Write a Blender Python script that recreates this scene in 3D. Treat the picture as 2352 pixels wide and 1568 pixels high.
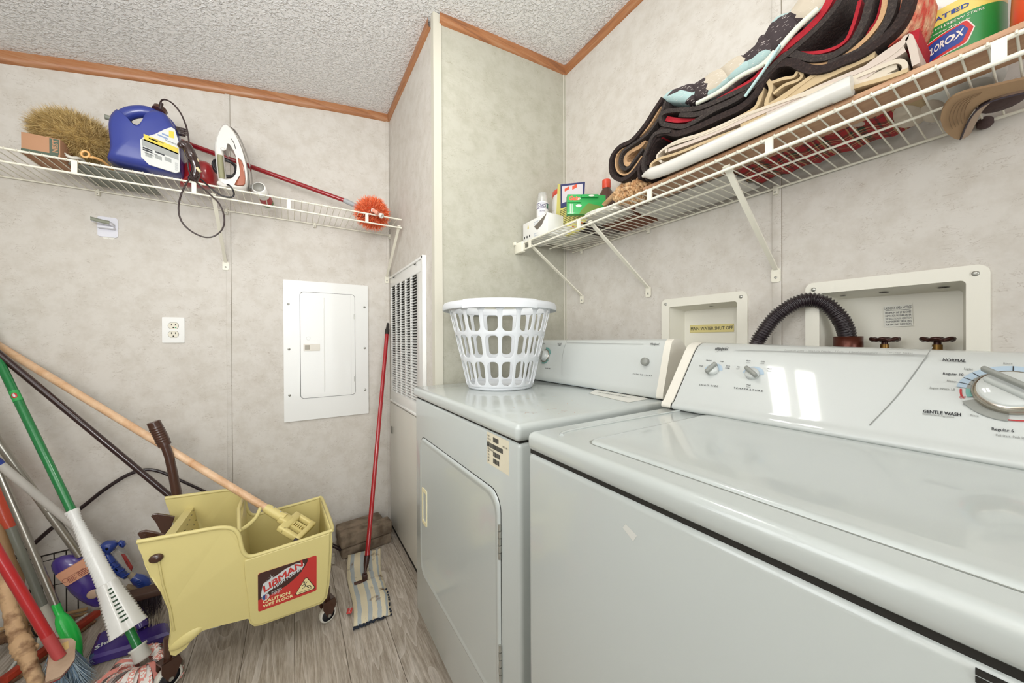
import bpy, bmesh, math, random
import numpy as np
from mathutils import Vector, Matrix
random.seed(7)
for o in list(bpy.data.objects): bpy.data.objects.remove(o, do_unlink=True)
COL = bpy.context.scene.collection
PI = math.pi

# ---------------- camera, world, lights, exposure ----------------
F, YAW, PIT, ROL, H = 795.7, math.radians(32.417), math.radians(-.2065), math.radians(-.2776), 1.09
def _rot():
    cy, sy = math.cos(YAW), math.sin(YAW)
    f = np.array([sy*math.cos(PIT), cy*math.cos(PIT), math.sin(PIT)])
    r = np.array([cy, -sy, 0.]); u = np.cross(r, f)
    c, s = math.cos(ROL), math.sin(ROL)
    return np.array([c*r+s*u, -(-s*r+c*u), f])
RM = _rot()
cam_d = bpy.data.cameras.new('camera'); cam = bpy.data.objects.new('camera', cam_d); COL.objects.link(cam)
r_, d_, f_ = RM
cam.matrix_world = Matrix(((r_[0], -d_[0], -f_[0], 0), (r_[1], -d_[1], -f_[1], 0), (r_[2], -d_[2], -f_[2], H), (0, 0, 0, 1)))
cam_d.sensor_fit = 'HORIZONTAL'; cam_d.sensor_width = 36; cam_d.lens = F/2352*36; cam_d.clip_start = .01
sc = bpy.context.scene; sc.camera = cam
sc.view_settings.view_transform = 'Standard'; sc.view_settings.look = 'None'; sc.view_settings.gamma = 1
sc.view_settings.use_curve_mapping = False
sc.view_settings.exposure = 0.14
w = bpy.data.worlds.new('world'); sc.world = w; w.use_nodes = True
w.node_tree.nodes['Background'].inputs[0].default_value = (.9, .95, 1, 1)
w.node_tree.nodes['Background'].inputs[1].default_value = 1.0
def area(name, loc, target, sx, sy, power, col=(1, 1, 1)):
    l = bpy.data.lights.new(name, 'AREA'); l.shape = 'RECTANGLE'; l.size = sx; l.size_y = sy; l.energy = power; l.color = col
    o = bpy.data.objects.new(name, l); COL.objects.link(o); o.location = loc
    o.rotation_euler = (Vector(target)-Vector(loc)).to_track_quat('-Z', 'Y').to_euler()
    return o
area('daylight_side_window', (-1.03, .55, 1.60), (0, .85, 1.6), .88, .88, 7.5, (.98, .99, 1))
area('daylight_open_doorway', (.1, -1.75, 1.25), (.0, 2, 1.2), .85, 1.9, 20, (.97, 1, 1))
area('ceiling_fill_lamp', (-.45, -.35, 1.50), (-.5, .5, 2.4), .6, .6, 27, (1, 1, .99))  # unseen fill lamp, added to brighten the ceiling

# ---------------- helpers ----------------
def ray(px, py): return RM.T @ np.array([(px-1176)/F, (py-784)/F, 1.])
def P(px, py, **k):                       # the place a photo point has on the plane x=, y= or z=
    (a, v), = k.items(); i = 'xyz'.index(a); d = ray(px, py); o = np.array([0, 0, H])
    return Vector(o+(v-o[i])/d[i]*d)
def PP(px, py, o, n):                     # on any plane (point o, normal n)
    d = Vector(ray(px, py)); c = Vector((0, 0, H)); o = Vector(o); n = Vector(n)
    return c+d*((o-c).dot(n)/d.dot(n))
def back(a, d, k):                        # the hidden upper end of a leaning pole, kept inside the room
    q = a-d*k
    if q.x < -.970: q = a+d*((-.970-a.x)/d.x)
    return q
def PD(px, py, dist):                     # at a horizontal distance from the tripod
    d = Vector(ray(px, py)); return Vector((0, 0, H))+d*(dist/math.hypot(d.x, d.y))
MATS = {}
def srgb(c):
    if isinstance(c, str): c = [int(c[i:i+2], 16)/255 for i in (0, 2, 4)]
    return tuple((x/12.92 if x <= .04045 else ((x+.055)/1.055)**2.4) for x in c)
def mat(name, col, rough=.5, metal=0, coat=0, spec=.5, bump=None, mott=None, alpha=1, trans=0, sheen=0):
    if name in MATS: return MATS[name]
    m = bpy.data.materials.new(name); m.use_nodes = True; nt = m.node_tree; b = nt.nodes['Principled BSDF']
    c = srgb(col); b.inputs['Base Color'].default_value = (*c, 1)
    b.inputs['Roughness'].default_value = rough; b.inputs['Metallic'].default_value = metal
    b.inputs['Coat Weight'].default_value = coat; b.inputs['Coat Roughness'].default_value = .035
    b.inputs['Specular IOR Level'].default_value = spec; b.inputs['Alpha'].default_value = alpha
    b.inputs['Transmission Weight'].default_value = trans; b.inputs['Sheen Weight'].default_value = sheen
    tc = nt.nodes.new('ShaderNodeTexCoord')
    if mott:                              # (second colour, scale, low, high)
        n = nt.nodes.new('ShaderNodeTexNoise'); n.inputs['Scale'].default_value = mott[1]; n.inputs['Detail'].default_value = 5
        r = nt.nodes.new('ShaderNodeMapRange'); r.inputs[1].default_value = mott[2]; r.inputs[2].default_value = mott[3]
        x = nt.nodes.new('ShaderNodeMix'); x.data_type = 'RGBA'
        x.inputs[6].default_value = (*c, 1); x.inputs[7].default_value = (*srgb(mott[0]), 1)
        nt.links.new(tc.outputs['Object'], n.inputs['Vector']); nt.links.new(n.outputs[0], r.inputs[0])
        nt.links.new(r.outputs[0], x.inputs[0]); nt.links.new(x.outputs[2], b.inputs['Base Color'])
    if bump:                              # (scale, strength, distance)
        n = nt.nodes.new('ShaderNodeTexNoise'); n.inputs['Scale'].default_value = bump[0]; n.inputs['Detail'].default_value = 4
        bp = nt.nodes.new('ShaderNodeBump'); bp.inputs['Strength'].default_value = bump[1]; bp.inputs['Distance'].default_value = bump[2]
        nt.links.new(tc.outputs['Object'], n.inputs['Vector']); nt.links.new(n.outputs[0], bp.inputs['Height'])
        nt.links.new(bp.outputs[0], b.inputs['Normal'])
    MATS[name] = m; return m
def tag(o, label=None, cat=None, group=None, kind=None):
    for k, v in (('label', label), ('category', cat), ('group', group), ('kind', kind)):
        if v: o[k] = v
    return o
def thing(name, loc, label, cat, group=None):
    o = bpy.data.objects.new(name, None); COL.objects.link(o); o.location = loc; o.empty_display_size = .05
    return tag(o, label, cat, group)
def fit(a, b, up=Vector((0, 0, 1))):      # rotation whose Z runs a->b
    z = (b-a).normalized(); x = up.cross(z)
    if x.length < 1e-5: x = Vector((1, 0, 0))
    x.normalize(); y = z.cross(x)
    return Matrix((x, y, z)).transposed().to_4x4()
def frame(o, u, v):                       # local x along u, y along v, z out of the face
    u = Vector(u).normalized(); v = Vector(v); v = (v-u*v.dot(u)).normalized(); n = u.cross(v)
    m = Matrix((u, v, n)).transposed().to_4x4(); m.translation = Vector(o); return m
def bez(pts, n=12):                       # smooth curve through points
    pts = [Vector(p) for p in pts]; out = []
    for i in range(len(pts)-1):
        p0 = pts[max(i-1, 0)]; p1 = pts[i]; p2 = pts[i+1]; p3 = pts[min(i+2, len(pts)-1)]
        for k in range(n):
            t = k/n; out.append(.5*((2*p1)+(p2-p0)*t+(2*p0-5*p1+4*p2-p3)*t*t+(3*p1-p0-3*p2+p3)*t**3))
    return out+[pts[-1]]
def rrect(x0, y0, x1, y1, r, seg=6):
    r = min(r, (x1-x0)/2.001, (y1-y0)/2.001); pts = []
    for cx, cy, a in ((x1-r, y0+r, -90), (x1-r, y1-r, 0), (x0+r, y1-r, 90), (x0+r, y0+r, 180)):
        for k in range(seg+1):
            t = math.radians(a+90*k/seg); pts.append((cx+r*math.cos(t), cy+r*math.sin(t)))
    return pts
class MB:
    def __init__(s): s.v = []; s.f = []; s.m = []; s.sm = []; s.mats = []; s.X = Matrix.Identity(4); s.cur = 0
    def use(s, m):
        if m not in s.mats: s.mats.append(m)
        s.cur = s.mats.index(m); return s
    def at(s, m): s.X = m if isinstance(m, Matrix) else Matrix.Translation(Vector(m)); return s
    def add(s, vs, fs, smooth=True):
        b = len(s.v); s.v += [s.X @ Vector(v) for v in vs]
        for f in fs: s.f.append([i+b for i in f]); s.m.append(s.cur); s.sm.append(smooth)
        return s
    def box(s, x0, y0, z0, x1, y1, z1, r=0, seg=2):
        if x0 > x1: x0, x1 = x1, x0
        if y0 > y1: y0, y1 = y1, y0
        if z0 > z1: z0, z1 = z1, z0
        if r:
            bm = bmesh.new(); bmesh.ops.create_cube(bm, size=1)
            for v in bm.verts: v.co = Vector(((x0 if v.co.x < 0 else x1), (y0 if v.co.y < 0 else y1), (z0 if v.co.z < 0 else z1)))
            bmesh.ops.bevel(bm, geom=bm.edges[:], offset=min(r, (x1-x0)/2.01, (y1-y0)/2.01, (z1-z0)/2.01), segments=seg, affect='EDGES', profile=.5)
            bm.verts.index_update()
            s.add([v.co.copy() for v in bm.verts], [[v.index for v in f.verts] for f in bm.faces], True); bm.free(); return s
        v = [(x, y, z) for z in (z0, z1) for y in (y0, y1) for x in (x0, x1)]
        return s.add(v, [(0, 2, 3, 1), (4, 5, 7, 6), (0, 1, 5, 4), (2, 6, 7, 3), (0, 4, 6, 2), (1, 3, 7, 5)], False)
    def prism(s, pts, z0, z1, hole=None, smooth=False, caps=True):      # outline in local xy
        n = len(pts); v = [(p[0], p[1], z0) for p in pts]+[(p[0], p[1], z1) for p in pts]
        f = [(i, (i+1) % n, n+(i+1) % n, n+i) for i in range(n)]
        if hole:
            h = len(hole); b = 2*n; v += [(p[0], p[1], z0) for p in hole]+[(p[0], p[1], z1) for p in hole]
            f += [(b+(i+1) % h, b+i, b+h+i, b+h+(i+1) % h) for i in range(h)]
            s.add(v, f, smooth)
            if caps and n == h:
                s.add(v, [(i+n, (i+1) % n+n, b+h+(i+1) % n, b+h+i) for i in range(n)]+[((i+1) % n, i, b+i, b+(i+1) % n) for i in range(n)], False)
            return s
        s.add(v, f, smooth)
        if caps: s.add(v, [tuple(range(n))[::-1], tuple(range(n, 2*n))], False)
        return s
    def rp(s, x0, y0, x1, y1, r, z0, z1): return s.prism(rrect(x0, y0, x1, y1, r), z0, z1)
    def tube(s, pts, r, seg=10, closed=False, caps=True, flat=1.0, up=None):
        pts = [Vector(p) for p in pts]; n = len(pts); rr = r if isinstance(r, (list, tuple)) else [r]*n
        V = []; prev = None
        for i, p in enumerate(pts):
            a = pts[i-1] if (i or closed) else p; b = pts[(i+1) % n] if (i < n-1 or closed) else p
            t = (b-a).normalized()
            if prev is None:
                x = (up or Vector((0, 0, 1))).cross(t)
                if x.length < 1e-4: x = Vector((1, 0, 0)).cross(t)
            else: x = prev-t*prev.dot(t)
            x.normalize(); prev = x; y = t.cross(x)
            for k in range(seg):
                q = 2*PI*k/seg; V.append(p+x*math.cos(q)*rr[i]+y*math.sin(q)*rr[i]*flat)
        Fc = []
        for i in range(n if closed else n-1):
            for k in range(seg):
                a = i*seg+k; b = i*seg+(k+1) % seg; c = ((i+1) % n)*seg+(k+1) % seg; d = ((i+1) % n)*seg+k
                Fc.append((a, b, c, d))
        s.add(V, Fc, True)
        if caps and not closed: s.add(V, [tuple(range(seg))[::-1], tuple(range((n-1)*seg, n*seg))], False)
        return s
    def lathe(s, prof, seg=32, caps=True, sy=1.0):      # profile [(r, z)] about local z
        V = [(r*math.cos(2*PI*k/seg), r*math.sin(2*PI*k/seg)*sy, z) for r, z in prof for k in range(seg)]; n = len(prof)
        s.add(V, [(i*seg+k, i*seg+(k+1) % seg, (i+1)*seg+(k+1) % seg, (i+1)*seg+k) for i in range(n-1) for k in range(seg)], True)
        if caps:
            if prof[0][0] > 1e-6: s.add(V, [tuple(range(seg))[::-1]], False)
            if prof[-1][0] > 1e-6: s.add(V, [tuple(range((n-1)*seg, n*seg))], False)
        return s
    def ball(s, c, rx, ry=None, rz=None, seg=16):
        ry = ry or rx; rz = rz or rx; c = Vector(c); h = seg//2; V = []
        for i in range(h+1):
            a = PI*i/h
            for k in range(seg):
                b = 2*PI*k/seg; V.append(c+Vector((rx*math.sin(a)*math.cos(b), ry*math.sin(a)*math.sin(b), -rz*math.cos(a))))
        return s.add(V, [(i*seg+k, i*seg+(k+1) % seg, (i+1)*seg+(k+1) % seg, (i+1)*seg+k) for i in range(h) for k in range(seg)], True)
    def grid(s, rows, closed_u=False, smooth=True):     # rows of equal length point lists
        n = len(rows[0]); V = [p for r in rows for p in r]
        Fc = [(i*n+k, i*n+(k+1) % n, (i+1)*n+(k+1) % n, (i+1)*n+k) for i in range(len(rows)-1) for k in range(n if closed_u else n-1)]
        return s.add(V, Fc, smooth)
    def slab(s, path, d, t, closed=False, axis=Vector((1, 0, 0)), d2=None):
        """a sheet whose cut edge follows path, thickness t, running distance d along axis"""
        pts = [Vector(p) for p in path]; n = len(pts); L = []; R = []
        for i, p in enumerate(pts):
            tg = (pts[min(i+1, n-1)]-pts[max(i-1, 0)]).normalized(); nn = axis.cross(tg).normalized()
            L.append(p+nn*t/2); R.append(p-nn*t/2)
        ring = L+R[::-1]; m = len(ring); A = axis
        V = [q for q in ring]+[q+A*d for q in ring]
        s.add(V, [(i, (i+1) % m, m+(i+1) % m, m+i) for i in range(m)], True)
        s.add(V, [(i, i+1, m-2-i, m-1-i)[::-1] for i in range(n-1)], False)
        s.add(V, [(m+i, m+i+1, m+m-2-i, m+m-1-i) for i in range(n-1)], False); return s
    def text(s, txt, size, x=0, y=0, z=.0006, align='LEFT', bold=0, sx=1.0, shear=0, spacing=1, rot=0, ext=0):
        if bold and ('M' in txt or 'W' in txt):
            for k, (dx, dy) in enumerate(((1, 0), (-1, 0), (0, 1), (0, -1))): s.text(txt, size, x+dx*bold*size*1.2, y+dy*bold*size, z+.00003*(k+1), align, 0, sx, shear, spacing, rot)
        V, Fc = text_mesh(txt, bold, shear, spacing, align)
        c, q = math.cos(rot), math.sin(rot)
        V = [(x+size*(sx*a*c-b*q), y+size*(sx*a*q+b*c), z) for a, b in V]
        return s.add(V, Fc, False)
    def build(s, name, parent=None, label=None, cat=None, group=None, kind=None, bevel=0, sub=0, loc=None):
        me = bpy.data.meshes.new(name); o = bpy.data.objects.new(name, me); COL.objects.link(o)
        org = Vector((0, 0, 0))
        if parent is None and loc is not None: org = Vector(loc); o.location = org
        elif parent is not None: org = wpos(parent)
        me.from_pydata([v-org for v in s.v], [], s.f)
        for m in s.mats: me.materials.append(m)
        me.polygons.foreach_set('material_index', s.m); me.polygons.foreach_set('use_smooth', s.sm); me.update()
        if parent is not None: o.parent = parent
        if bevel:
            b = o.modifiers.new('b', 'BEVEL'); b.width = bevel; b.segments = 2; b.limit_method = 'ANGLE'; b.angle_limit = .7
        if sub: b = o.modifiers.new('s', 'SUBSURF'); b.levels = sub; b.render_levels = sub
        return tag(o, label, cat, group, kind)
def wpos(o):
    p = Vector(o.location)
    while o.parent: o = o.parent; p += Vector(o.location)
    return p
TX = {}
def text_mesh(txt, bold, shear, spacing, align):
    if 'M' in txt or 'W' in txt: bold = 0
    k = (txt, bold, shear, spacing, align)
    if k in TX: return TX[k]
    c = bpy.data.curves.new('t', 'FONT'); c.body = txt; c.size = 1; c.resolution_u = 2; c.offset = bold; c.shear = shear
    c.space_character = spacing; c.align_x = align
    o = bpy.data.objects.new('t', c); COL.objects.link(o)
    dg = bpy.context.evaluated_depsgraph_get(); e = o.evaluated_get(dg); me = e.to_mesh()
    r = ([(v.co.x, v.co.y) for v in me.vertices], [list(p.vertices) for p in me.polygons])
    e.to_mesh_clear(); bpy.data.objects.remove(o, do_unlink=True); bpy.data.curves.remove(c); TX[k] = r; return r
def strands(mb, origin_fn, n, length, width, rnd=.3, bend=.3, seg=3):
    """many thin tapering fibres; origin_fn() -> (point, direction)"""
    for _ in range(n):
        p, d = origin_fn(); L = length*(1+random.uniform(-rnd, rnd)); d = Vector(d).normalized()
        side = d.cross(Vector((random.uniform(-1, 1), random.uniform(-1, 1), random.uniform(-1, 1))))
        if side.length < 1e-3: continue
        side.normalize(); bd = d.cross(side)*random.uniform(-bend, bend)+side*random.uniform(-bend, bend)
        V = []; q = Vector(p)
        for i in range(seg+1):
            wd = width*(1-i/seg*.85)/2; V += [q-side*wd, q+side*wd]
            d = (d+bd/seg).normalized(); q = q+d*L/seg
        mb.add(V, [(2*i, 2*i+1, 2*i+3, 2*i+2) for i in range(seg)], True)
# ---------------- materials of the room ----------------
def nodes_mat(name):
    m = bpy.data.materials.new(name); m.use_nodes = True; MATS[name] = m
    return m, m.node_tree, m.node_tree.nodes['Principled BSDF']
def N(nt, t, **k):
    n = nt.nodes.new(t)
    for a, v in k.items():
        if a.startswith('i'): n.inputs[int(a[1:])].default_value = v
        else: setattr(n, a, v)
    return n
def wall_mat(name, base='d3cec6', dark='b1a797', fleck='8c7b66'):
    m, nt, b = nodes_mat(name); L = nt.links.new
    tc = N(nt, 'ShaderNodeTexCoord')
    n1 = N(nt, 'ShaderNodeTexNoise'); n1.inputs['Scale'].default_value = 16; n1.inputs['Detail'].default_value = 8; n1.inputs['Roughness'].default_value = .7
    L(tc.outputs['Object'], n1.inputs['Vector'])
    r1 = N(nt, 'ShaderNodeMapRange'); r1.inputs[1].default_value = .42; r1.inputs[2].default_value = .8; r1.inputs[4].default_value = .55
    L(n1.outputs[0], r1.inputs[0])
    n2 = N(nt, 'ShaderNodeTexNoise'); n2.inputs['Scale'].default_value = 30; n2.inputs['Detail'].default_value = 3; n2.inputs['Distortion'].default_value = 1.2
    mp = N(nt, 'ShaderNodeMapping'); mp.inputs['Rotation'].default_value = (.5, .6, .6); mp.inputs['Scale'].default_value = (1, 1, 2.6)
    L(tc.outputs['Object'], mp.inputs['Vector']); L(mp.outputs[0], n2.inputs['Vector'])
    a = N(nt, 'ShaderNodeMath', operation='SUBTRACT'); a.inputs[1].default_value = .5; L(n2.outputs[0], a.inputs[0])
    ab = N(nt, 'ShaderNodeMath', operation='ABSOLUTE'); L(a.outputs[0], ab.inputs[0])
    r2 = N(nt, 'ShaderNodeMapRange'); r2.inputs[1].default_value = .0; r2.inputs[2].default_value = .014; r2.inputs[3].default_value = 1; r2.inputs[4].default_value = 0
    L(ab.outputs[0], r2.inputs[0])
    n3 = N(nt, 'ShaderNodeTexNoise'); n3.inputs['Scale'].default_value = 22; n3.inputs['Detail'].default_value = 2; L(tc.outputs['Object'], n3.inputs['Vector'])
    r3 = N(nt, 'ShaderNodeMapRange'); r3.inputs[1].default_value = .48; r3.inputs[2].default_value = .60; r3.inputs[4].default_value = .5; L(n3.outputs[0], r3.inputs[0])
    mu = N(nt, 'ShaderNodeMath', operation='MULTIPLY'); L(r2.outputs[0], mu.inputs[0]); L(r3.outputs[0], mu.inputs[1])
    x1 = N(nt, 'ShaderNodeMix', data_type='RGBA'); x1.inputs[6].default_value = (*srgb(base), 1); x1.inputs[7].default_value = (*srgb(dark), 1); L(r1.outputs[0], x1.inputs[0])
    x2 = N(nt, 'ShaderNodeMix', data_type='RGBA'); x2.inputs[7].default_value = (*srgb(fleck), 1); L(x1.outputs[2], x2.inputs[6]); L(mu.outputs[0], x2.inputs[0])
    L(x2.outputs[2], b.inputs['Base Color']); b.inputs['Roughness'].default_value = .55; b.inputs['Specular IOR Level'].default_value = .35
    bp = N(nt, 'ShaderNodeBump'); bp.inputs['Strength'].default_value = .15; bp.inputs['Distance'].default_value = .001; L(n2.outputs[0], bp.inputs['Height']); L(bp.outputs[0], b.inputs['Normal'])
    return m
WALL = wall_mat('vinyl wall board')
WALL_SHADE = wall_mat('shade toned vinyl wall board', 'bab8aa', '949079', '857c62')  # same board, closet front's dimmer greenish shade put into its colours
def ceil_mat():
    m, nt, b = nodes_mat('stippled ceiling'); L = nt.links.new
    b.inputs['Base Color'].default_value = (*srgb('ebeae8'), 1); b.inputs['Roughness'].default_value = .8
    tc = N(nt, 'ShaderNodeTexCoord'); n = N(nt, 'ShaderNodeTexNoise'); n.inputs['Scale'].default_value = 95; n.inputs['Detail'].default_value = 3; n.inputs['Distortion'].default_value = .6
    L(tc.outputs['Object'], n.inputs['Vector'])
    r = N(nt, 'ShaderNodeMapRange'); r.inputs[1].default_value = .45; r.inputs[2].default_value = .7; L(n.outputs[0], r.inputs[0])
    bp = N(nt, 'ShaderNodeBump'); bp.inputs['Strength'].default_value = .9; bp.inputs['Distance'].default_value = .005; L(r.outputs[0], bp.inputs['Height']); L(bp.outputs[0], b.inputs['Normal'])
    return m
def wood_mat(name, c1, c2, scale=(1, 12, 1), ns=9, rough=.45, c3=None):
    m, nt, b = nodes_mat(name); L = nt.links.new
    tc = N(nt, 'ShaderNodeTexCoord'); mp = N(nt, 'ShaderNodeMapping'); mp.inputs['Scale'].default_value = scale; L(tc.outputs['Object'], mp.inputs['Vector'])
    n = N(nt, 'ShaderNodeTexNoise'); n.inputs['Scale'].default_value = ns; n.inputs['Detail'].default_value = 8; n.inputs['Roughness'].default_value = .65; n.inputs['Distortion'].default_value = .8
    L(mp.outputs[0], n.inputs['Vector'])
    r = N(nt, 'ShaderNodeValToRGB'); e = r.color_ramp.elements; e[0].position = .32; e[0].color = (*srgb(c1), 1); e[1].position = .66; e[1].color = (*srgb(c2), 1)
    if c3: q = e.new(.5); q.color = (*srgb(c3), 1)
    L(n.outputs[0], r.inputs[0]); L(r.outputs[0], b.inputs['Base Color']); b.inputs['Roughness'].default_value = rough
    bp = N(nt, 'ShaderNodeBump'); bp.inputs['Strength'].default_value = .2; bp.inputs['Distance'].default_value = .001; L(n.outputs[0], bp.inputs['Height']); L(bp.outputs[0], b.inputs['Normal'])
    return m
def floor_mat():
    m, nt, b = nodes_mat('grey plank vinyl'); L = nt.links.new
    tc = N(nt, 'ShaderNodeTexCoord'); sp = N(nt, 'ShaderNodeSeparateXYZ'); L(tc.outputs['Object'], sp.inputs[0])
    # plank index across x
    dv = N(nt, 'ShaderNodeMath', operation='DIVIDE'); dv.inputs[1].default_value = .152; L(sp.outputs[0], dv.inputs[0])
    fl = N(nt, 'ShaderNodeMath', operation='FLOOR'); L(dv.outputs[0], fl.inputs[0]); fr = N(nt, 'ShaderNodeMath', operation='FRACT'); L(dv.outputs[0], fr.inputs[0])
    of = N(nt, 'ShaderNodeMath', operation='MULTIPLY'); of.inputs[1].default_value = 3.71; L(fl.outputs[0], of.inputs[0])
    ad = N(nt, 'ShaderNodeMath', operation='ADD'); L(sp.outputs[1], ad.inputs[0]); L(of.outputs[0], ad.inputs[1])
    cb = N(nt, 'ShaderNodeCombineXYZ'); L(sp.outputs[0], cb.inputs[0]); L(ad.outputs[0], cb.inputs[1]); L(of.outputs[0], cb.inputs[2])
    mp = N(nt, 'ShaderNodeMapping'); mp.inputs['Scale'].default_value = (1, .13, 1); L(cb.outputs[0], mp.inputs['Vector'])
    n0 = N(nt, 'ShaderNodeTexNoise'); n0.inputs['Scale'].default_value = 8; n0.inputs['Detail'].default_value = 2; n0.inputs['Distortion'].default_value = .5; L(mp.outputs[0], n0.inputs['Vector'])
    s = N(nt, 'ShaderNodeMath', operation='MULTIPLY'); s.inputs[1].default_value = 13; L(n0.outputs[0], s.inputs[0])
    f2 = N(nt, 'ShaderNodeMath', operation='FRACT'); L(s.outputs[0], f2.inputs[0])
    pp = N(nt, 'ShaderNodeMath', operation='POWER'); pp.inputs[1].default_value = 4; L(f2.outputs[0], pp.inputs[0])
    mp2 = N(nt, 'ShaderNodeMapping'); mp2.inputs['Scale'].default_value = (1, .06, 1); L(cb.outputs[0], mp2.inputs['Vector'])
    n1 = N(nt, 'ShaderNodeTexNoise'); n1.inputs['Scale'].default_value = 160; n1.inputs['Detail'].default_value = 6; n1.inputs['Roughness'].default_value = .75; L(mp2.outputs[0], n1.inputs['Vector'])
    r = N(nt, 'ShaderNodeValToRGB'); e = r.color_ramp.elements; e[0].position = .3; e[0].color = (*srgb('7d7061'), 1); e[1].position = .72; e[1].color = (*srgb('cac0b4'), 1)
    q = e.new(.5); q.color = (*srgb('a59a8c'), 1); L(n1.outputs[0], r.inputs[0])
    x = N(nt, 'ShaderNodeMix', data_type='RGBA'); x.inputs[7].default_value = (*srgb('d8d1c8'), 1); L(r.outputs[0], x.inputs[6])
    m3 = N(nt, 'ShaderNodeMath', operation='MULTIPLY'); m3.inputs[1].default_value = .5; L(pp.outputs[0], m3.inputs[0]); L(m3.outputs[0], x.inputs[0])
    # joints
    j = N(nt, 'ShaderNodeMath', operation='LESS_THAN'); j.inputs[1].default_value = .014; L(fr.outputs[0], j.inputs[0])
    x3 = N(nt, 'ShaderNodeMix', data_type='RGBA'); x3.inputs[7].default_value = (*srgb('5d5245'), 1); L(x.outputs[2], x3.inputs[6]); L(j.outputs[0], x3.inputs[0])
    L(x3.outputs[2], b.inputs['Base Color']); b.inputs['Roughness'].default_value = .42
    bp = N(nt, 'ShaderNodeBump'); bp.inputs['Strength'].default_value = .15; bp.inputs['Distance'].default_value = .0008; L(n1.outputs[0], bp.inputs['Height']); L(bp.outputs[0], b.inputs['Normal'])
    return m
CEIL = ceil_mat(); FLOOR = floor_mat()
OAKY = wood_mat('oak ceiling trim along y', '85573a', 'b08360', (9, .7, 9), 6, .4, 'a97148')
OAKX = wood_mat('oak ceiling trim along x', '85573a', 'b08360', (.7, 9, 9), 6, .4, 'a97148')
PAINT = mat('white enamel', 'bfc5c2', .22, coat=.5)
PAINT2 = mat('white enamel console', 'c6cac7', .4, coat=.6)
GAP = mat('dark gap', '23211c', .8)
# ---------------- the room shell ----------------
YA, YD, XC, XB = 2.107, 1.35, .49, 1.189
XL, YF = -1.0, -1.3
def cz(x): return 2.3445+.1575*x-.0365*x*x
def poly(name, pts, m, thick=None, nrm=None):
    b = MB().use(m); n = len(pts); b.add(pts, [tuple(range(n))], False)
    if thick:
        off = Vector(nrm)*thick; b = MB().use(m); V = [Vector(p) for p in pts]+[Vector(p)+off for p in pts]
        b.add(V, [tuple(range(n)), tuple(range(2*n-1, n-1, -1))]+[(i, n+i, n+(i+1) % n, (i+1) % n) for i in range(n)], False)
    return b.build(name, kind='structure')
T = .08
poly('floor', [(XL, YF, 0), (XB+T, YF, 0), (XB+T, YA+T, 0), (XL, YA+T, 0)], FLOOR, .05, (0, 0, -1))
xs = [XL-T+i*(XB+2*T-XL)/24 for i in range(25)]
b = MB().use(CEIL); b.grid([[(x, YF-T, cz(x)) for x in xs], [(x, YA+T, cz(x)) for x in xs]]); b.grid([[(x, YA+T, cz(x)+.05) for x in xs], [(x, YF-T, cz(x)+.05) for x in xs]]); b.build('ceiling', kind='structure')
def wallx(name, x0, x1, y, sgn, m, z0=0):     # wall in an XZ plane following the ceiling
    xx = [x0+i*(x1-x0)/12 for i in range(13)]
    pts = [(x0, y, z0), (x1, y, z0)]+[(x, y, cz(x)+.02) for x in xx[::-1]]
    return poly(name, pts, m, T, (0, sgn, 0))
wallx('wall_back', XL, XC+.02, YA, 1, WALL)
wallx('wall_closet_front', XC+.002, XB+.02, YD, 1, WALL_SHADE)
poly('wall_closet_side', [(XC, YD, 0), (XC, YA, 0), (XC, YA, cz(XC)+.02), (XC, YD, cz(XC)+.02)], WALL, .02, (1, 0, 0))
SB, LB = (.511, .804, .86, 1.240), (.072, .369, .86, 1.240)
b = MB().use(WALL); zt = cz(XB)+.02; e = .02
for y0, y1, hz in ((YF, LB[0]+e, 0), (LB[0]+e, LB[1]-e, 1), (LB[1]-e, SB[0]+e, 0), (SB[0]+e, SB[1]-e, 1), (SB[1]-e, YD+.02, 0)):
    if not hz: b.box(XB, y0, 0, XB+T, y1, zt)
    else: b.box(XB, y0, 0, XB+T, y1, LB[2]+e); b.box(XB, y0, LB[3]-e, XB+T, y1, zt)
b.build('wall_right', kind='structure')
# left wall with a window, front wall with a doorway (both beside and behind the camera)
def hole_wall(name, ax, a0, a1, top, u0, u1, v0, v1, off, m):
    b = MB().use(m)
    def q(p0, p1, z0, z1):
        t0, t1 = off
        if ax == 'x': b.box(t0, p0, z0, t1, p1, z1)
        else: b.box(p0, t0, z0, p1, t1, z1)
    q(a0, u0, 0, top); q(u1, a1, 0, top); q(u0, u1, v1, top)
    if v0 > 0: q(u0, u1, 0, v0)
    return b.build(name, kind='structure')
hole_wall('wall_left', 'x', YF, YA, 2.12, .08, 1.02, 1.12, 2.05, (XL-T, XL), WALL)
hole_wall('wall_front', 'y', XL, XB, 2.6, -.35, .55, 0, 2.05, (YF-T, YF), WALL)
b = MB().use(mat('window frame white', 'f2f2ee', .4))
for y0, y1, z0, z1, e_ in ((.06, 1.04, 1.10, 1.14, .012), (.06, 1.04, 2.03, 2.07, .012), (.062, .10, 1.141, 2.029, .011), (1.0, 1.038, 1.141, 2.029, .011), (.53, .57, 1.141, 2.029, .010)): b.box(XL-.07, y0, z0, XL+e_, y1, z1)
b.build('window_1', kind='structure')
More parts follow.
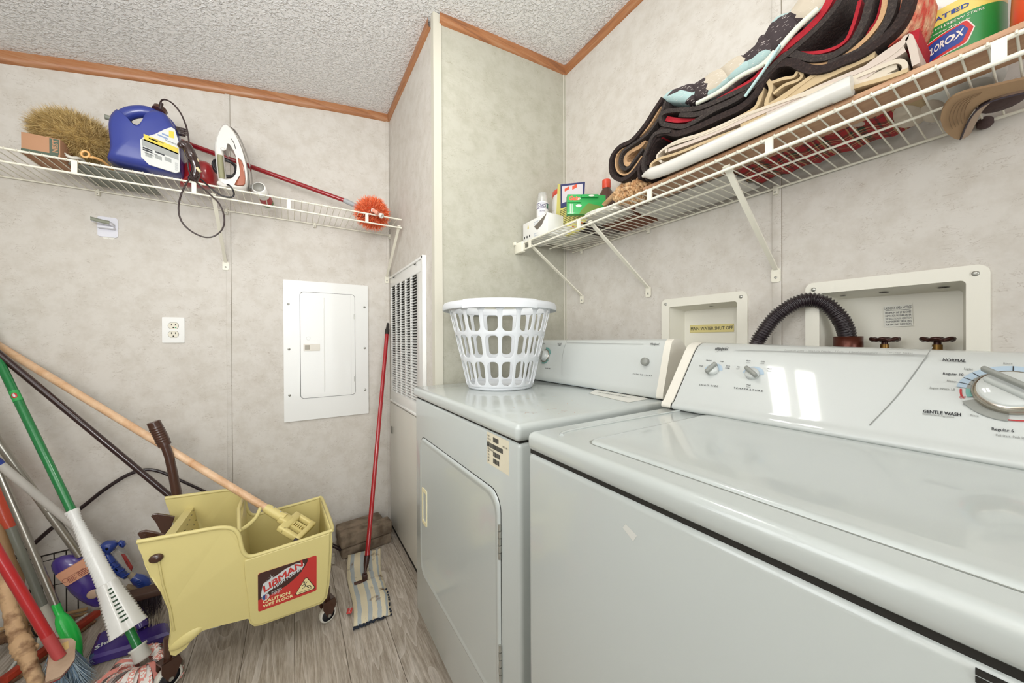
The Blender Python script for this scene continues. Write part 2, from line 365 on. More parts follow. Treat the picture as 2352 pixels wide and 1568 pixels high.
# trims
def strip(name, pts, m, z=None):
    poly(name, pts, m)
b = MB().use(OAKX); xx = [XL+i*(XC-XL)/16 for i in range(17)]
tw = .042
def trimx(name, x0, x1, y):
    b = MB().use(OAKX); n = 14; R = []
    for i in range(n+1):
        x = x0+i*(x1-x0)/n; z = cz(x)+.002; k = z-tw-.004*(x < .1)
        R.append([(x, y, k), (x, y-.010, k+.003), (x, y-.013, (k+z)/2), (x, y-.013, z)])
    b.grid(R); b.build(name, kind='structure')
trimx('trim_1', XL, XC, YA); trimx('trim_2', XC+.022, XB, YD)
def trimy(name, x, y0, y1):
    b = MB().use(OAKY); z = cz(x)+.004; k = z-tw-.002
    b.grid([[(x, y, k), (x-.010, y, k+.003), (x-.013, y, (k+z)/2), (x-.013, y, z)] for y in (y0, y1)]); b.build(name, kind='structure')
trimy('trim_3', XC, YD+.03, YA); trimy('trim_4', XB, YF, YD)
# corner mould of the closet, seams
b = MB().use(mat('corner mould', 'cdc9ba', .5)); z = cz(XC); b.prism([(XC-.004, YD-.006), (XC+.030, YD-.006), (XC+.030, YD+.001), (XC+.001, YD+.001), (XC+.001, YD+.024), (XC-.004, YD+.024)], 0, z); b.build('trim_5', kind='structure')
MOLD = mat('pale trim strip', 'd8d4c8', .5)
def batten_a(name, px, w=.014, m=WALL):
    x = P(px, 500, y=YA).x; b = MB().use(m); b.box(x-w, YA-.003, 0, x+w*.3, YA+.001, cz(x)-.04, .001); b.use(mat('seam shade', '8b8373', .8)).box(x+w*.3, YA-.001, 0, x+w*.3+.0014, YA+.001, cz(x)-.04); b.build(name, kind='structure')
batten_a('trim_6', 527)
b = MB().use(WALL); b.box(XC-.020, YA-.004, 0, XC-.003, YA, cz(XC)-.04, .001); b.use(mat('seam shade', '8b8373', .8)).box(XC-.003, YA-.0015, 0, XC-.0015, YA+.001, cz(XC)-.04); b.build('trim_7', kind='structure')
b = MB().use(MOLD); b.box(XB-.016, YD-.004, 0, XB-.013, YD, cz(XB)-.04); b.use(WALL_SHADE).box(XB-.013, YD-.003, 0, XB-.002, YD, cz(XB)-.04)
b.use(MOLD).box(XB-.003, YD-.004, 0, XB, YD-.0005, cz(XB)-.04); b.build('trim_8', kind='structure')
b = MB().use(WALL); ys = P(1795, 400, x=XB).y; b.box(XB-.0035, ys, 0, XB, ys+.022, cz(XB)-.04, .001); b.use(mat('seam shade', '8b8373', .8)).box(XB-.001, ys-.0014, 0, XB+.001, ys, cz(XB)-.04); b.build('trim_9', kind='structure')
# ceiling light above the machines, over the top edge of the view
b = MB().use(mat('light fixture white', 'e8e8e4', .4)); b.box(.15, .60, 2.372, .51, .91, cz(.33)+.02, .006)
em = bpy.data.materials.new('lit diffuser'); em.use_nodes = True; pb = em.node_tree.nodes['Principled BSDF']; pb.inputs['Emission Color'].default_value = (1, .985, .95, 1); pb.inputs['Emission Strength'].default_value = 20
b.use(em)
for y_ in (.69, .82): b.box(.19, y_-.038, 2.352, .48, y_+.038, 2.371, .008)
b.build('ceiling_light', kind='structure')
# metal lower panel under the grille
b = MB().use(mat('access panel paint', 'd8d6cc', .3, coat=.2)); b.box(XC-.010, YD+.05, .03, XC, YA-.025, .735, .004)
b.use(GAP).box(XC-.002, YD, 0, XC, YA, .03)
b.use(mat('latch grey', '77776f', .4, metal=.6)).box(XC-.013, YA-.075, .56, XC-.010, YA-.055, .60, .001)
b.build('trim_10', kind='structure')
# ---------------- dryer ----------------
SCREW = mat('screw steel', 'b5b5ae', .35, metal=.8)
LINEG = mat('grey print', '8a8c88', .5)
BLK = mat('black print', '26282c', .5)
def ext_y(b, prof, y0, y1, smooth=True, caps=True, dz=None):      # profile in (x,z), swept along y
    n = len(prof); f = dz or (lambda x, y, z: z); ns = 20 if dz else 1
    R = [[(x, y0+(y1-y0)*k/ns, f(x, y0+(y1-y0)*k/ns, z)) for x, z in prof] for k in range(ns+1)]
    b.grid([r[::-1] for r in R], closed_u=True, smooth=smooth)
    if caps: b.add(R[0], [tuple(range(n))], False); b.add(R[-1], [tuple(range(n-1, -1, -1))], False)
def fit_text(b, pt, txt, x0, y0, x1, y1, h, m, bold=.008, shear=0, spacing=1, lift=.0012):
    """lettering from photo point to photo point on a face; pt(px, py) -> (point, normal)"""
    p, n = pt(x0, y0)[:2]; q = pt(x1, y1)[0]; u = q-p; hv = pt(x0, y0-h)[0]; up = hv-p; X = frame(p+n*lift, u, up)
    V, _f = text_mesh(txt, bold, shear, spacing, 'LEFT'); wd = max(v[0] for v in V)-min(v[0] for v in V)
    size = up.length/.70; b.use(m).at(X).text(txt, size, 0, 0, 0, bold=bold, shear=shear, spacing=spacing, sx=u.length/(wd*size)); b.at(Matrix.Identity(4))
DR = thing('dryer', (.73, .965, 0), 'white front-loading clothes dryer against the closet wall, laundry basket on its top', 'dryer')
DX, DY0, DY1 = .393, .600, 1.333
b = MB().use(PAINT); b.box(DX+.008, DY0+.004, .055, 1.05, DY1-.004, .872, .010, 3)
b.use(mat('toe kick paint', 'cfd0cb', .3)).box(DX+.045, DY0+.02, 0, 1.03, DY1-.02, .07)
b.build('body', DR)
b = MB().use(PAINT); b.box(DX, DY0, .876, 1.055, DY1, .9135, .012, 4)
b.use(GAP).box(DX+.012, DY0+.01, .871, 1.04, DY1-.01, .877)
bld = b
# door, bowed panel with rounded corners
dy0, dy1, dz0, dz1 = .686, 1.262, .240, .735
def door_outline(g=0, seg=8):
    return rrect(dy0+g, dz0+g, dy1-g, dz1-g, .045, seg)
b = MB().use(PAINT)
M0 = Matrix(((0, 0, -1, DX+.008), (1, 0, 0, 0), (0, 1, 0, 0), (0, 0, 0, 1)))
rings = []
for g, h in ((-.004, 0), (-.003, .003), (0, .0055), (.005, .0062), (.010, .0045), (.016, .004)):
    rings.append([(p[0], p[1], h) for p in door_outline(g)])
b.at(M0); b.grid(rings, closed_u=True); n = len(rings[-1]); b.add(rings[-1], [tuple(range(n))], False)
door = b.build('door', DR)
b = MB().use(GAP).at(M0); b.prism(door_outline(-.0055), 0, .0008); b.build('door_gap', door)
b = MB().use(mat('cream plastic', 'e9dfb8', .35)); b.at(M0)
hy0, hy1 = 1.176, 1.238; hz0, hz1 = .432, .560
ro = rrect(hy0+.012, hz0, hy1, hz1, .006); ri = rrect(hy0+.018, hz0+.012, hy1-.008, hz1-.012, .004)
b.prism(ro, .0035, .0065, ri); b.use(mat('cream recess', 'cfc596', .5)).prism(ri, .0030, .0036); b.build('handle', door)
for z0, z1 in ((.590, .672), (.310, .396)):
    b = MB().use(SCREW); b.at(M0)
    for k in range(5):
        zz = z0+(z1-z0)*k/5; b.tube([(dy0-.004, zz+.001, .004), (dy0-.004, zz+(z1-z0)/5-.001, .004)], .004 if k % 2 else .0036, 8)
    b.build('hinge', DR)
# barcode sticker
b = MB().use(mat('old paper label', 'ddd6bf', .6)); sy0, sy1, sz0, sz1 = .645, .746, .792, .868
b.box(DX+.0075, sy0, sz0, DX+.0081, sy1, sz1); b.at(frame((DX+.0073, sy1, sz0), (0, -1, 0), (0, 0, 1))).use(BLK)
random.seed(3)
for u0, u1, v in ((.030, .055, .058), (.001, .075, .041), (.030, .062, .024), (.030, .058, .008)):
    u = u0
    while u < u1:
        w_ = random.choice((.0006, .001, .0016)); b.box(u, v, 0, u+w_, v+.011, .0002); u += w_+random.choice((.0006, .001))
for k in range(9): b.text(random.choice(('MOD', 'SER', 'S/N', 'V 120', 'HZ 60', 'DB')), .006, .003, .066-k*.0075, .0003)
b.text('00.29.08', .006, .074, .056, .0003); b.text('GG1500XLS', .006, .003, .034, .0003)
b.build('label_sticker', DR)
# console
prof = [(.900, .917), (.896, .922), (.900, .940), (.9025, .948), (.9055, .9566), (.9275, 1.0359), (.9345, 1.0615), (.944, 1.084), (.956, 1.0905), (.980, 1.0905), (1.002, 1.078), (1.022, 1.055), (1.04, 1.0), (1.05, .917)]
b = MB().use(PAINT2); ext_y(b, prof, DY0+.010, DY1-.045)
b.use(GAP).box(.905, DY0+.02, .912, 1.04, DY1-.05, .918)
b.use(mat('pale blue strip', 'b9c6cf', .4)).box(.899, DY0+.14, .9175, .905, DY0+.55, .9215)
bcd = b
b = MB().use(mat('warm white end cap', 'e4e0d4', .35))
prof2 = [(x-.002 if z > .93 else x-.001, z+.0012 if z > 1.0 else z) for x, z in prof]
ext_y(b, prof2, DY0+.006, DY0+.028); b.build('console_end_cap', DR, bevel=.003)
# face frame of dryer console
A0, A1 = Vector((.9025, 0, .945)), Vector((.9345, 0, 1.062)); fn = Vector((-(A1-A0).z, 0, (A1-A0).x)).normalized()
def face_pt(px, py, o=A0, n=fn): return PP(px, py, o, n)
def face_frame(px, py, o=A0, n=fn, up=None, lift=.0008):
    p = face_pt(px, py, o, n)+n*lift; return frame(p, (0, -1, 0), (A1-A0) if up is None else up)
def fline(b, pts, o, n, up, w=.0012, lift=.0008):
    Q = [face_pt(*p, o, n)+n*lift for p in pts]
    for p, q in zip(Q, Q[1:]):
        t = (q-p).normalized(); s = n.cross(t)*w/2; b.add([p-s, p+s, q+s, q-s], [(0, 1, 2, 3)], False)
b = bcd.use(LINEG); up = A1-A0
fline(b, [(1302, 787), (1478, 790)], A0, fn, up); fline(b, bez([(1303, 779, 0), (1295, 803, 0), (1291, 830, 0), (1291, 866, 0)], 5) and [(v.x, v.y) for v in bez([(1303, 779, 0), (1295, 803, 0), (1291, 830, 0), (1291, 866, 0)], 5)], A0, fn, up)
fpt = lambda px, py: (face_pt(px, py), fn)
for s_, x0, y0, x1, y1, h, kw in (('Whirlpool', 1492.5, 792, 1513.5, 792.5, 4.5, dict(shear=.3, bold=.015)), ('PUSH TO START', 1454, 860, 1498, 864.5, 3, dict(spacing=1.5)), ('MORE', 1281, 790.5, 1290, 790.5, 2.5, {}), ('DRY', 1282, 794, 1289, 794, 2.5, {}), ('TIMED DRY', 1241, 790, 1252, 790.5, 2.5, {}), ('FLUFF AIR', 1253, 847, 1264, 847.5, 2.6, {})): fit_text(b, fpt, s_, x0, y0, x1, y1, h, BLK, lift=.0018, **kw)
con = b.build('console', DR)
def knob_disc(name, px, py, r, h, m, parent, o=A0, n=fn, up=None, extra=None):
    X = face_frame(px, py, o, n, up); b = MB().use(m).at(X)
    b.lathe([(r*.98, 0), (r, h*.3), (r*.97, h*.8), (r*.88, h), (0, h*1.02)], 32)
    if extra: extra(b)
    return b.build(name, parent)
GREY = mat('mid grey plastic', '8e908a', .35); BLUE_P = mat('pale blue print', 'a9bccb', .5); TEAL = mat('teal print', '6fa39b', .5); RED_P = mat('red print', 'b42a2c', .5)
CHROME = mat('brushed chrome', 'b5aea2', .22, metal=1)
knob_disc('start_button', 1484, 831, .0125, .012, GREY, DR)
X = face_frame(1252, 817); b = MB().use(TEAL).at(X); 
rg = lambda r, n=40, a0=0, a1=360: [(r*math.cos(math.radians(a0+(a1-a0)*i/n)), r*math.sin(math.radians(a0+(a1-a0)*i/n))) for i in range(n+1)]
def arc(b, r0, r1, a0, a1, z=.0008, n=24):
    I = rg(r0, n, a0, a1); O = rg(r1, n, a0, a1); b.add([(x, y, z) for x, y in I]+[(x, y, z) for x, y in O], [(i, n+1+i, n+2+i, i+1) for i in range(n)], False)
arc(b, .029, .038, 15, 95); arc(b, .029, .035, -110, -30)
b.use(GREY); arc(b, .026, .030, -180, 180)
dial_p = b.build('dial_print', con)
b = MB().use(PAINT2).at(X); b.lathe([(.027, 0), (.027, .004), (.022, .006), (.021, .016), (.019, .018), (0, .018)], 32)
b.use(GREY).box(-.004, -.018, .017, .004, .018, .021, .001); b.use(CHROME).lathe([(.0275, 0), (.0285, .003), (.0265, .005)], 32, caps=False)
b.build('timer_dial', DR)
# leaflet and rust marks on the lid
b = MB().use(mat('leaflet', 'e3e2da', .5)); q = [P(1372, 893, z=.9142), P(1460, 905, z=.9142), P(1490, 916, z=.9142), P(1443, 924, z=.9142), P(1352, 903, z=.9142)]
b.add(q, [(0, 1, 2, 3, 4)], False); b.use(BLK).at(frame(P(1372, 901, z=.9146), (0, -1, 0), (1, 0, 0))).text('FOR FAST EFFICIENT', .014, bold=.01)
b.build('instruction_label', DR)
b = bld.use(mat('rust', '9a6a3a', .8)); random.seed(5)
for _ in range(26):
    p = P(random.uniform(1180, 1330), random.uniform(905, 950), z=.9138); a = random.uniform(0, 3); l = random.uniform(.002, .006)
    d = Vector((math.cos(a), math.sin(a), 0))*l; s = Vector((-math.sin(a), math.cos(a), 0))*.0007; b.add([p-d-s, p+d-s*.4, p+d+s*.4, p-d+s], [(0, 1, 2, 3)], False)
b.build('lid', DR)
# ---------------- washer ----------------
WS = thing('washing_machine', (.73, .206, 0), 'white top-loading washing machine nearest the camera, large timer dial on its console', 'washing machine')
WX, WY0, WY1 = .382, -.140, .553
b = MB().use(PAINT); b.box(WX+.003, WY0+.002, .03, 1.04, WY1-.002, .873, .010, 3)
b.use(GAP)
for k in range(2):
    p0 = P(2240, 1541+k*18, x=WX+.0025); b.box(WX+.0022, -.05, p0.z-.002, WX+.004, p0.y, p0.z+.002)
b.use(mat('sticker ghost', 'd5d6d0', .6)); q = [P(1430, 1211, x=WX+.0026), P(1437, 1203, x=WX+.0026), P(1463, 1230, x=WX+.0026), P(1454, 1243, x=WX+.0026)]
b.add(q, [(0, 1, 2, 3)], False)
b.build('body', WS)
b = MB().use(GAP).box(WX+.008, WY0+.004, .871, 1.03, WY1-.004, .879); b.build('seam', WS)
b = MB().use(PAINT); b.box(WX, WY0, .8775, 1.045, WY1, .9135, .013, 4)
lx0, lx1, ly1 = .428, .795, .437
# shallow raised border round the lid, groove
b.build('top_deck', WS)
b = MB().use(PAINT); R = []
def lo(g): return rrect(WY0+.03+g, lx0+g, ly1-g, lx1+.012-g, .022)
X = Matrix(((0, 1, 0, 0), (1, 0, 0, 0), (0, 0, 1, 0), (0, 0, 0, 1)))
for g, h in ((0, .9137), (.001, .9160), (.004, .9178), (.010, .9185), (.03, .9188)): R.append([(y, x, h) for x, y in [(p[0], p[1]) for p in lo(g)]])
b.grid(R, closed_u=True); n = len(R[-1]); b.add(R[-1], [tuple(range(n))[::-1]], False)
lid = b.build('lid', WS)
b = MB().use(mat('lid groove', '8d9089', .5)); R = [[(y, x, .9138) for x, y in rrect(WY0+.028, lx0-.0025, ly1+.0035, lx1+.0135, .024)]]
b.add(R[0], [tuple(range(len(R[0])))[::-1]], False); b.build('lid_groove', WS)
b = MB().use(PAINT); 
pth = [P(1290, 999, z=.914), P(1310, 988, z=.914), P(1450, 962, z=.914), P(1560, 943, z=.914)]
b.tube(bez(pth, 5), .004, 8, flat=.5); b.build('deck_rib', WS)
tilt = lambda x, y, z: z+(y-.55)*.028*max(0, (z-.92))/.16
wp = [(.805, .9155), (.801, .920), (.804, .929), (.813, .934), (.819, .9418), (.902, 1.0502), (.908, 1.058), (.922, 1.0715), (.942, 1.0800), (.966, 1.082), (1.0, 1.070), (1.025, 1.04), (1.04, .99), (1.045, .917)]
b = MB().use(PAINT2); ext_y(b, wp, WY0+.01, .518, dz=tilt); b.use(GAP).box(.812, WY0+.02, .912, 1.03, .53, .9165)
bcw = b
b = MB().use(GAP); ext_y(b, [(x+(.001 if z > .93 else 0), z-.001) for x, z in wp], .517, .521, dz=tilt); b.build('console_seam', WS)
b = MB().use(mat('warm white end cap', 'e4e0d4', .35)); ext_y(b, [(x-.0015, z+.001) for x, z in wp], .521, .546, dz=tilt); b.build('console_end_cap', WS, bevel=.008)

def wplane(y):
    p0 = Vector((.813, y, tilt(0, y, .934))); p1 = Vector((.908, y, tilt(0, y, 1.058))); p2 = Vector((.908, y-.1, tilt(0, y-.1, 1.058)))
    up = (p1-p0).normalized(); n = (p2-p1).cross(up).normalized()
    return p0, n, up
def wpt(px, py):
    y = .3
    for _ in range(4):
        o, n, up = wplane(y); q = PP(px, py, o, n); y = q.y
    return q, n, up
def ff(px, py, lift=.0010):
    q, n, up = wpt(px, py); u = Vector((0, -1, 0)); u = (u-n*u.dot(n)).normalized(); return frame(q+n*lift, u, up)
def wline(b, pts, w=.0012):
    b.at(Matrix.Identity(4)); Q = [wpt(*p) for p in pts]
    for (p, n, u), (q, _, _) in zip(Q, Q[1:]):
        t = (q-p).normalized(); s = n.cross(t)*w/2; b.add([p-s+n*.001, p+s+n*.001, q+s+n*.001, q-s+n*.001], [(0, 1, 2, 3)], False)
b = bcw.use(LINEG)
wline(b, [(1690, 804), (1900, 810), (2130, 816)]); wline(b, [(v.x, v.y) for v in bez([(2142, 797, 0), (2118, 833, 0), (2062, 908, 0), (1997, 977, 0)], 6)], .0014)
b.use(BLK); wline(b, [(1644, 810), (1660, 800), (1671, 797)], .0005)
for s_, x0, y0, x1, y1, h, m_, kw in (('Whirlpool', 1641, 804, 1670, 804.5, 6, BLK, dict(shear=.3, bold=.015)), ('LOAD SIZE', 1606, 885, 1648.5, 889, 3.4, BLK, dict(spacing=1.5)), ('TEMPERATURE', 1684.5, 892.5, 1751.5, 900.5, 3.6, BLK, dict(spacing=1.5)),
    ('Commercial Quality  -  Extra Large Capacity  -  7 Cycles  -  2 Speed Combinations  -', 1801, 806, 2022, 812.5, 3, LINEG, {}), ('Porcelain Basket', 2038, 811, 2096, 813.5, 3.4, LINEG, {}),
    ('Small', 1606, 841.5, 1614, 842, 2.6, BLK, {}), ('Medium', 1622, 829, 1634, 829.5, 2.6, BLK, {}), ('Large', 1654, 831, 1662, 831.5, 2.6, BLK, {}), ('Extra', 1668, 841.5, 1677, 842, 2.6, BLK, {}), ('Large', 1666, 846, 1676, 846.5, 2.6, BLK, {}),
    ('Warm', 1714, 830, 1724, 830, 2.8, BLK, {}), ('Cold', 1714, 834.5, 1722, 834.5, 2.6, LINEG, {}), ('Cold', 1747, 831.5, 1756, 832, 2.8, BLK, {}), ('Cold', 1746, 836, 1755, 836, 2.8, LINEG, {}), ('Hot', 1693, 843.5, 1699, 844, 2.8, BLK, {}), ('Cold', 1691, 848, 1698, 848, 2.6, LINEG, {}),
    ('Warm', 1762, 848, 1773, 848.5, 2.8, BLK, {}), ('Warm', 1761, 853, 1771.5, 853.5, 2.8, LINEG, {}), ('Wash', 1714.5, 885, 1724.5, 886, 2.8, BLK, {}), ('Rinse', 1714, 889.5, 1723.5, 890.5, 2.8, LINEG, {}),
    ('NORMAL', 2164.5, 829.5, 2217, 832.5, 6, BLK, dict(bold=.02)), ('Light', 2213, 849, 2234, 851, 5, LINEG, {}), ('Regular 10', 2165, 860.5, 2212, 863.5, 5, BLK, dict(bold=.015)), ('Rinse', 2304, 837, 2325, 837.5, 4, LINEG, {}), ('Heavy', 2174, 877, 2196, 879, 4.6, LINEG, {}), ('Super Wash 18', 2135, 893, 2192, 897.5, 4.6, LINEG, {}),
    ('Off', 2203, 915, 2218, 916, 5, RED_P, dict(bold=.01)), ('Spin', 2210, 930.5, 2225, 932.5, 4.4, LINEG, {}), ('GENTLE WASH', 2119.5, 948, 2206, 956.5, 7, BLK, dict(bold=.02)), ('Intermittent Agitation', 2118.5, 952.5, 2191, 960, 3.8, LINEG, {}), ('Rinse', 2228, 955.5, 2247, 958, 4.6, LINEG, {}),
    ('Regular 6', 2277, 988, 2328, 993.5, 6.2, BLK, dict(bold=.015)), ('Pull Start', 2287, 1002, 2320, 1005.5, 5, LINEG, {}), ('Push Stop', 2326, 1006, 2362, 1010, 5, LINEG, {})): fit_text(b, wpt, s_, x0, y0, x1, y1, h, m_, **kw)
wcon = b.build('console', WS)
# small knobs
for px, py, ang, nm in ((1638, 851, -28, 'load_size_knob'), (1729, 860, 52, 'temperature_knob')):
    X = ff(px, py); b = MB().use(BLUE_P).at(X); arc(b, .0125, .0215, 5, 172, 0)
    b.use(PAINT2).lathe([(.0135, 0), (.0135, .006), (.0125, .009), (0, .0095)], 28)
    kn = b.build(nm, WS)
    b = MB().use(GREY).at(X @ Matrix.Rotation(math.radians(ang), 4, 'Z')); b.box(-.0045, -.0165, .004, .0045, .0165, .018, .0035, 3); b.build('grip', kn)
# timer dial
X = ff(2324, 905); b = MB().use(BLUE_P).at(X)
arc(b, .040, .0500, 58, 174, .0004, 40); b.use(GREY); arc(b, .034, .0405, 20, 190, .0006, 40); arc(b, .034, .0475, 206, 268, .0006, 30)
b.use(RED_P); arc(b, .0440, .0462, 178, 196, .0007); arc(b, .044, .046, 268, 300, .0007); b.use(TEAL); arc(b, .034, .0405, 176, 198, .0008)
b.use(BLK)
for a, r0 in ((152, .032), (164, .038), (137, .038), (90, .038)):
    c, q = math.cos(math.radians(a)), math.sin(math.radians(a)); 
    p = Vector((c, q, 0)); s = Vector((-q, c, 0))*.0005; b.add([p*r0-s+Vector((0, 0, .0011)), p*r0+s+Vector((0, 0, .0011)), p*.0495+s+Vector((0, 0, .0011)), p*.0495-s+Vector((0, 0, .0011))], [(0, 1, 2, 3)], False)
b.build('dial_scale', wcon)
b = MB().use(CHROME).at(X); b.lathe([(.0355, 0), (.036, .004), (.035, .009), (.032, .012), (.029, .0125)], 48, caps=False)
b.use(PAINT2).lathe([(.032, .0105), (.0295, .014), (.028, .015), (0, .0155)], 48); dk = b.build('timer_dial', WS)
b = MB().use(PAINT2).at(X @ Matrix.Rotation(math.radians(52), 4, 'Z')); b.box(-.0085, -.027, .011, .0085, .027, .023, .005, 4)
b.use(GREY).box(-.0035, -.0325, .028, .0035, .0325, .0375, .003, 3); b.build('dial_grip', dk)
# ---------------- breaker panel on the back wall ----------------
WHITE = mat('white semi-gloss', 'e6e6e2', .3, coat=.3)
t = thing('electrical_panel', (.165, YA, 1.04), 'white metal breaker panel with closed inset door on the back wall', 'electrical panel')
X = frame((-.036, YA, .680), (1, 0, 0), (0, 0, 1)); WP, HP = .401, .723
b = MB().use(WHITE).at(X); b.prism(rrect(0, 0, WP, HP, .004, 2), 0, .011); pnl = b.build('cover', t, bevel=.003)
b = MB().use(GAP).at(X); b.prism(rrect(.071, .1125, .333, .667, .018), .0105, .0115)
b.build('door_gap', t)
b = MB().use(WHITE).at(X); b.prism(rrect(.073, .1145, .331, .665, .017), .011, .0150); dr = b.build('door', t, bevel=.0015)
b = MB().use(mat('pressed crease', 'c9c9c4', .35)).at(X); b.box(.311, .1145, .0150, .312, .665, .0153); b.use(WHITE).at(X)
b.tube([(.181, .14, .0140), (.181, .64, .0140)], .0030, 8); b.build('door_crease', dr)
b = MB().use(mat('beige latch', 'ddd8cc', .4)).at(X); b.prism(rrect(.086, .359, .161, .396, .003), .015, .0175)
b.prism(rrect(.120, .362, .158, .393, .002), .017, .0195); b.use(mat('beige recess', 'a8a294', .6)).prism(rrect(.092, .366, .114, .390, .002), .0172, .0178); b.build('latch', dr)
b = MB().use(mat('pressed crease', 'c9c9c4', .35)).at(X); b.tube([(.108+.009*math.cos(a/10), .425+.009*math.sin(a/10), .0152) for a in range(0, 63, 6)], .0006, 5); b.build('knockout', dr)
for v in (.20, .545):
    b = MB().use(SCREW).at(X); b.tube([(.329, v-.014, .0135), (.329, v+.014, .0135)], .0035, 8); b.build('hinge', dr)
for u, v in ((.021, .60), (.382, .60), (.023, .37), (.382, .37), (.024, .135), (.383, .135)):
    b = MB().use(SCREW).at(X @ Matrix.Translation((u, v, .011))); b.lathe([(.0062, 0), (.0060, .0018), (.004, .003), (0, .0032)], 16); b.use(GAP).box(-.0045, -.0008, .0028, .0045, .0008, .0034); b.build('screw', t)
# ---------------- outlet ----------------
t = thing('wall_outlet', (-.443, YA, 1.142), 'white duplex power outlet with its cover plate, upper socket marked with a green dot', 'outlet')
X = frame((-.480, YA, 1.086), (1, 0, 0), (0, 0, 1)); b = MB().use(WHITE).at(X); b.prism(rrect(0, 0, .073, .113, .003, 2), 0, .005); b.build('cover_plate', t, bevel=.002)
IV = mat('ivory plastic', 'ddd8c6', .35)
for v in (.0375, .0755):
    b = MB().use(GAP).at(X); pts = [(max(-.0158, min(.0158, 0))+.0365+.0178*math.cos(a), v+min(.0145, max(-.0145, .0178*math.sin(a)))) for a in [i*PI/16 for i in range(32)]]
    b.prism(pts, .0045, .0053); b.use(IV).prism([(.0365+(p[0]-.0365)*.95, v+(p[1]-v)*.95) for p in pts], .005, .0062)
    b.use(GAP)
    for dx in (-.0066, .0062): b.box(.0365+dx-.0011, v+.001, .006, .0365+dx+.0011, v+.009, .0065)
    b.prism([(.0365+.0028*math.cos(a), v-.008+.0028*math.sin(a)) for a in [i*PI/8 for i in range(16)]], .006, .0065)
    if v > .05: b.use(mat('green dot', '1f9f6c', .5)).prism([(.0438+.0032*math.cos(a), v-.008+.0022*math.sin(a)) for a in [i*PI/8 for i in range(16)]], .006, .0066)
    b.build('socket', t)
# ---------------- adhesive broom hook ----------------
t = thing('wall_hook', (-.641, YA, 1.565), 'white adhesive hook with a grey-green grip strip, stuck on the wall under the shelf', 'hook')
X = frame((-.668, YA, 1.524), (1, 0, 0), (0, 0, 1)); b = MB().use(mat('cool white plastic', 'dcdce4', .35)).at(X)
b.prism(rrect(0, 0, .057, .082, .008), 0, .006); b.build('back_plate', t, bevel=.002)
b = MB().use(mat('cool white plastic', 'dcdce4', .35)).at(X)
arm = [(.050, .042, .004), (.050, .046, .020), (.044, .050, .034), (.020, .052, .040), (-.004, .056, .046)]
b.grid([[Vector(p)+Vector((0, -.007, 0)), Vector(p)+Vector((0, .007, 0)), Vector(p)+Vector((-.002, .007, -.005)), Vector(p)+Vector((-.002, -.007, -.005))] for p in bez(arm, 5)], closed_u=True)
b.box(.004, .030, .004, .053, .040, .030, .004); b.build('arm', t)
b = MB().use(mat('grey green rubber', '8d9080', .6)).at(X); b.grid([[Vector(p)+Vector((0, -.005, .006)), Vector(p)+Vector((0, .009, .006)), Vector(p)+Vector((-.001, .009, 0)), Vector(p)+Vector((-.001, -.005, 0))] for p in bez(arm[2:], 6)], closed_u=True); b.build('grip_strip', t)
b = MB().use(mat('clear strip', 'e2e0d6', .4)).at(X)
for u in (.021, .038): b.prism([(u+.009*math.cos(a), .0+.008*math.sin(a)) for a in [i*PI/8 for i in range(16)]], 0, .001)
b.build('adhesive_tab', t)
# ---------------- return air grille on the closet side ----------------
t = thing('return_air_grille', (XC, 1.76, 1.1), 'tall white louvred return-air grille on the narrow closet side wall', 'vent grille')
gy0, gy1, gz0, gz1 = 1.455, 2.068, .744, 1.458
X = frame((XC, gy1, gz0), (0, -1, 0), (0, 0, 1)); W_, H_ = gy1-gy0, gz1-gz0
b = MB().use(WHITE).at(X); fr = .062
b.box(0, 0, 0, W_, fr, .010, .003); b.box(0, H_-fr, 0, W_, H_, .010, .003); b.box(0, fr, 0, .030, H_-fr, .010, .003); b.box(W_-.11, fr, 0, W_, H_-fr, .010, .003)
b.box(W_-.030, 0, .010, W_-.006, H_, .016, .003); b.box(.004, 0, .008, W_, .012, .016, .003); b.box(.004, H_-.012, .008, W_, H_, .016, .003); b.box(W_-.006, 0, 0, W_-.001, H_, .018, .001)
b.use(GAP)
for u in (.10, W_-.13): b.box(u, H_-.022, .0155, u+.03, H_-.018, .0165)
b.build('frame', t)
b = MB().use(GAP).at(X); b.box(.028, fr-.002, .0005, W_-.105, H_-fr+.002, .0015); b.build('backing', t)
b = MB().use(WHITE).at(X); nl = 46; cols = 5; x0, x1 = .030, W_-.11
for c in range(1, cols): u = x0+(x1-x0)*c/cols; b.box(u-.007, fr, .0015, u+.007, H_-fr, .0105)
b.build('mullions', t)
b = MB().use(WHITE).at(X)
for k in range(nl):
    v = fr+(H_-2*fr)*(k+.5)/nl; hh = (H_-2*fr)/nl
    b.add([(x0, v-hh*.46, .0105), (x1, v-hh*.46, .0105), (x1, v+hh*.0, .003), (x0, v+hh*.0, .003)], [(0, 1, 2, 3)], False)
    b.add([(x0, v-hh*.56, .0105), (x1, v-hh*.56, .0105), (x1, v-hh*.46, .0105), (x0, v-hh*.46, .0105)], [(0, 1, 2, 3)], False)
b.build('louvres', t)
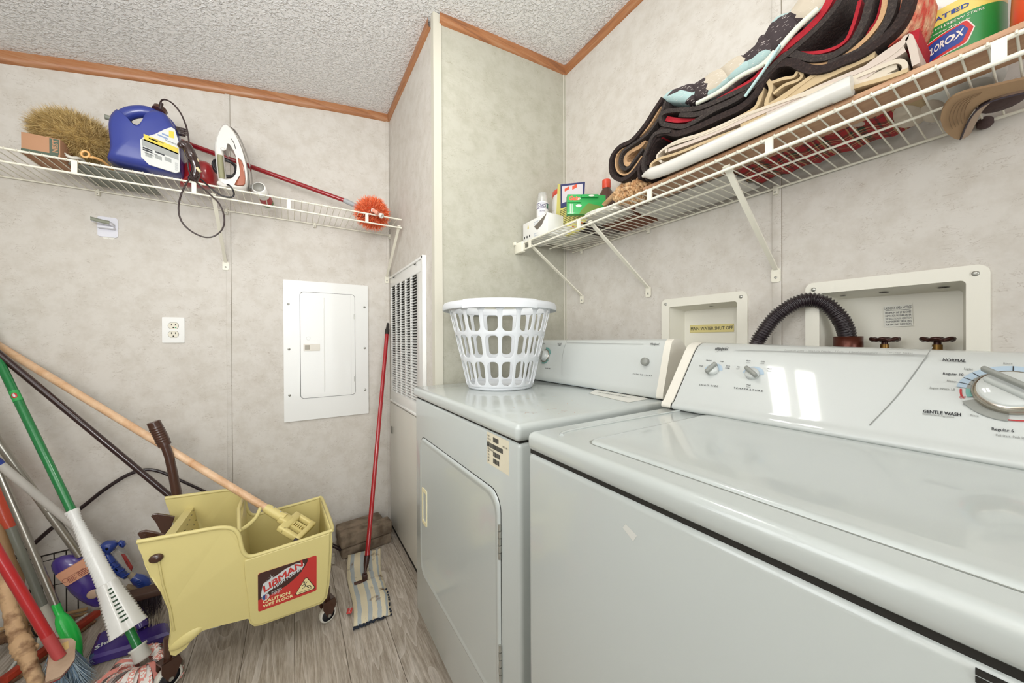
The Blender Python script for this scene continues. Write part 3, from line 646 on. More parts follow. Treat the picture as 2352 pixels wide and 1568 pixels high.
# ---------------- recessed plumbing boxes on the right wall ----------------
BOXP = mat('cream box plastic', 'e8e5d8', .4)
def wallbox(name, y0, y1, z0, z1, label, fl, dep, holes):
    t = thing(name, (XB, (y0+y1)/2, z0), label, 'plumbing box')
    X = frame((XB, y1, z0), (0, -1, 0), (0, 0, 1)); W, Hh = y1-y0, z1-z0
    b = MB().use(BOXP).at(X); o = rrect(0, 0, W, Hh, .018); i = rrect(fl, fl, W-fl, Hh-fl, .008)
    b.prism(o, 0, .007, i); b.build('flange', t, bevel=.002)
    b = MB().use(BOXP).at(X); i2 = rrect(fl+.012, fl+.012, W-fl-.012, Hh-fl-.012, .008)
    b.grid([[(p[0], p[1], .0) for p in i], [(p[0], p[1], -dep) for p in i2]], closed_u=True); b.add([(p[0], p[1], -dep) for p in i2], [tuple(range(len(i2)))], False)
    bx = b.build('recess', t)
    for u, v in ((.018, Hh-.018), (W-.018, Hh-.018)):
        b = MB().use(SCREW).at(X @ Matrix.Translation((u, v, .007))); b.lathe([(.0055, 0), (.005, .002), (.003, .003), (0, .0032)], 16); b.build('screw', t)
    for u, s in holes:
        b = MB().use(mat('dark brown hole', '33150f', .7)).at(X); d = dep*.5; v = Hh-fl-.0075
        b.add([(u+s*math.cos(a), v, -d+s*.8*math.sin(a)) for a in [i*PI/8 for i in range(16)]], [tuple(range(16))], False); b.build('knockout_hole', bx)
    return t, X, W, Hh, dep

t1, X, W, Hh, dep = wallbox('shutoff_box', SB[0], SB[1], SB[2], SB[3], 'small cream recessed plumbing box with a yellow strip reading MAIN WATER SHUT OFF', .030, .075, [(.16, .006)])
p = P(1585, 762, x=XB+dep-.001); q = P(1686, 738, x=XB+dep-.001); Y = frame((XB+dep-.002, p.y, p.z-.003), (0, -1, 0), (0, 0, 1)); ww = p.y-q.y
b = MB().use(mat('yellow tape', 'd9cb8a', .6)).at(Y); b.box(0, 0, 0, ww, .028, .0004); b.use(BLK).text('MAIN WATER SHUT OFF', .0165, .003, .0085, .0006, bold=.008, sx=(ww-.006)/.0165/10.9)
b.build('yellow_label', t1)
t2, X, W, Hh, dep = wallbox('washer_supply_box', LB[0], LB[1], LB[2], LB[3], 'large cream recessed washer supply box with two tap handles and a laundry notice', .030, .085, [(.065, .006), (.14, .009), (.232, .009)])
p = P(2032, 751, x=XB+dep-.001); q = P(2098, 704, x=XB+dep-.001); Y = frame((XB+dep-.002, p.y, p.z), (0, -1, .03), (0, 0, 1)); ww = p.y-q.y
b = MB().use(mat('notice paper', 'e9e8de', .6)).at(Y); b.box(0, 0, 0, ww, .054, .0004); b.use(BLK)
for k, (s_, z_) in enumerate((('LAUNDRY AREA NOTICE', .0095), ('MINIMUM OF 27 INCHES', .0068), ('DEPTH FOR WASHER-DRYER', .0068), ('INSTALLATION. IN ADDITION', .0068), ('TO MINIMUM 28 INCHES', .0068), ('FOR HALLWAY DIMENSION.', .0068))):
    V, _f = text_mesh(s_, .006, 0, 1, 'CENTER'); wd = max(v[0] for v in V)-min(v[0] for v in V)
    b.text(s_, z_, ww/2, (.0435, .0325, .0252, .0178, .0105, .0035)[k], .0006, align='CENTER', bold=.006, sx=ww*(.94 if k == 0 else .9)/(z_*wd))
b.box(.003, .0405, .0004, ww-.003, .0413, .0007); b.build('notice_label', t2)
HND = mat('dark bronze handle', '3f2019', .3, metal=.4)
for px in (2032, 2153):
    c = P(px, 783, x=XB+.035); b = MB().use(HND).at(c+Vector((0, 0, .004))); r = .0225
    b.tube([(r*math.cos(a)*(1+.08*math.cos(6*a)), r*math.sin(a)*(1+.08*math.cos(6*a)), .002*math.cos(6*a)) for a in [i*PI/24 for i in range(48)]], .0042, 8, closed=True)
    for k in range(3): a = k*PI/3; b.box(-r, -.0035, -.002, r, .0035, .003, .001) if k == 0 else b.tube([(-r*math.cos(a), -r*math.sin(a), 0), (r*math.cos(a), r*math.sin(a), 0)], .003, 6)
    b.lathe([(.006, -.014), (.006, .004), (.004, .006), (0, .006)], 12); b.build('tap_handle', t2)
    b = MB().use(mat('brass', '8a6a3a', .35, metal=.9)).at(c); b.lathe([(.008, -.05), (.008, -.008)], 12); b.build('valve_stem', t2)
c = P(1948, 783, x=XB+.030); b = MB().use(mat('copper brown pipe', '5a2c1e', .3, metal=.5)).at(c); b.lathe([(.027, -.06), (.0285, -.02), (.0285, .012), (.025, .012), (.025, -.03)], 28, caps=False)
b.build('standpipe', None, 'short copper-brown standpipe collar that the ribbed drain hose drops into', 'pipe', loc=c)
# ribbed drain hose
px = [(1712, 860, 1.10), (1738, 790, 1.115), (1752, 765, 1.12), (1775, 734, 1.13), (1802, 711, 1.14), (1835, 693, 1.155), (1865, 688, 1.17), (1895, 697, 1.18), (1922, 721, 1.19), (1939, 748, 1.205), (1946, 775, XB+.030), (1947, 800, XB+.030)]
pts = bez([P(a, b_, x=x) for a, b_, x in px], 26); n = len(pts)
b = MB().use(mat('black ribbed hose', '2b2226', .3, coat=.3)); 
L = [0.]
for i in range(1, n): L.append(L[-1]+(pts[i]-pts[i-1]).length)
b.tube(pts, [.0172+.0024*math.sin(L[i]*2*PI/.0068) for i in range(n)], 20)
b.build('drain_hose', None, 'black ribbed drain hose arching from behind the washer into the supply box', 'hose', loc=pts[n//2])
# ---------------- wire shelves ----------------
WIRE = mat('white vinyl coated wire', 'e6e2d2', .35, coat=.2)
def shelf_common(t, along, front, back, x0, x1, zt, zl, sp, struts, clips, brk, mid=None):
    """along='x': rails run along x, front/back are y values; along='y': the other way round"""
    Q = (lambda a, d, z: Vector((a, d, z))) if along == 'x' else (lambda a, d, z: Vector((d, a, z)))
    sg = 1 if back > front else -1
    b = MB().use(WIRE); b.tube([Q(x0, front, zt), Q(x1, front, zt)], .0037, 10); b.build('front_rail', t)
    b = MB().use(WIRE); b.tube([Q(x0, front-.002, zl), Q(x1, front-.002, zl)], .0037, 10); b.build('lower_front_rail', t)
    b = MB().use(WIRE); b.tube([Q(x0, back, zt-.004), Q(x1, back, zt-.004)], .003, 10); b.build('back_rail', t)
    if mid: b = MB().use(WIRE); b.tube([Q(x0, mid, zt-.0055), Q(x1, mid, zt-.0055)], .0028, 8); b.build('middle_rail', t)
    b = MB().use(WIRE); a = x0+.01
    while a < x1-.004:
        b.tube([Q(a, front-.0045, zt-.002), Q(a, front-.0035, zt+.0032), Q(a, front+.002, zt+.0036), Q(a, front+.012, zt+.001), Q(a, back, zt)], .0016, 6); a += sp
    b.build('deck_wires', t)
    for a in struts:
        b = MB().use(WIRE); u = .007
        if along == 'x': b.box(a-u, front-.0045, zl, a+u, front+.001, zt)
        else: b.box(front-.0045, a-u, zl, front+.001, a+u, zt)
        b.build('rail_strut', t)
    for a in clips:
        b = MB().use(mat('plastic wall clip', 'dcd8c8', .4)); 
        if along == 'x': b.box(a-.006, back-.005, zt-.022, a+.006, back+.0085, zt+.004, .002)
        else: b.box(back-.005, a-.006, zt-.022, back+.0085, a+.006, zt+.004, .002)
        b.use(SCREW); b.ball(Q(a, back-.005, zt-.016), .0028, seg=8); b.build('wall_clip', t)
    for a, a2, zf in brk:      # brace: top at front rail, foot on the wall
        p = Q(a, front+.004, zl+.012); q = Q(a2, back+.002, zf+.02); M_ = fit(p, q, Vector((1, 0, 0)) if along == 'x' else Vector((0, 1, 0)))
        b = MB().use(WIRE)
        s = Vector((.0065, 0, 0)) if along == 'x' else Vector((0, .0065, 0)); dd = (q-p).normalized(); nn = dd.cross(s).normalized()*.0028
        R = []
        for k, (w_, e) in enumerate(((1.2, p), (1, p.lerp(q, .08)), (1, p.lerp(q, .5)), (.9, q))): R.append([e-s*w_-nn, e+s*w_-nn, e+s*w_+nn, e-s*w_+nn])
        b.grid(R, closed_u=True, smooth=False); b.add(R[0], [(0, 1, 2, 3)], False)
        wall = back+.0062
        if along == 'x': b.prism([(0, 0)], 0, 0) if False else None
        Y = frame(Q(a2, wall, zf), (1, 0, 0) if along == 'x' else (0, -1, 0), (0, 0, 1)); b.at(Y); o = rrect(-.0115, -.018, .0115, .022, .006); b.prism(o, 0, .0035)
        bb = b.build('shelf_bracket', t)
        b = MB().use(SCREW).at(Y); b.ball((0, -.004, .0035), .0042, .0042, .002, 10); b.build('bracket_screw', bb)
FA, BA = 1.803, YA-.0095
tA = thing('wire_shelf', (-.3, 1.95, 1.70), 'white wire shelf on the back wall carrying the blue jug and the iron', 'shelf', )
sx = lambda px, y=FA: float(P(px, 430, y=y).x)
shelf_common(tA, 'x', FA, BA, -.992, .478, 1.710, 1.667, .0262, [sx(172), sx(446), sx(663), sx(842), -.95], [sx(227, YA), sx(520, YA), sx(722, YA), sx(893, YA)], [(-.262, -.262, 1.445), (.466, .470, 1.445)])
FB, BB = .885, XB-.0095
tB = thing('wire_shelf', (1.03, .5, 1.52), 'white wire shelf on the right wall above the machines, piled with blankets', 'shelf')
sy = lambda px, x=FB: float(P(px, 430, x=x).y)
shelf_common(tB, 'y', FB, BB, -.25, 1.292, 1.528, 1.497, .0247, [sy(1217), sy(1330), sy(1493), sy(1768), sy(2295)], [sy(1337, XB), sy(1491, XB), sy(1785, XB)], [(1.243, 1.233, 1.285), (.886, .863, 1.275), (.430, .437, 1.272)], mid=1.035)
b = MB().use(WIRE); b.box(FB-.012, 1.288, 1.488, FB+.008, YD-.002, 1.535, .003); b.box(FB-.020, 1.335, 1.526, FB-.008, YD-.001, 1.542, .002); b.build('end_bracket', tB)
# ---------------- laundry basket ----------------
c0 = P(1149, 887.6, z=.914); c0.z = .9137
def rb(z): return .1225+.0665*(z/.29)**1.05
t = thing('laundry_basket', c0, 'round white plastic laundry basket with rows of slots, standing on the dryer', 'basket')
WPL = mat('white basket plastic', 'd6d9dc', .35, spec=.5)
vs, fs, nc = [], [], 18
th0 = math.atan2(-c0.y, -c0.x)
def cell(bm_v, bm_f, a0, a1, z0, z1, hz0, hz1, mx):
    u0, u1 = a0, a1; W = u1-u0; hx0, hx1 = u0+W*mx, u1-W*mx; seg = 4
    rad = min((hz1-hz0)*.32, .016); ra = rad/.165; ra = min(ra, (hx1-hx0)*.42)
    inner = []; outer = []
    for cx, cz_, a in ((hx1-ra, hz0+rad, -90), (hx1-ra, hz1-rad, 0), (hx0+ra, hz1-rad, 90), (hx0+ra, hz0+rad, 180)):
        for k in range(seg+1):
            t_ = math.radians(a+90*k/seg); x = cx+ra*math.cos(t_); y = cz_+rad*math.sin(t_); inner.append((x, y))
            mid = (seg)/2; cxn = u1 if a in (-90, 0) else u0; cyn = z0 if a in (-90, 180) else z1
            if a == -90: o_ = (x if k < mid else cxn, cyn if k <= mid else y)
            elif a == 0: o_ = (cxn if k <= mid else x, y if k < mid else cyn)
            elif a == 90: o_ = (x if k < mid else cxn, cyn if k <= mid else y)
            else: o_ = (cxn if k <= mid else x, y if k < mid else cyn)
            if k == mid: o_ = (cxn, cyn)
            outer.append(o_)
    n = len(inner); b0 = len(bm_v)
    for (a, z) in inner+outer:
        r = rb(z); bm_v.append((r*math.cos(th0+a), r*math.sin(th0+a), z))
    for i in range(n): bm_f.append((b0+i, b0+n+i, b0+n+(i+1) % n, b0+(i+1) % n))
for k in range(nc):
    a0 = (k+.0)*2*PI/nc; a1 = (k+1)*2*PI/nc
    for z0, z1, h0, h1 in ((.012, .110, .020, .103), (.110, .2015, .117, .196), (.2015, .294, .207, .286)):
        cell(vs, fs, a0, a1, z0, z1, h0, h1, .12)
bm = bmesh.new(); V = [bm.verts.new(v) for v in vs]
for f in fs:
    try: bm.faces.new([V[i] for i in f])
    except ValueError: pass
bmesh.ops.remove_doubles(bm, verts=bm.verts[:], dist=.0004); bmesh.ops.recalc_face_normals(bm, faces=bm.faces[:])
me = bpy.data.meshes.new('lattice_wall'); bm.to_mesh(me); bm.free(); o = bpy.data.objects.new('lattice_wall', me); COL.objects.link(o); o.parent = t; me.materials.append(WPL)
me.polygons.foreach_set('use_smooth', [True]*len(me.polygons)); q = o.modifiers.new('s', 'SOLIDIFY'); q.thickness = .0034; q.offset = 0; q = o.modifiers.new('b', 'BEVEL'); q.width = .0008; q.segments = 2; q.limit_method = 'ANGLE'
b = MB().use(WPL).at(c0); b.lathe([(.0, .006), (.112, .006), (.119, .013), (.1222, .013), (.1225, .006), (.119, .001), (.113, 0), (0, 0)], 64, caps=False)
b.use(GAP).box(-.012, -.03, .0062, .020, -.012, .0066); b.use(WPL).box(-.009, -.027, .0066, .017, -.015, .0068); b.build('base', t)
b = MB().use(WPL).at(c0); b.lathe([(.1865, .284), (.1885, .292), (.197, .297), (.207, .294), (.2125, .284), (.2135, .285), (.2140, .300), (.208, .310), (.196, .3125), (.187, .308), (.1845, .296), (.1850, .284)], 64, caps=False)
for s_ in (th0-.62, th0+.0): # raised hand-grip steps on the rim
    R = []
    for k in range(13):
        a = s_+.62*k/12; R.append([(r*math.cos(a), r*math.sin(a), z) for r, z in ((.2138, .283), (.2155, .300), (.2085, .3125), (.196, .315))])
    b.grid(R)
b.build('rim', t)
# ---------------- mop bucket ----------------
YEL = mat('yellow bucket plastic', 'd6c887', .38, spec=.45); BRN = mat('dark brown plastic', '44281c', .3, coat=.3)
BO = Vector((-.1, 1.41, 0)); BU = Vector((.9986, .0523, 0)); BV = Vector((-.0523, .9986, 0)); BW = .335
def tap(z): return .022*max(0, (.42-z))/.30
def bpx(px, py, d=0, tp=True):            # point of the bucket's long face seen at a photo point
    z = .4
    for _ in range(4):
        q = PP(px, py, BO+BV*(d+(tap(z) if tp else 0)), BV); z = q.z
    return (q-BO).dot(BU), z
def bw(a, d, z): return BO+BU*a+BV*d+Vector((0, 0, z))
t = thing('mop_bucket', bw(-.1, BW/2, 0), 'yellow plastic mop bucket on casters with red and brown CAUTION WET FLOOR sticker', 'mop bucket')
rimpx = [(314, 1244), (350, 1238), (400, 1229), (450, 1220), (490, 1213), (518, 1211), (538, 1216), (549, 1230), (554, 1252), (561, 1270), (576, 1277), (610, 1268), (660, 1252), (710, 1236), (745, 1224), (762, 1218)]
rest = [(764, 1245), (760, 1300), (756, 1345), (751, 1372), (740, 1385), (722, 1392), (690, 1403), (640, 1421), (598, 1436), (584, 1438), (574, 1431), (570, 1420), (540, 1428), (500, 1438), (466, 1448), (444, 1464), (427, 1488), (403, 1506), (391, 1503), (386, 1480), (391, 1440), (387, 1402), (369, 1360), (346, 1326), (333, 1300), (326, 1275), (319, 1262)]
rim = [bpx(*p) for p in rimpx]; low = [bpx(*p) for p in rest]; OUT = rim+low; n = len(OUT); nr = len(rim)
near = [bw(a, tap(z), z) for a, z in OUT]; far = [bw(a, BW-tap(z), z) for a, z in OUT]
b = MB().use(YEL); b.add(near+far, [tuple(range(n))[::-1], tuple(range(n, 2*n))], False)
b.add(near+far, [(i, (i+1) % n, n+(i+1) % n, n+i) for i in range(nr-1, n-4)], True)
body = b.build('body', t); q = body.modifiers.new('s', 'SOLIDIFY'); q.thickness = .004; q.offset = -1
b = MB().use(YEL); fr = .0062
for d in (0, BW):
    pts = bez([bw(a, d+(tap(z) if d == 0 else -tap(z)), z) for a, z in rim], 4); b.tube(pts, fr, 8)
ra, rz = rim[-1]; la, lz = rim[0]
b.tube(bez([bw(ra, 0, rz), bw(ra+.006, .03, rz), bw(ra+.007, BW/2, rz), bw(ra+.006, BW-.03, rz), bw(ra, BW, rz)], 5), fr, 8)
b.tube([bw(OUT[-4][0]+.002, .01, OUT[-4][1]), bw(OUT[-4][0]+.002, BW-.01, OUT[-4][1])], .004, 8)
b.build('rim', t)
# raised panel for the water side, foot flare, grooves
b = MB().use(YEL); pn = [(560, 1285), (700, 1240), (758, 1222), (757, 1262), (753, 1330), (748, 1368), (738, 1381), (700, 1396), (640, 1417), (598, 1432), (582, 1433), (575, 1425), (570, 1380), (562, 1320)]
Q = [bpx(*p) for p in pn]; N0 = [bw(a, tap(z)-.006, z) for a, z in Q]; N1 = [bw(a, tap(z)+.001, z) for a, z in Q]; k = len(Q)
b.add(N0+N1, [tuple(range(k))[::-1]]+[(i, (i+1) % k, k+(i+1) % k, k+i) for i in range(k)], False); b.build('side_panel', t, bevel=.004)
b = MB().use(YEL)
fa, fz = bpx(428, 1466); ca_, sa_ = math.cos(.45), math.sin(.45)
b.grid([[bw(fa+(.043*math.cos(u)*ca_-.017*math.sin(u)*sa_)*s, tap(fz)-.010*math.sqrt(max(0, 1-s*s))+.002, fz+(.043*math.cos(u)*sa_+.017*math.sin(u)*ca_)*s) for u in [i*PI/10 for i in range(20)]] for s in (1, .9, .7, .45, .2, .02)], closed_u=True); b.build('foot_bulge', t)
b = MB().use(mat('yellow seam', 'cdbf80', .5)); 
pts = [bpx(*p) for p in [(355, 1277), (364, 1285), (374, 1340), (392, 1400), (400, 1448)]]; b.tube([bw(a, tap(z)-.0005, z) for a, z in pts], .0030, 6)
b.build('moulded_crease', t)
a, z = bpx(359, 1281); b = MB().use(BRN).at(frame(bw(a, tap(z), z), BU, (0, 0, 1))); b.lathe([(.0155, 0), (.0155, .004), (.012, .0075), (0, .009)], 28, sy=.8); b.build('pivot_cap', t)
# divider and hook, wringer funnel
da, dz = bpx(546, 1222)
b = MB().use(YEL); 
V = [bw(da, .01, dz-.008), bw(da, BW-.01, dz-.008), bw(da+.02, BW-.03, .20), bw(da+.02, .03, .20)]; V += [v+BU*.006 for v in V]
b.add(V, [(0, 1, 2, 3), (7, 6, 5, 4), (0, 4, 5, 1), (1, 5, 6, 2), (2, 6, 7, 3), (3, 7, 4, 0)], False)
b.tube([bw(da+.003, .004, dz+.001), bw(da-.006, BW*.5, dz+.012), bw(da+.003, BW-.004, dz+.001)], .006, 8); b.build('divider', t)
b = MB().use(YEL); b.tube(bez([bw(da, .02, dz-.005), bw(da+.02, .045, dz-.008), bw(da+.045, .075, dz+.002), bw(da+.058, .10, dz+.022)], 6), [.0065]*12+[.006]*6+[.0055], 8) ; b.build('hook', t)
b = MB().use(YEL)
p0 = bpx(376, 1232); p1 = bpx(402, 1227); z_ = p0[1]; a0, a1 = p0[0], p1[0]
zf_ = bpx(425, 1168, BW)[1]; V = [bw(a0, .006, z_), bw(a1, .006, z_), bw(a1, BW-.006, zf_), bw(a0, BW-.006, zf_)]; V += [v-Vector((0, 0, .006)) for v in V]
b.add(V, [(0, 1, 2, 3), (7, 6, 5, 4), (0, 4, 5, 1), (1, 5, 6, 2), (2, 6, 7, 3), (3, 7, 4, 0)], False)
b.add([bw(a1, .006, z_-.002), bw(a1, BW-.006, zf_-.002), bw(a1+.055, BW-.05, .22), bw(a1+.055, .05, .22)], [(0, 1, 2, 3)], False)
b.use(mat('wringer hole', '7d7348', .7))
for i in range(6):
    for j in range(5): s_ = .12+.12*j; dd = .06+.04*i; b.ball(bw(a1+.055*s_+.001, dd, z_+(.22-z_)*s_), .0025, seg=6)
b.build('wringer_plate', t)
for d, shp in ((.045, [(315, 1226), (322, 1221), (334, 1219), (352, 1222), (378, 1229), (374, 1242), (330, 1243), (322, 1236)]), (.27, [(346, 1186), (352, 1181), (362, 1180), (382, 1183), (401, 1187), (384, 1236), (371, 1225), (356, 1198)])):
    b = MB().use(BRN); Q = [bpx(px, py, d, False) for px, py in shp]; k = len(Q)
    V = [bw(a, d, z) for a, z in Q]+[bw(a, d+.010, z) for a, z in Q]; b.add(V, [tuple(range(k)), tuple(range(2*k-1, k-1, -1))]+[(i, k+i, k+(i+1) % k, (i+1) % k) for i in range(k)], False)
    a, z = bpx(*((331, 1231) if d < .1 else (360, 1190)), d, False); b.tube([bw(a, d-.002, z), bw(a, d+.012, z)], .0055, 14); b.build('wringer_bracket', t, bevel=.0015)
b = MB().use(BRN); d = BW+.024
hp = [(418, 1230), (412, 1165), (397, 1085), (388, 1045), (379, 1022), (366, 998), (352, 968)]
Q = [bpx(px, py, d, False) for px, py in hp]; W3 = [bw(a, d, z) for a, z in Q]
b.tube([W3[0], W3[1], W3[2], W3[3], W3[4], W3[5]], [.022, .0215, .0195, .019, .0185, .0185], 12, flat=.7); lever = b.build('wringer_lever', t)
b = MB().use(BRN); g0, g1 = W3[4], W3[6]; dd = (g1-g0); L_ = dd.length; m = 44
b.tube([g0+dd*(i/m) for i in range(m+1)], [(.0185+(.0013 if (i % 4) < 2 and .12 < i/m < .80 else 0))*(1 if i < m else .9) for i in range(m+1)], 18)
b.ball(g0+dd*.15, .019); b.build('grip', lever)
# casters
for px, py, ang, d, r_ in ((752, 1408, 20, .06, .030), (386, 1554, 35, .06, .034), (700, 1300, 10, BW-.04, .030), (400, 1400, 10, BW-.012, .0341)):
    if d < .1: c = P(px, py, z=r_)
    else: c = bw(.06 if px == 700 else -.13, d, r_)
    X = Matrix.Translation(c) @ Matrix.Rotation(math.radians(ang), 4, 'Z') @ Matrix.Rotation(PI/2, 4, 'X'); 
    b = MB().use(BRN); top = .13 if px in (752, 700) else .16
    Y = Matrix.Translation(c) @ Matrix.Rotation(math.radians(ang), 4, 'Z'); b.at(Y)
    for s_ in (-1, 1):
        o = [(-.006, -.004), (.008, -.006), (.028, .035), (.022, .058), (-.022, .058), (-.022, .03)]
        V = [(x, s_*.015, z) for x, z in o]+[(x, s_*.0175, z) for x, z in o]; k = len(o)
        b.add(V, [tuple(range(k)), tuple(range(2*k-1, k-1, -1))]+[(i, k+i, k+(i+1) % k, (i+1) % k) for i in range(k)], False)
    b.box(-.022, -.017, .052, .022, .017, .058); b.tube([(0, 0, .056), (0, 0, top-c.z)], .010, 12); ca = b.build('caster', t)
    b = MB().use(mat('white caster tread', 'd9d5ca', .5)).at(X); b.lathe([(r_*.78, -.010), (r_*.95, -.0105), (r_, -.006), (r_, .006), (r_*.95, .0105), (r_*.78, .010)], 36, caps=False)
    b.use(mat('black hub', '1d1f24', .35, coat=.3)).lathe([(.004, -.0105), (r_*.35, -.0105), (r_*.5, -.0055), (r_*.79, -.0095), (r_*.79, .0095), (r_*.5, .0055), (r_*.35, .0105), (.004, .0105)], 36)
    b.use(SCREW).lathe([(.006, -.020), (.006, .020)], 14); b.build('wheel', ca)
# sticker
L0 = PP(593, 1405, BO+BV*(tap(.19)-.0068), BV); L1 = PP(727, 1357, BO+BV*(tap(.19)-.0068), BV); T0 = PP(588, 1319, BO+BV*(tap(.33)-.0068), BV)
sw, sh = (L1-L0).length, (T0-L0).length; up = BV*(-.0733*0)+Vector((0, 0, 1))-BV*.073
S = frame(bw((L0-BO).dot(BU), tap(L0.z)-.0066, L0.z), BU, up)
RED_S = mat('sticker red', 'c0302b', .35, coat=.3); DBR = mat('sticker dark brown', '3b1c16', .35, coat=.3); CRM = mat('sticker cream', 'e8d9a0', .4); SIL = mat('sticker silver', 'cfd2d2', .35)
b = MB().use(RED_S).at(S); b.prism(rrect(0, 0, sw, sh, .006), 0, .0006)
b.use(DBR); arcp = [(0, sh*.31)]+[(sw*x, sh*y) for x, y in ((.12, .32), (.3, .36), (.5, .46), (.66, .60), (.78, .78), (.84, .92), (.83, .9995))]+[(sw*.04, sh*.9995), (.0002, sh*.96)]
b.prism(arcp, .0006, .0008)
b.use(SIL); el = [(sw*x, sh*y) for x, y in ((.045, .36), (.055, .50), (.08, .70), (.28, .79), (.45, .90), (.62, .95), (.74, .93), (.78, .86), (.74, .76), (.66, .70), (.40, .58), (.20, .46), (.08, .38))]
b.prism(el, .0008, .0010)
b.use(DBR); b.prism([(sw*x, sh*y) for x, y in ((.24, .45), (.245, .56), (.72, .78), (.73, .68), (.30, .455))], .0010, .0012)
rt = math.radians(24)
b.use(RED_S); V, _f = text_mesh('LIBMAN', .03, .25, .95, 'LEFT'); wd = max(v[0] for v in V)
b.text('LIBMAN', sh*.235, sw*.085, sh*.455, .0013, bold=.03, shear=.25, spacing=.95, sx=sw*.70/(sh*.235*wd)/math.cos(rt)*1.0, rot=rt)
b.use(SIL); V, _f = text_mesh('HIGH POWER', .03, .2, 1, 'LEFT'); wd = max(v[0] for v in V)
b.text('HIGH POWER', sh*.115, sw*.265, sh*.475, .0014, bold=.03, shear=.2, sx=sw*.47/(sh*.115*wd)/math.cos(rt), rot=rt)
for a in range(8): c_, q_ = math.cos(a*PI/4+.2), math.sin(a*PI/4+.2); L_ = .012 if a % 2 else .018; b.add([(sw*.22+c_*L_, sh*.77+q_*L_, .0015), (sw*.22-q_*.0012, sh*.77+c_*.0012, .0015), (sw*.22+q_*.0012, sh*.77-c_*.0012, .0015)], [(0, 1, 2)], False)
b.use(CRM); b.text('CAUTION', sh*.115, sw*.075, sh*.175, .0010, bold=.035, sx=1.12); b.text('WET FLOOR', sh*.105, sw*.075, sh*.07, .0010, bold=.035, sx=1.08)
b.use(DBR); tri = [(.63, .07), (.96, .07), (.975, .12), (.83, .47), (.79, .47), (.615, .12)]; b.prism([(sw*x, sh*y) for x, y in tri], .0007, .0009)
b.use(CRM); b.prism([(sw*(.797+(x-.797)*.9), sh*(.23+(y-.23)*.9)) for x, y in tri], .0009, .0011)
b.use(BLK); b.box(sw*.66, sh*.115, .0011, sw*.93, sh*.125, .0013)
for x0, y0, x1, y1 in ((.78, .33, .80, .24), (.80, .24, .88, .22), (.88, .22, .90, .15), (.80, .24, .74, .20), (.79, .30, .83, .35), (.79, .31, .73, .28), (.80, .25, .86, .17)):
    p_, q_ = Vector((sw*x0, sh*y0, .0012)), Vector((sw*x1, sh*y1, .0012)); s_ = (q_-p_).normalized().cross(Vector((0, 0, 1)))*.0011; b.add([p_-s_, p_+s_, q_+s_, q_-s_], [(0, 1, 2, 3)], False)
b.prism([(sw*.775+.003*math.cos(i*PI/6), sh*.36+.003*math.sin(i*PI/6)) for i in range(12)], .0011, .0013)
b.use(SIL).prism([(sw*.12+.0105*math.cos(i*PI/12), sh*.33+.0105*math.sin(i*PI/12)) for i in range(24)], .0009, .0011)
b.use(mat('flag blue', '2d4a86', .4)).prism([(sw*.12+.0095*math.cos(PI*.45+i*PI/12), sh*.33+.0095*math.sin(PI*.45+i*PI/12)) for i in range(13)], .0011, .0012)
b.use(RED_S)
for k in range(3): b.box(sw*.12-.001+k*.0032, sh*.33-.0085+k*.001, .0011, sw*.12+.0004+k*.0032, sh*.33+.007, .0013)
b.use(SIL)
for k in range(3): b.text(('Proud Family', 'Quality Made', 'in the USA')[k], .0055, sw*.215, sh*(.385-.04*k), .0012, bold=.02, shear=.2, rot=.15)
b.build('warning_sticker', t)
# ---------------- mop with wooden handle standing in the bucket ----------------
def wood_round(name, c1, c2, ns=14): return wood_mat(name, c1, c2, (1, 1, 1), ns, .4)
t = thing('wet_mop', P(690, 1215, y=1.58), 'wet mop with pale wooden handle and yellow clamp, standing in the yellow bucket', 'mop')
a = P(0, 796, y=2.08); c = P(634, 1180, y=1.585); dv = (c-a).normalized(); a2 = back(a, dv, .02)
b = MB().use(wood_mat('pale pine handle', 'c99a70', 'e6c6a4', (3, 3, 3), 5, .4)); b.tube([a2, a, a.lerp(c, .5), c], [.0125, .0125, .0125, .0125], 20); b.build('handle', t)
up = Vector((0, 0, 1)); sd = dv.cross(up).normalized(); X = Matrix((sd, dv.cross(sd), dv)).transposed().to_4x4(); X.translation = c
PYE = mat('pale yellow clamp', 'dccb86', .4)
b = MB().use(PYE).at(X); b.lathe([(.015, -.045), (.0165, -.03), (.0165, .02), (.019, .035)], 20)
b.box(-.022, -.012, .02, .022, .012, .06, .006); b.box(-.058, -.011, .045, .058, .011, .075, .006); b.box(-.058, -.011, .06, -.040, .011, .125, .005); b.box(.040, -.011, .06, .058, .011, .125, .005)
b.box(-.058, -.012, .118, .058, .012, .137, .005); b.box(-.02, -.005, .06, -.008, .005, .12); b.box(.008, -.005, .06, .02, .005, .12)
for k in range(6): b.box(-.008, -.009, .066+.008*k, .008, .009, .070+.008*k)
cl = b.build('clamp', t)
for z_ in (-.02, .01): b = MB().use(SCREW).at(X); b.ball((0, -.016, z_), .003); b.build('clamp_screw', cl)
b = MB().use(mat('clamp knob', '3b3230', .4)).at(X); b.lathe([(0, 0)], 4) if False else b.box(.055, -.008, .12, .068, .008, .138, .003); b.build('clamp_knob', t)
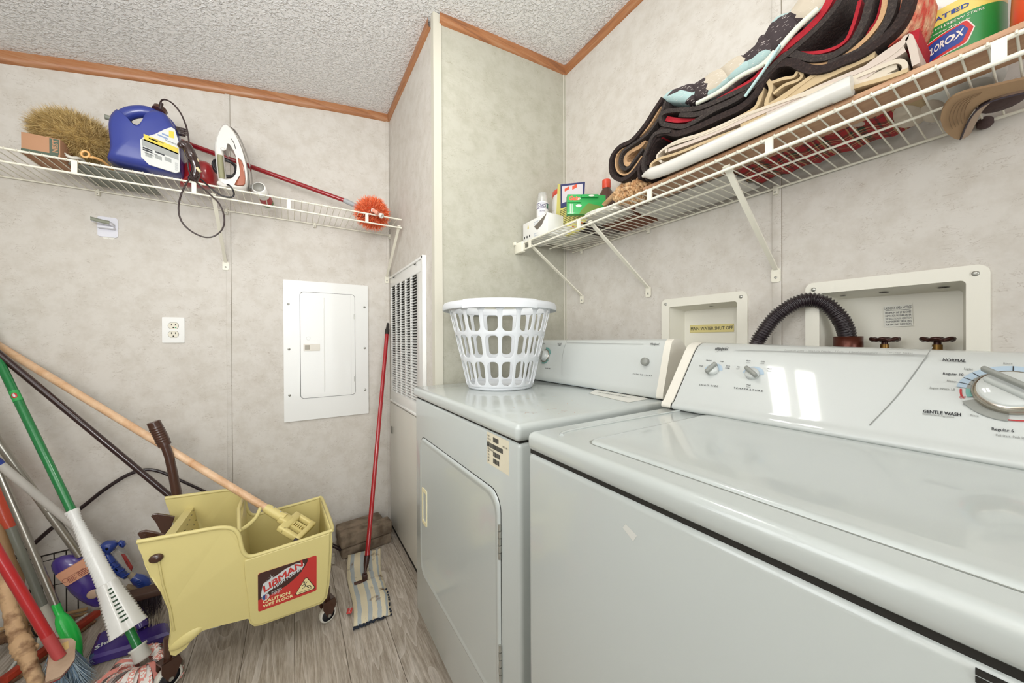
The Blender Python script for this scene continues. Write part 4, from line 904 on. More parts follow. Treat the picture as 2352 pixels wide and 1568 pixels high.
# ---------------- flat mop against the closet corner ----------------
t = thing('flat_mop', P(840, 1330, z=0.01), 'flat mop with thin red handle and dirty blue-and-cream striped pad, leaning in the corner', 'mop')
a = P(891, 742, x=XC-.014); a.y = min(a.y, YA-.04); a = P(891, 742, y=YA-.04); c = P(843, 1280, z=.085)
b = MB().use(mat('red painted tube', 'a51c22', .25, coat=.5)); e = a.lerp(c, .055); b.tube([e, c], .0105, 16); b.build('handle', t)
b = MB().use(mat('black rubber end', '2a2420', .5)); b.tube([a, a.lerp(e, .55), a.lerp(e, .6), e.lerp(c, .004)], [.0065, .0085, .0118, .0118], 14); b.build('hanging_cap', t)
b = MB().use(mat('brown joint', '3a2018', .35)); g = P(838, 1318, z=.045); b.tube([c+(a-c).normalized()*.01, c, c.lerp(g, .4), c.lerp(g, .7), g], [.0125, .0125, .0115, .007, .006], 14)
b.box(g.x-.010, g.y-.012, .018, g.x+.010, g.y+.012, .046, .003); b.build('swivel_joint', t)
def pad_mat():
    m, nt, bb = nodes_mat('striped mop pad'); L = nt.links.new; tc = N(nt, 'ShaderNodeTexCoord'); sp = N(nt, 'ShaderNodeSeparateXYZ'); L(tc.outputs['UV'], sp.inputs[0])
    r = N(nt, 'ShaderNodeValToRGB'); r.color_ramp.interpolation = 'CONSTANT'; cr = r.color_ramp; W_ = (*srgb('d8cdb0'), 1); B_ = (*srgb('a9b0b2'), 1)
    cr.elements[0].position = 0; cr.elements[0].color = W_; cr.elements[1].position = .09; cr.elements[1].color = B_
    for p_, cc in ((.2, W_), (.38, B_), (.50, W_), (.63, B_), (.74, W_), (.86, B_), (.92, W_)): q_ = cr.elements.new(p_); q_.color = cc
    n_ = N(nt, 'ShaderNodeTexNoise'); n_.inputs['Scale'].default_value = 22; n_.inputs['Detail'].default_value = 5; L(tc.outputs['Object'], n_.inputs['Vector'])
    ad = N(nt, 'ShaderNodeMath', operation='MULTIPLY_ADD'); ad.inputs[1].default_value = .09; ad.inputs[2].default_value = -.045; L(n_.outputs[0], ad.inputs[0])
    a2_ = N(nt, 'ShaderNodeMath', operation='ADD'); L(sp.outputs[0], a2_.inputs[0]); L(ad.outputs[0], a2_.inputs[1]); L(a2_.outputs[0], r.inputs[0])
    mr = N(nt, 'ShaderNodeMapRange'); mr.inputs[1].default_value = .60; mr.inputs[2].default_value = .74; L(n_.outputs[0], mr.inputs[0])
    x = N(nt, 'ShaderNodeMix', data_type='RGBA'); x.inputs[7].default_value = (*srgb('6d5136'), 1); L(r.outputs[0], x.inputs[6]); L(mr.outputs[0], x.inputs[0]); L(x.outputs[2], bb.inputs['Base Color']); bb.inputs['Roughness'].default_value = .95
    n2_ = N(nt, 'ShaderNodeTexNoise'); n2_.inputs['Scale'].default_value = 260; L(tc.outputs['Object'], n2_.inputs['Vector']); bp = N(nt, 'ShaderNodeBump'); bp.inputs['Distance'].default_value = .002; bp.inputs['Strength'].default_value = .6; L(n2_.outputs[0], bp.inputs['Height']); L(bp.outputs[0], bb.inputs['Normal'])
    return m
random.seed(2)
q00, q10, q11, q01 = P(812, 1440, z=.012), P(898, 1408, z=.012), P(872, 1256, z=.038), P(797, 1268, z=.038); nu, nv = 14, 22
rows = []; uv = []
for j in range(nv+1):
    v = j/nv; r = []
    for i in range(nu+1):
        u = i/nu; ss = 1/(1+math.exp(-14*(v-.5))) ; p_ = q00.lerp(q10, u).lerp(q01.lerp(q11, u), v)
        bulge = .006*math.sin(PI*v)*(1 if u > .5 else -1)*0; e = min(u, 1-u, v, 1-v)
        z = .004+.016*min(1, e*9)**.6+.003*math.sin(u*9+v*4)+.002*math.sin(v*23+u*3)+.024*max(0, v-.78)/.22
        r.append(Vector((p_.x+.006*math.sin(v*7), p_.y, z))); uv.append((u, v))
    rows.append(r)
b = MB().use(pad_mat()); b.grid(rows); pad = b.build('pad', t)
ul = pad.data.uv_layers.new(name='u')
for lp in pad.data.loops: ul.data[lp.index].uv = uv[lp.vertex_index]
b = MB().use(mat('navy fringe', '232a38', .9)); 
for i in range(46):
    f = i/45; p_ = q00.lerp(q10, f) if f < .8 else q10.lerp(q11, (f-.8)*1.6)
    b.ball(p_+Vector((random.uniform(-.003, .003), random.uniform(-.005, .003), -.004)), .0045, .0045, .004, 6)
b.build('fringe', t)
b = MB().use(mat('brown plate', '4a2a1c', .5)); b.box(g.x-.045, g.y-.012, .017, g.x+.012, g.y+.006, .022, .002); b.build('frame_plate', t)
c = P(803, 1404, z=.01); b = MB().use(RED_S).at(frame(c, (.3, 1, 0), (-1, .3, 0))); b.box(-.014, -.010, 0, .014, .010, .006, .003); b.use(SIL).text('O-Cedar', .008, -.0125, -.003, .0063); b.build('brand_tag', t)
# ---------------- stacked stone bricks ----------------
BRK = mat('weathered brick', '8a7a68', .95, bump=(60, .7, .004), mott=('5f5142', 18, .4, .65))
for k, (z0, z1, lab) in enumerate(((0, .052, 'lower of two long weathered bricks stacked in the corner'), (.053, .118, 'upper of two long weathered bricks stacked in the corner, split lengthways on top'))):
    a = P(789, 1288, z=0); e = P(898, 1258, z=0); a = Vector((.205, 1.905, 0)); e = Vector((.452, 1.93, 0)); u = (e-a).normalized(); v = Vector((-u.y, u.x, 0))
    X = Matrix((u, v, Vector((0, 0, 1)))).transposed().to_4x4(); X.translation = a+Vector((0, 0, 0))
    b = MB().use(BRK).at(X); L_ = (e-a).length
    if k == 0: b.box(0, 0, z0, L_-.004, .14, z1, .007)
    else: b.box(-.006, -.003, z0, L_, .068, z1, .009, 3); b.box(-.004, .070, z0, L_-.028, .145, z1+.004, .010, 3)
    b.build('brick', None, lab, 'brick', 'bricks in the back corner', loc=a)
# spring and string beside the bricks
t = MB().use(mat('dark steel spring', '3c2e30', .35, metal=.8)); s0, s1 = P(760, 1250, z=.05), P(784, 1262, z=.05); pts = []
d = s1-s0; u = d.normalized(); v = u.cross(Vector((0, 0, 1))).normalized(); w_ = u.cross(v)
for i in range(14*10+1): an = i*2*PI/10; pts.append(s0+d*(i/140)+(v*math.cos(an)+w_*math.sin(an))*.007)
t.tube(pts, .0014, 5); t.build('coil_spring', None, 'small dark coil spring lying between the bucket and the bricks', 'spring', loc=s0)
b = MB().use(mat('white string', 'c4bcae', .9)); pts = []
for i in range(60): f = i/59; p_ = P(762+7*math.sin(i*.9), 1270+24*f, z=.012); pts.append(p_)
b.tube(bez(pts, 2), .0016, 5); b.build('string', None, 'tangle of pale string on the floor beside the bucket', 'string', loc=pts[0])
# ---------------- cleaning tools in the left corner ----------------
def pole(parent, name, m, a, c, r0, r1=None, seg=16):
    b = MB().use(m); b.tube([a, a.lerp(c, .5), c], [r0, ((r1 or r0)+r0)/2, r1 or r0], seg); return b.build(name, parent)
def ext(a, c, k): return a+(a-c)*k       # a moved on beyond, away from c
def along(a, c): # matrix whose z runs a->c with x as level as possible, origin at c
    z = (c-a).normalized(); x = z.cross(Vector((0, 0, 1))).normalized(); y = z.cross(x); X = Matrix((x, y, z)).transposed().to_4x4(); X.translation = c; return X
def facing(c, z):   # origin c, z along the pole, y pointing to the room side (-y)
    z = z.normalized(); x = z.cross(Vector((0, 1, 0))).normalized(); y = z.cross(x); X = Matrix((x, y, z)).transposed().to_4x4(); X.translation = c; return X
ALU = mat('satin aluminium', 'a9a59c', .3, metal=.85); GRN = mat('green painted tube', '12743a', .22, coat=.5)
# dark pole
a, c = P(0, 815, y=1.98), P(420, 1168, y=1.90); e = ext(c, a, .55); e = a+(c-a)*((a.z-.0)/(a.z-c.z))*1.0; e.z = .012
t = thing('dark_broom', e, 'dark brown pole running behind the bucket, its head hidden behind it', 'broom')
pole(t, 'handle', mat('dark brown lacquer', '2d1716', .25, coat=.4), back(a, (c-a).normalized(), .1), e, .0105)
b = MB().use(mat('dark brown block', '3a2418', .6)).at(Matrix.Translation((e.x, e.y, 0))); b.box(-.12, -.02, .0, .03, .02, .035, .006); b.build('head', t)
# bent black rod against the wall
pts = [P(x_, y_, y=2.055+.02*i/10) for i, (x_, y_) in enumerate([(18, 1290), (62, 1262), (120, 1212), (185, 1167), (240, 1124), (290, 1092), (330, 1079), (365, 1082), (410, 1101), (495, 1140), (560, 1172)])]
b = MB().use(mat('black lacquered tube', '231519', .25, coat=.5)); q = bez(pts, 6); b.tube(q, [.0075-.0045*max(0, (i/len(q)-.45)) for i in range(len(q))], 12)
b.build('bent_rod', None, 'bent black metal rod curving along the wall behind the green mop', 'rod', loc=pts[6])
# green mop with white wringer sleeve and pink strips
a, c = P(8, 850, y=1.96), P(300, 1452, y=1.60)
t = thing('twist_mop', P(318, 1500, z=0), 'green-handled mop with a ribbed white wringer sleeve and pink-and-white cloth strips', 'mop')
d = (c-a).normalized(); bot = c+d*((c.z-.075)/-d.z)
pole(t, 'handle', GRN, back(a, d, .3), bot, .0112)
b = MB().use(mat('green label', '2f9d50', .4)).at(facing(P(30, 912, y=1.92), d)); 
X = facing(P(30, 912, y=1.92), d); c_ = a+d*((P(30, 912, y=1.92)-a).dot(d)); X.translation = c_
b = MB().use(mat('green label', '2f9d50', .4)).at(X); b.lathe([(.0116, -.02), (.0116, .02)], 20, caps=False); b.use(mat('sticker red', 'c0302b')); b.ball((.002, .0108, 0), .007, .002, .011, 12); b.use(SIL).at(X); b.ball((.002, .0116, 0), .004, .002, .008, 8); b.build('handle_label', t)
WTW = mat('white ribbed sleeve', 'e3e3df', .3, coat=.2)
s0 = a+d*((P(172, 1172, y=1.8)-a).dot(d)); 
def on(px, py): # parameter along the pole axis nearest the photo point
    r = Vector(ray(px, py)).normalized(); o = Vector((0, 0, H)); w0 = o-a; B_ = r.dot(d); return (B_*(-r.dot(w0))+d.dot(w0))/(1-B_*B_)
u0, u1, um, uf = on(172, 1170), on(286, 1452), on(207, 1268), on(240, 1350)
vx = (Vector((0, 0, H))-(a+d*um)); vx = (vx-d*vx.dot(d)).normalized(); sx_ = d.cross(vx)
if ray(0, 0)[0]*0+sx_.x < 0: sx_ = -sx_
X = Matrix((sx_, vx, d)).transposed().to_4x4(); X.translation = a
b = MB().use(WTW).at(X); L_ = uf-u0; R = []; m = 96; sg = 28
for i in range(m+1):
    f = i/m; u = u0+L_*f
    base = float(np.interp(f, [0, .05, .14, .3, .42, .55, .8, 1], [.0175, .0145, .0125, .0145, .0175, .0200, .0215, .0230]))
    row = []
    for k in range(sg):
        an = 2*PI*k/sg; chev = (u-abs(math.cos(an))*.018)/.0095; rr = base+(.0016*math.sin(chev*2*PI) if .03 < f < .93 else 0)
        row.append((rr*math.cos(an), rr*math.sin(an)*(1-.45*max(0, (f-.4)/.6)), u))
    R.append(row)
b.grid(R, closed_u=True)
sl = b.build('wringer_sleeve', t)
# flared scoop, a gutter with saw teeth on both edges
b = MB().use(WTW).at(X); R = []; m = 84
for i in range(m+1):
    f = i/m; u = uf-.01+(u1-uf+.01)*f; w_ = .0235+.0185*f; tooth = (.0038 if (i % 5) < 2 else 0) if .12 < f < .95 else 0
    row = []
    for k in range(17):
        s_ = -1+k/8; x = s_*(w_-(tooth if abs(s_) > .99 else 0)); dpt = .019+(.007*f)-.026*abs(s_)**2.2*(1-.35*f)-.006*math.exp(-(s_/.22)**2)*(1-f*.3)
        row.append((x, dpt, u+.012*s_*0))
    R.append(row)
b.grid(R); sc_ = b.build('scoop', sl); q = sc_.modifiers.new('s', 'SOLIDIFY'); q.thickness = .003
b = MB().use(mat('slot dark green', '173a1d', .6)).at(X)
for k in range(9):
    f = .14+.082*k; u = uf-.01+(u1-uf+.01)*f; y = .019+.007*f-.006*(1-f*.3)+.0062
    b.add([(-.011, y-.001, u-.0022), (.011, y-.001, u-.0022), (.011, y-.001, u+.0026), (-.011, y-.001, u+.0026)], [(0, 1, 2, 3)], False)
b.build('slots', sl)
b = MB().use(mat('clear white collar', 'cfd0c8', .3)); b.at(X); ub = (bot-a).dot(d); b.lathe([(.0135, ub-.045), (.022, ub-.047), (.022, ub-.042), (.0185, ub-.038), (.021, ub-.005), (.013, ub)], 24); b.build('collar', t)
def strip_mat():
    m_, nt, bb = nodes_mat('pink printed cloth'); L = nt.links.new; tc = N(nt, 'ShaderNodeTexCoord'); v_ = N(nt, 'ShaderNodeTexVoronoi'); v_.inputs['Scale'].default_value = 170; L(tc.outputs['Object'], v_.inputs['Vector'])
    r_ = N(nt, 'ShaderNodeMapRange'); r_.inputs[1].default_value = .46; r_.inputs[2].default_value = .52; L(v_.outputs[0], r_.inputs[0])
    x = N(nt, 'ShaderNodeMix', data_type='RGBA'); x.inputs[6].default_value = (*srgb('e9e3dc'), 1); x.inputs[7].default_value = (*srgb('e0958a'), 1); L(r_.outputs[0], x.inputs[0]); L(x.outputs[2], bb.inputs['Base Color']); bb.inputs['Roughness'].default_value = .9
    return m_
PKA, PKB, PKC = strip_mat(), mat('white cloth strip', 'e8e2dc', .9), mat('salmon cloth strip', 'd98b80', .9)
random.seed(11); ctr = Vector((bot.x, bot.y, .07))
fb = P(305, 1560, z=.02)
for i in range(64):
    an = 2*PI*i/64+random.uniform(-.1, .1); Rr = random.uniform(.08, .155)*(1-.42*max(0, math.cos(an))); b = MB().use((PKA, PKB, PKA, PKB, PKC)[i % 5])
    c1 = Vector((ctr.x+math.cos(an)*.02, ctr.y+math.sin(an)*.02, .070)); 
    e1 = Vector((ctr.x+.0+math.cos(an)*Rr, ctr.y-.015+math.sin(an)*Rr*.9, .012)); md = c1.lerp(e1, .45)+Vector((0, 0, random.uniform(.008, .045))); m2 = c1.lerp(e1, .85)+Vector((0, 0, random.uniform(.0, .02)))
    cv = bez([c1, md, m2, e1, e1+Vector((math.cos(an+1.3), math.sin(an+1.3), 0))*.03], 5); sd = Vector((-math.sin(an), math.cos(an), 0)); tw = random.uniform(-.6, .6); w_ = random.uniform(.0060, .0085)
    rows = []
    for k, p_ in enumerate(cv):
        q_ = tw*k/len(cv)*2; s_ = (sd*math.cos(q_)+Vector((0, 0, 1))*math.sin(q_))*w_; p2 = Vector((p_.x, p_.y, max(p_.z, .006+random.uniform(0, .002)))); rows.append([p2-s_, p2+s_])
    for r_ in rows:
        for v_ in r_: v_.z = max(v_.z, .002)
    b.grid(rows); st = b.build('cloth_strip', t)
# telescopic pole with lime green dust-broom grip
a, c = P(0, 1088, y=1.95), P(128, 1388, y=1.86); d = (c-a).normalized()
t = thing('dust_broom', P(195, 1525, z=0), 'aluminium pole with a bright lime-green grip and broom head', 'broom')
pole(t, 'pole', ALU, back(a, d, .35), c, .0098)
p1, p2, p3, p4 = P(146, 1428, y=1.84), P(164, 1462, y=1.82), P(176, 1498, y=1.80), P(186, 1524, y=1.79)
LIME = mat('lime green plastic', '2fdc5c', .25, coat=.4)
b = MB().use(LIME); b.tube(bez([c-d*.004, c+d*.03, p1, p2, p3, p4], 6), [.0108+.0118*max(0, math.sin(min(1, max(0, (i/30-.25)/.6))*PI))**.8 for i in range(31)], 18, flat=.8); g_ = b.build('grip', t)
b = MB().use(mat('pale lime inlay', '9cc46f', .35)); q = PP(152, 1457, p1+Vector((0, -.0215, 0)), Vector((0, 1, .1))); b.at(fit(p1, p2)) ; b.X.translation = q; b.ball((0, 0, 0), .009, .004, .019, 16); b.build('grip_inlay', g_)
b = MB().use(mat('lime brush frame', '8fbf5a', .5)); hc = p4
b.tube(bez([p4+Vector((-.03, 0, -.0)), p4, p4+Vector((.030, .0, -.030)), p4+Vector((.028, 0, -.055))], 5), .010, 10, flat=.6); b.build('broom_head', t)
b = MB().use(mat('pale bristle', 'c9cdb9', .7)); random.seed(4)
strands(b, lambda: (p4+Vector((random.uniform(-.035, .03), random.uniform(-.008, .008), -.022)), (random.uniform(-.25, .25), random.uniform(-.1, .1), -1)), 350, .045, .0012); b.build('bristles', t)['kind'] = 'stuff'
# grey pole with orange twist grip
a, c = P(22, 1205, y=2.0), P(104, 1402, y=1.95); d = (c-a).normalized()
t = thing('grey_squeegee', P(125, 1440, y=1.5), 'grey pole with an orange grip at its top and a white clamp at its foot', 'squeegee')
pole(t, 'pole', mat('grey green tube', '838579', .4), a, c, .0115)
b = MB().use(mat('orange red grip', 'cf4f35', .35, coat=.3)); b.tube([a+d*.01, a, a-d*.03, a-d*.09, a-d*.17, a-d*.24], [.0135, .0145, .0195, .021, .018, .015], 18, flat=.85); b.build('grip', t)
b = MB().use(mat('cream clamp', 'd2cebf', .4)); foot = Vector((P(130, 1440, y=1.95).x, 1.93, .05)); b.tube([c-d*.02, c, c.lerp(foot, .5), foot], [.0125, .0135, .016, .018], 14); b.box(foot.x-.035, foot.y-.012, .0, foot.x+.03, foot.y+.012, .055, .006); b.build('clamp', t)
b = MB().use(mat('dark wire', '2c2a28', .4, metal=.6)); b.tube(bez([c, c+Vector((-.02, -.02, -.03)), c+Vector((-.015, -.025, -.06)), c+Vector((.0, -.02, -.09))], 5), .0022, 6); b.build('wire_bail', t)
# aluminium pole with press buttons -> violet steam head
a, c = P(20, 1048, y=1.92), P(184, 1277, y=1.93); d = (c-a).normalized(); foot = P(300, 1440, z=.03)
t = thing('steam_mop', P(290, 1470, z=0), 'violet floor mop with a peach label plate, its jointed aluminium pole leaning left', 'mop')
pl = pole(t, 'pole', ALU, back(a, d, .3), c, .0112)
b = MB().use(ALU)
for px, py in ((87, 1157), (104, 1176)):
    u = P(px, py, y=1.93); k = (u-a).dot(d); b.ball(a+d*k+Vector((0.004, -.0105, 0.004)), .0042, .003, .004, 8)
k = (P(112, 1186, y=1.93)-a).dot(d); b.tube([a+d*(k-.004), a+d*(k+.004)], .0119, 16); b.build('button', pl)
VIO = mat('violet plastic', '43307f', .25, coat=.5)
# tank: a pointed shell
b = MB().use(VIO); o = [(110, 1302), (118, 1284), (136, 1273), (180, 1268), (235, 1300), (246, 1345), (240, 1392), (226, 1398), (202, 1388), (176, 1372), (155, 1350), (146, 1332)]
Q = [P(px, py, y=1.93) for px, py in o]; cc = sum(Q, Vector())/len(Q); k = len(Q)
rings = []
for s_, dy in ((.25, -.034), (.6, -.029), (.88, -.016), (1, 0), (.9, .02), (.4, .03)): rings.append([cc+(q-cc)*s_+Vector((0, dy, 0)) for q in Q])
b.grid(rings, closed_u=True); b.add(rings[0], [tuple(range(k))], False); b.build('tank', t, sub=1)
PEA = mat('peach label', 'd99f80', .4)
Q = [P(px, py, y=1.888) for px, py in ((134, 1318), (205, 1276), (217, 1308), (152, 1347))]; u = (Q[2]-Q[3]); v = (Q[0]-Q[3]); S = frame(Q[3], u, v)
b = MB().use(PEA).at(S); b.prism(rrect(0, 0, u.length, v.length, .005), -.012, 0); b.use(mat('label ink', '7e3a34', .5))
b.text('steam clean with', .0065, .018, .024, .0006); 
for i in range(4): b.box(.012, .006+.0042*i, .0003, .030+.004*(i % 2), .0075+.0042*i, .0006); b.box(.040, .005+.0055*i, .0003, .066, .0072+.0055*i, .0006)
I = rg(.0065, 20); O_ = rg(.0075, 20); b.add([(x+.009, y+.021, .0005) for x, y in I]+[(x+.009, y+.021, .0005) for x, y in O_], [(i, 22+i-1, 22+i, i+1) for i in range(20)], False)
b.build('label_plate', t)
b = MB().use(mat('beige badge', 'b79a86', .4)); q = P(214, 1364, y=1.893); b.ball(q, .017, .004, .017, 16); b.build('badge', t)
# triangular foot on the floor
o = [(204, 1506), (226, 1452), (250, 1440), (292, 1440), (330, 1424), (350, 1432), (386, 1428), (392, 1452), (340, 1470), (300, 1484), (206, 1512)]
Q = [P(px, py, z=.03) for px, py in o]; k = len(Q)
b = MB().use(VIO); cc = sum(Q, Vector())/k; r0 = [Vector((q.x, q.y, .004)) for q in Q]; r1 = [Vector((q.x, q.y, .024)) for q in Q]; r2 = [Vector((cc.x+(q.x-cc.x)*.9, cc.y+(q.y-cc.y)*.86, .032)) for q in Q]
b.grid([r0, r1, r2], closed_u=True, smooth=False); b.add(r2, [tuple(range(k))], False); ft = b.build('floor_head', t)
p_ = P(216, 1494, z=.0335); q_ = P(252, 1474, z=.0335); b = MB().use(SIL).at(frame(p_, q_-p_, (0, 1, 0))); b.text('Shark', .030, bold=.02, shear=.4, sx=1.0); b.build('head_lettering', ft)
b = MB().use(VIO); j0 = P(318, 1408, y=1.84); b.tube([P(296, 1366, y=1.88), j0, P(330, 1440, z=.04)], [.012, .021, .016], 16, flat=.6)
b.use(mat('beige screw cap', '9b8d7c', .5)); b.ball(P(317, 1420, y=1.815), .005, .003, .005, 8); b.ball(P(326, 1431, y=1.81), .005, .003, .005, 8); b.build('swivel_neck', t)
# blue spray mop
a, c = P(0, 1066, y=1.86), P(243, 1269, y=1.98); d = (c-a).normalized()
t = thing('spray_mop', P(300, 1400, z=0), 'spray mop with white pole, blue trigger housing and clear bottle', 'mop')
pole(t, 'pole', mat('white grey tube', 'c2beb7', .35, coat=.2), back(a, d, .3), c, .0112)
b = MB().use(mat('blue pole label', '2d3e8c', .4)); q = a-d*.012; b.tube([q-d*.03, q+d*.012], .0116, 16); b.build('pole_label', t)
BLU = mat('royal blue plastic', '2c4596', .25, coat=.4); y_ = 1.97
b = MB().use(BLU); 
def shell(b, o, y0, th, rnd=.8):
    Q = [P(px, py, y=y0) for px, py in o]; cc = sum(Q, Vector())/len(Q); k = len(Q); R = []
    for s_, dy in ((.2, -1), (.62, -.92), (.9, -.55), (1, 0), (.9, .55), (.2, 1)): R.append([cc+(q-cc)*s_+Vector((0, dy*th, 0)) for q in Q])
    b.grid(R, closed_u=True)
shell(b, [(230, 1250), (243, 1242), (262, 1241), (272, 1248), (264, 1262), (250, 1272), (238, 1264)], y_, .022)
shell(b, [(270, 1246), (276, 1240), (286, 1242), (290, 1250), (285, 1257), (276, 1254)], y_, .012)
shell(b, [(240, 1268), (250, 1268), (266, 1286), (290, 1312), (298, 1322), (288, 1330), (272, 1322), (252, 1296)], y_-.004, .016)
for k in range(4): p_ = P(256+11*k, 1292+10*k, y=y_-.020); b.tube([p_+Vector((-.010, 0, -.004)), p_+Vector((.010, 0, .006))], .0035, 8)
b.build('trigger_housing', t)
b = MB().use(mat('clear bottle', 'e2e2dc', .08, trans=.7, alpha=.6)); shell(b, [(256, 1270), (272, 1252), (286, 1260), (298, 1286), (308, 1306), (304, 1318), (292, 1312), (272, 1292)], y_+.01, .016); bt = b.build('bottle', t)
b = MB().use(mat('bottle label red', 'a03a36', .5)); shell(b, [(278, 1272), (287, 1272), (306, 1302), (302, 1312), (290, 1296)], y_-.006, .003); b.build('bottle_label', bt)
b = MB().use(mat('grey beige neck', 'b3a48d', .5)); b.tube([P(296, 1318, y=y_), P(318, 1332, y=y_)], .0105, 14); b.build('neck', t)
b = MB().use(BLU); b.tube([P(306, 1324, y=y_), P(318, 1330, y=y_), P(330, 1338, y=y_), P(337, 1346, y=y_)], [.013, .0195, .021, .015], 16)
for k in range(3): p_ = P(316+3*k, 1334+4*k, y=y_-.021); b.box(p_.x-.006, p_.y-.002, p_.z-.001, p_.x+.006, p_.y+.003, p_.z+.001)
b.build('knob', t)
b = MB().use(mat('tan mop bar', 'a08a6c', .6)); p_, q_ = P(290, 1346, y=1.98), P(345, 1358, y=1.98); b.tube([p_, q_], .009, 12); b.tube([P(330, 1346, y=1.97), Vector((P(345, 1400, y=1.98).x, 1.98, .02))], .007, 8); b.build('foot_bar', t)
# hand brush behind the bucket
bb_ = P(335, 1405, z=.0); t = thing('deck_brush', bb_, 'dark bristle scrubbing brush lying behind the bucket foot', 'brush')
b = MB().use(mat('brown brush block', '4a3226', .6)); p_ = P(330, 1368, y=1.86); b.box(p_.x-.07, 1.835, p_.z-.005, p_.x+.06, 1.89, p_.z+.022, .006); blk = b.build('block', t)
b = MB().use(mat('dark bristle', '2c2025', .7)); random.seed(8); strands(b, lambda: (Vector((p_.x+random.uniform(-.055, .045), random.uniform(1.837, 1.888), p_.z)), (random.uniform(-.2, .2), -.25, -1)), 700, p_.z*.62, .0016, .1, .15)
b.build('bristles', t)['kind'] = 'stuff'
b = MB().use(mat('cream bristle tips', 'b8ab97', .8)); strands(b, lambda: (Vector((p_.x+random.uniform(-.055, .05), random.uniform(1.81, 1.86), p_.z*.45)), (random.uniform(-.2, .2), -.25, -1)), 350, p_.z*.40, .0018, .1, .2); b.build('bristle_tips', t)['kind'] = 'stuff'
b = MB().use(mat('cream string', 'c9bda4', .9)); pts = [P(338+8*math.sin(i*.7)+i*.5, 1412+3*math.cos(i*1.1)+.2*i, z=.015+.004*math.sin(i)) for i in range(40)]; b.tube(bez(pts, 2), .0022, 5)
b.build('string', None, 'cream string lying in front of the dark scrubbing brush', 'string', loc=pts[0])
# red push broom
a, c = P(0, 1282, y=1.08), P(136, 1508, y=1.05); c = P(136, 1506, z=.130); a = P(0, 1280, y=1.66); d = (c-a).normalized()
t = thing('push_broom', P(150, 1520, z=0), 'broom with thick red handle, worn pinkish wooden block and blue bristles', 'broom')
b = MB().use(mat('red broom tube', 'b7262a', .3, coat=.4)); b.tube([back(a, d, .35), a, c-d*.03], .0126, 20); b.use(mat('worn red tube', 'bb4a4a', .55)); b.tube([c-d*.075, c-d*.02, c+d*.005], [.0128, .0130, .0130], 20); b.build('handle', t)
WB = mat('worn beige block', 'c2a68d', .5, mott=('a98d74', 14, .45, .7))
o = [(113, 1500), (118, 1472), (135, 1466), (165, 1465), (174, 1472), (172, 1512), (160, 1530), (140, 1552), (106, 1566), (104, 1562)]
n_ = Vector((.30, -.42, .86)).normalized(); Q = [PP(px, py, c, n_) for px, py in o]; k = len(Q)
b = MB().use(WB); lowr = [q-n_*.010 for q in Q]; b.add(Q+lowr, [tuple(range(k))]+[(i, k+i, k+(i+1) % k, (i+1) % k) for i in range(k)], False)
b.use(mat('red block edge', 'a33a3c', .4)); b.add([q-n_*.010 for q in Q]+[q-n_*.016 for q in Q], [(i, k+i, k+(i+1) % k, (i+1) % k) for i in range(k)]+[tuple(range(2*k-1, k-1, -1))], False)
b.use(mat('yellow sticker', 'd9b878', .5)); q4 = [PP(px, py, c+n_*.0006, n_) for px, py in ((141, 1478), (157, 1471), (158, 1488), (148, 1494))]; b.add(q4, [(0, 1, 2, 3)], False)
b.build('block', t)
random.seed(9); b = MB().use(mat('pale blue bristle', 'afc3cf', .6)); cc = sum(Q, Vector())/k
def bro(): 
    u, v = random.random(), random.random(); p_ = PP(118+50*u, 1482+66*v if u < .5 else 1482+40*v, c-n_*.016, n_); out = Vector((.55, .05, 0))*(u*.9)
    return p_, -n_*.55+out*.8+Vector((random.uniform(-.12, .12), random.uniform(-.12, .12), -.65))
strands(b, bro, 1500, .115, .0024, .12, .25, 4); b.use(mat('blue bristle', '7d99b3', .6)); strands(b, bro, 800, .11, .0022, .15, .25, 4)
b.build('bristles', t)['kind'] = 'stuff'
# gnarled branch walking stick
ks = [(4, 1310, 1.80, .0140), (12, 1340, 1.79, .0150), (16, 1370, 1.78, .0150), (24, 1400, 1.77, .0155), (32, 1432, 1.75, .0175), (40, 1458, 1.74, .0175), (48, 1478, 1.72, .0225), (56, 1494, 1.71, .0225), (62, 1508, 1.70, .0180), (70, 1530, 1.68, .0160), (82, 1560, 1.66, .0160), (96, 1600, 1.62, .0155)]
LOG = mat('peeled branch', 'd0ab82', .7, mott=('7a5537', 26, .46, .66), bump=(70, .5, .003))
pts = bez([P(x, y, y=yy) for x, y, yy, r in ks], 6); rr = [ks[min(len(ks)-1, i//6)][3]*(1-(i % 6)/6)+ks[min(len(ks)-1, i//6+1)][3]*((i % 6)/6) for i in range(len(pts))]
top = pts[0]+(pts[0]-pts[8]).normalized()*.03; last = pts[-1]; fl = last+(last-pts[-8])*max(.05, (last.z-.014)/max(.01, pts[-8].z-last.z))
b = MB().use(LOG); b.tube([top]+pts+[fl], [.013]+[r*(1+.06*math.sin(i*1.7)) for i, r in enumerate(rr)]+[.0135], 16)
q = P(74, 1490, y=1.715); b.ball(q+Vector((.002, .004, 0)), .011, .011, .012, 10)
b.build('walking_stick', None, 'gnarled peeled tree-branch stick leaning at the far left edge', 'stick', loc=fl)
# tan handle behind
a, c = P(0, 1215, y=2.0), P(22, 1285, y=2.0); 
b = MB().use(mat('tan handle', 'a8845c', .5)); b.tube([a+(a-c)*.3, a, c, Vector((c.x+.02, 2.0, .25)), Vector((c.x+.03, 2.0, .012))], [.012, .0135, .013, .012, .012], 14); b.build('tan_handle', None, 'tan wooden handle half hidden behind the orange grip at the left edge', 'handle', loc=Vector((c.x+.03, 2.0, 0)))
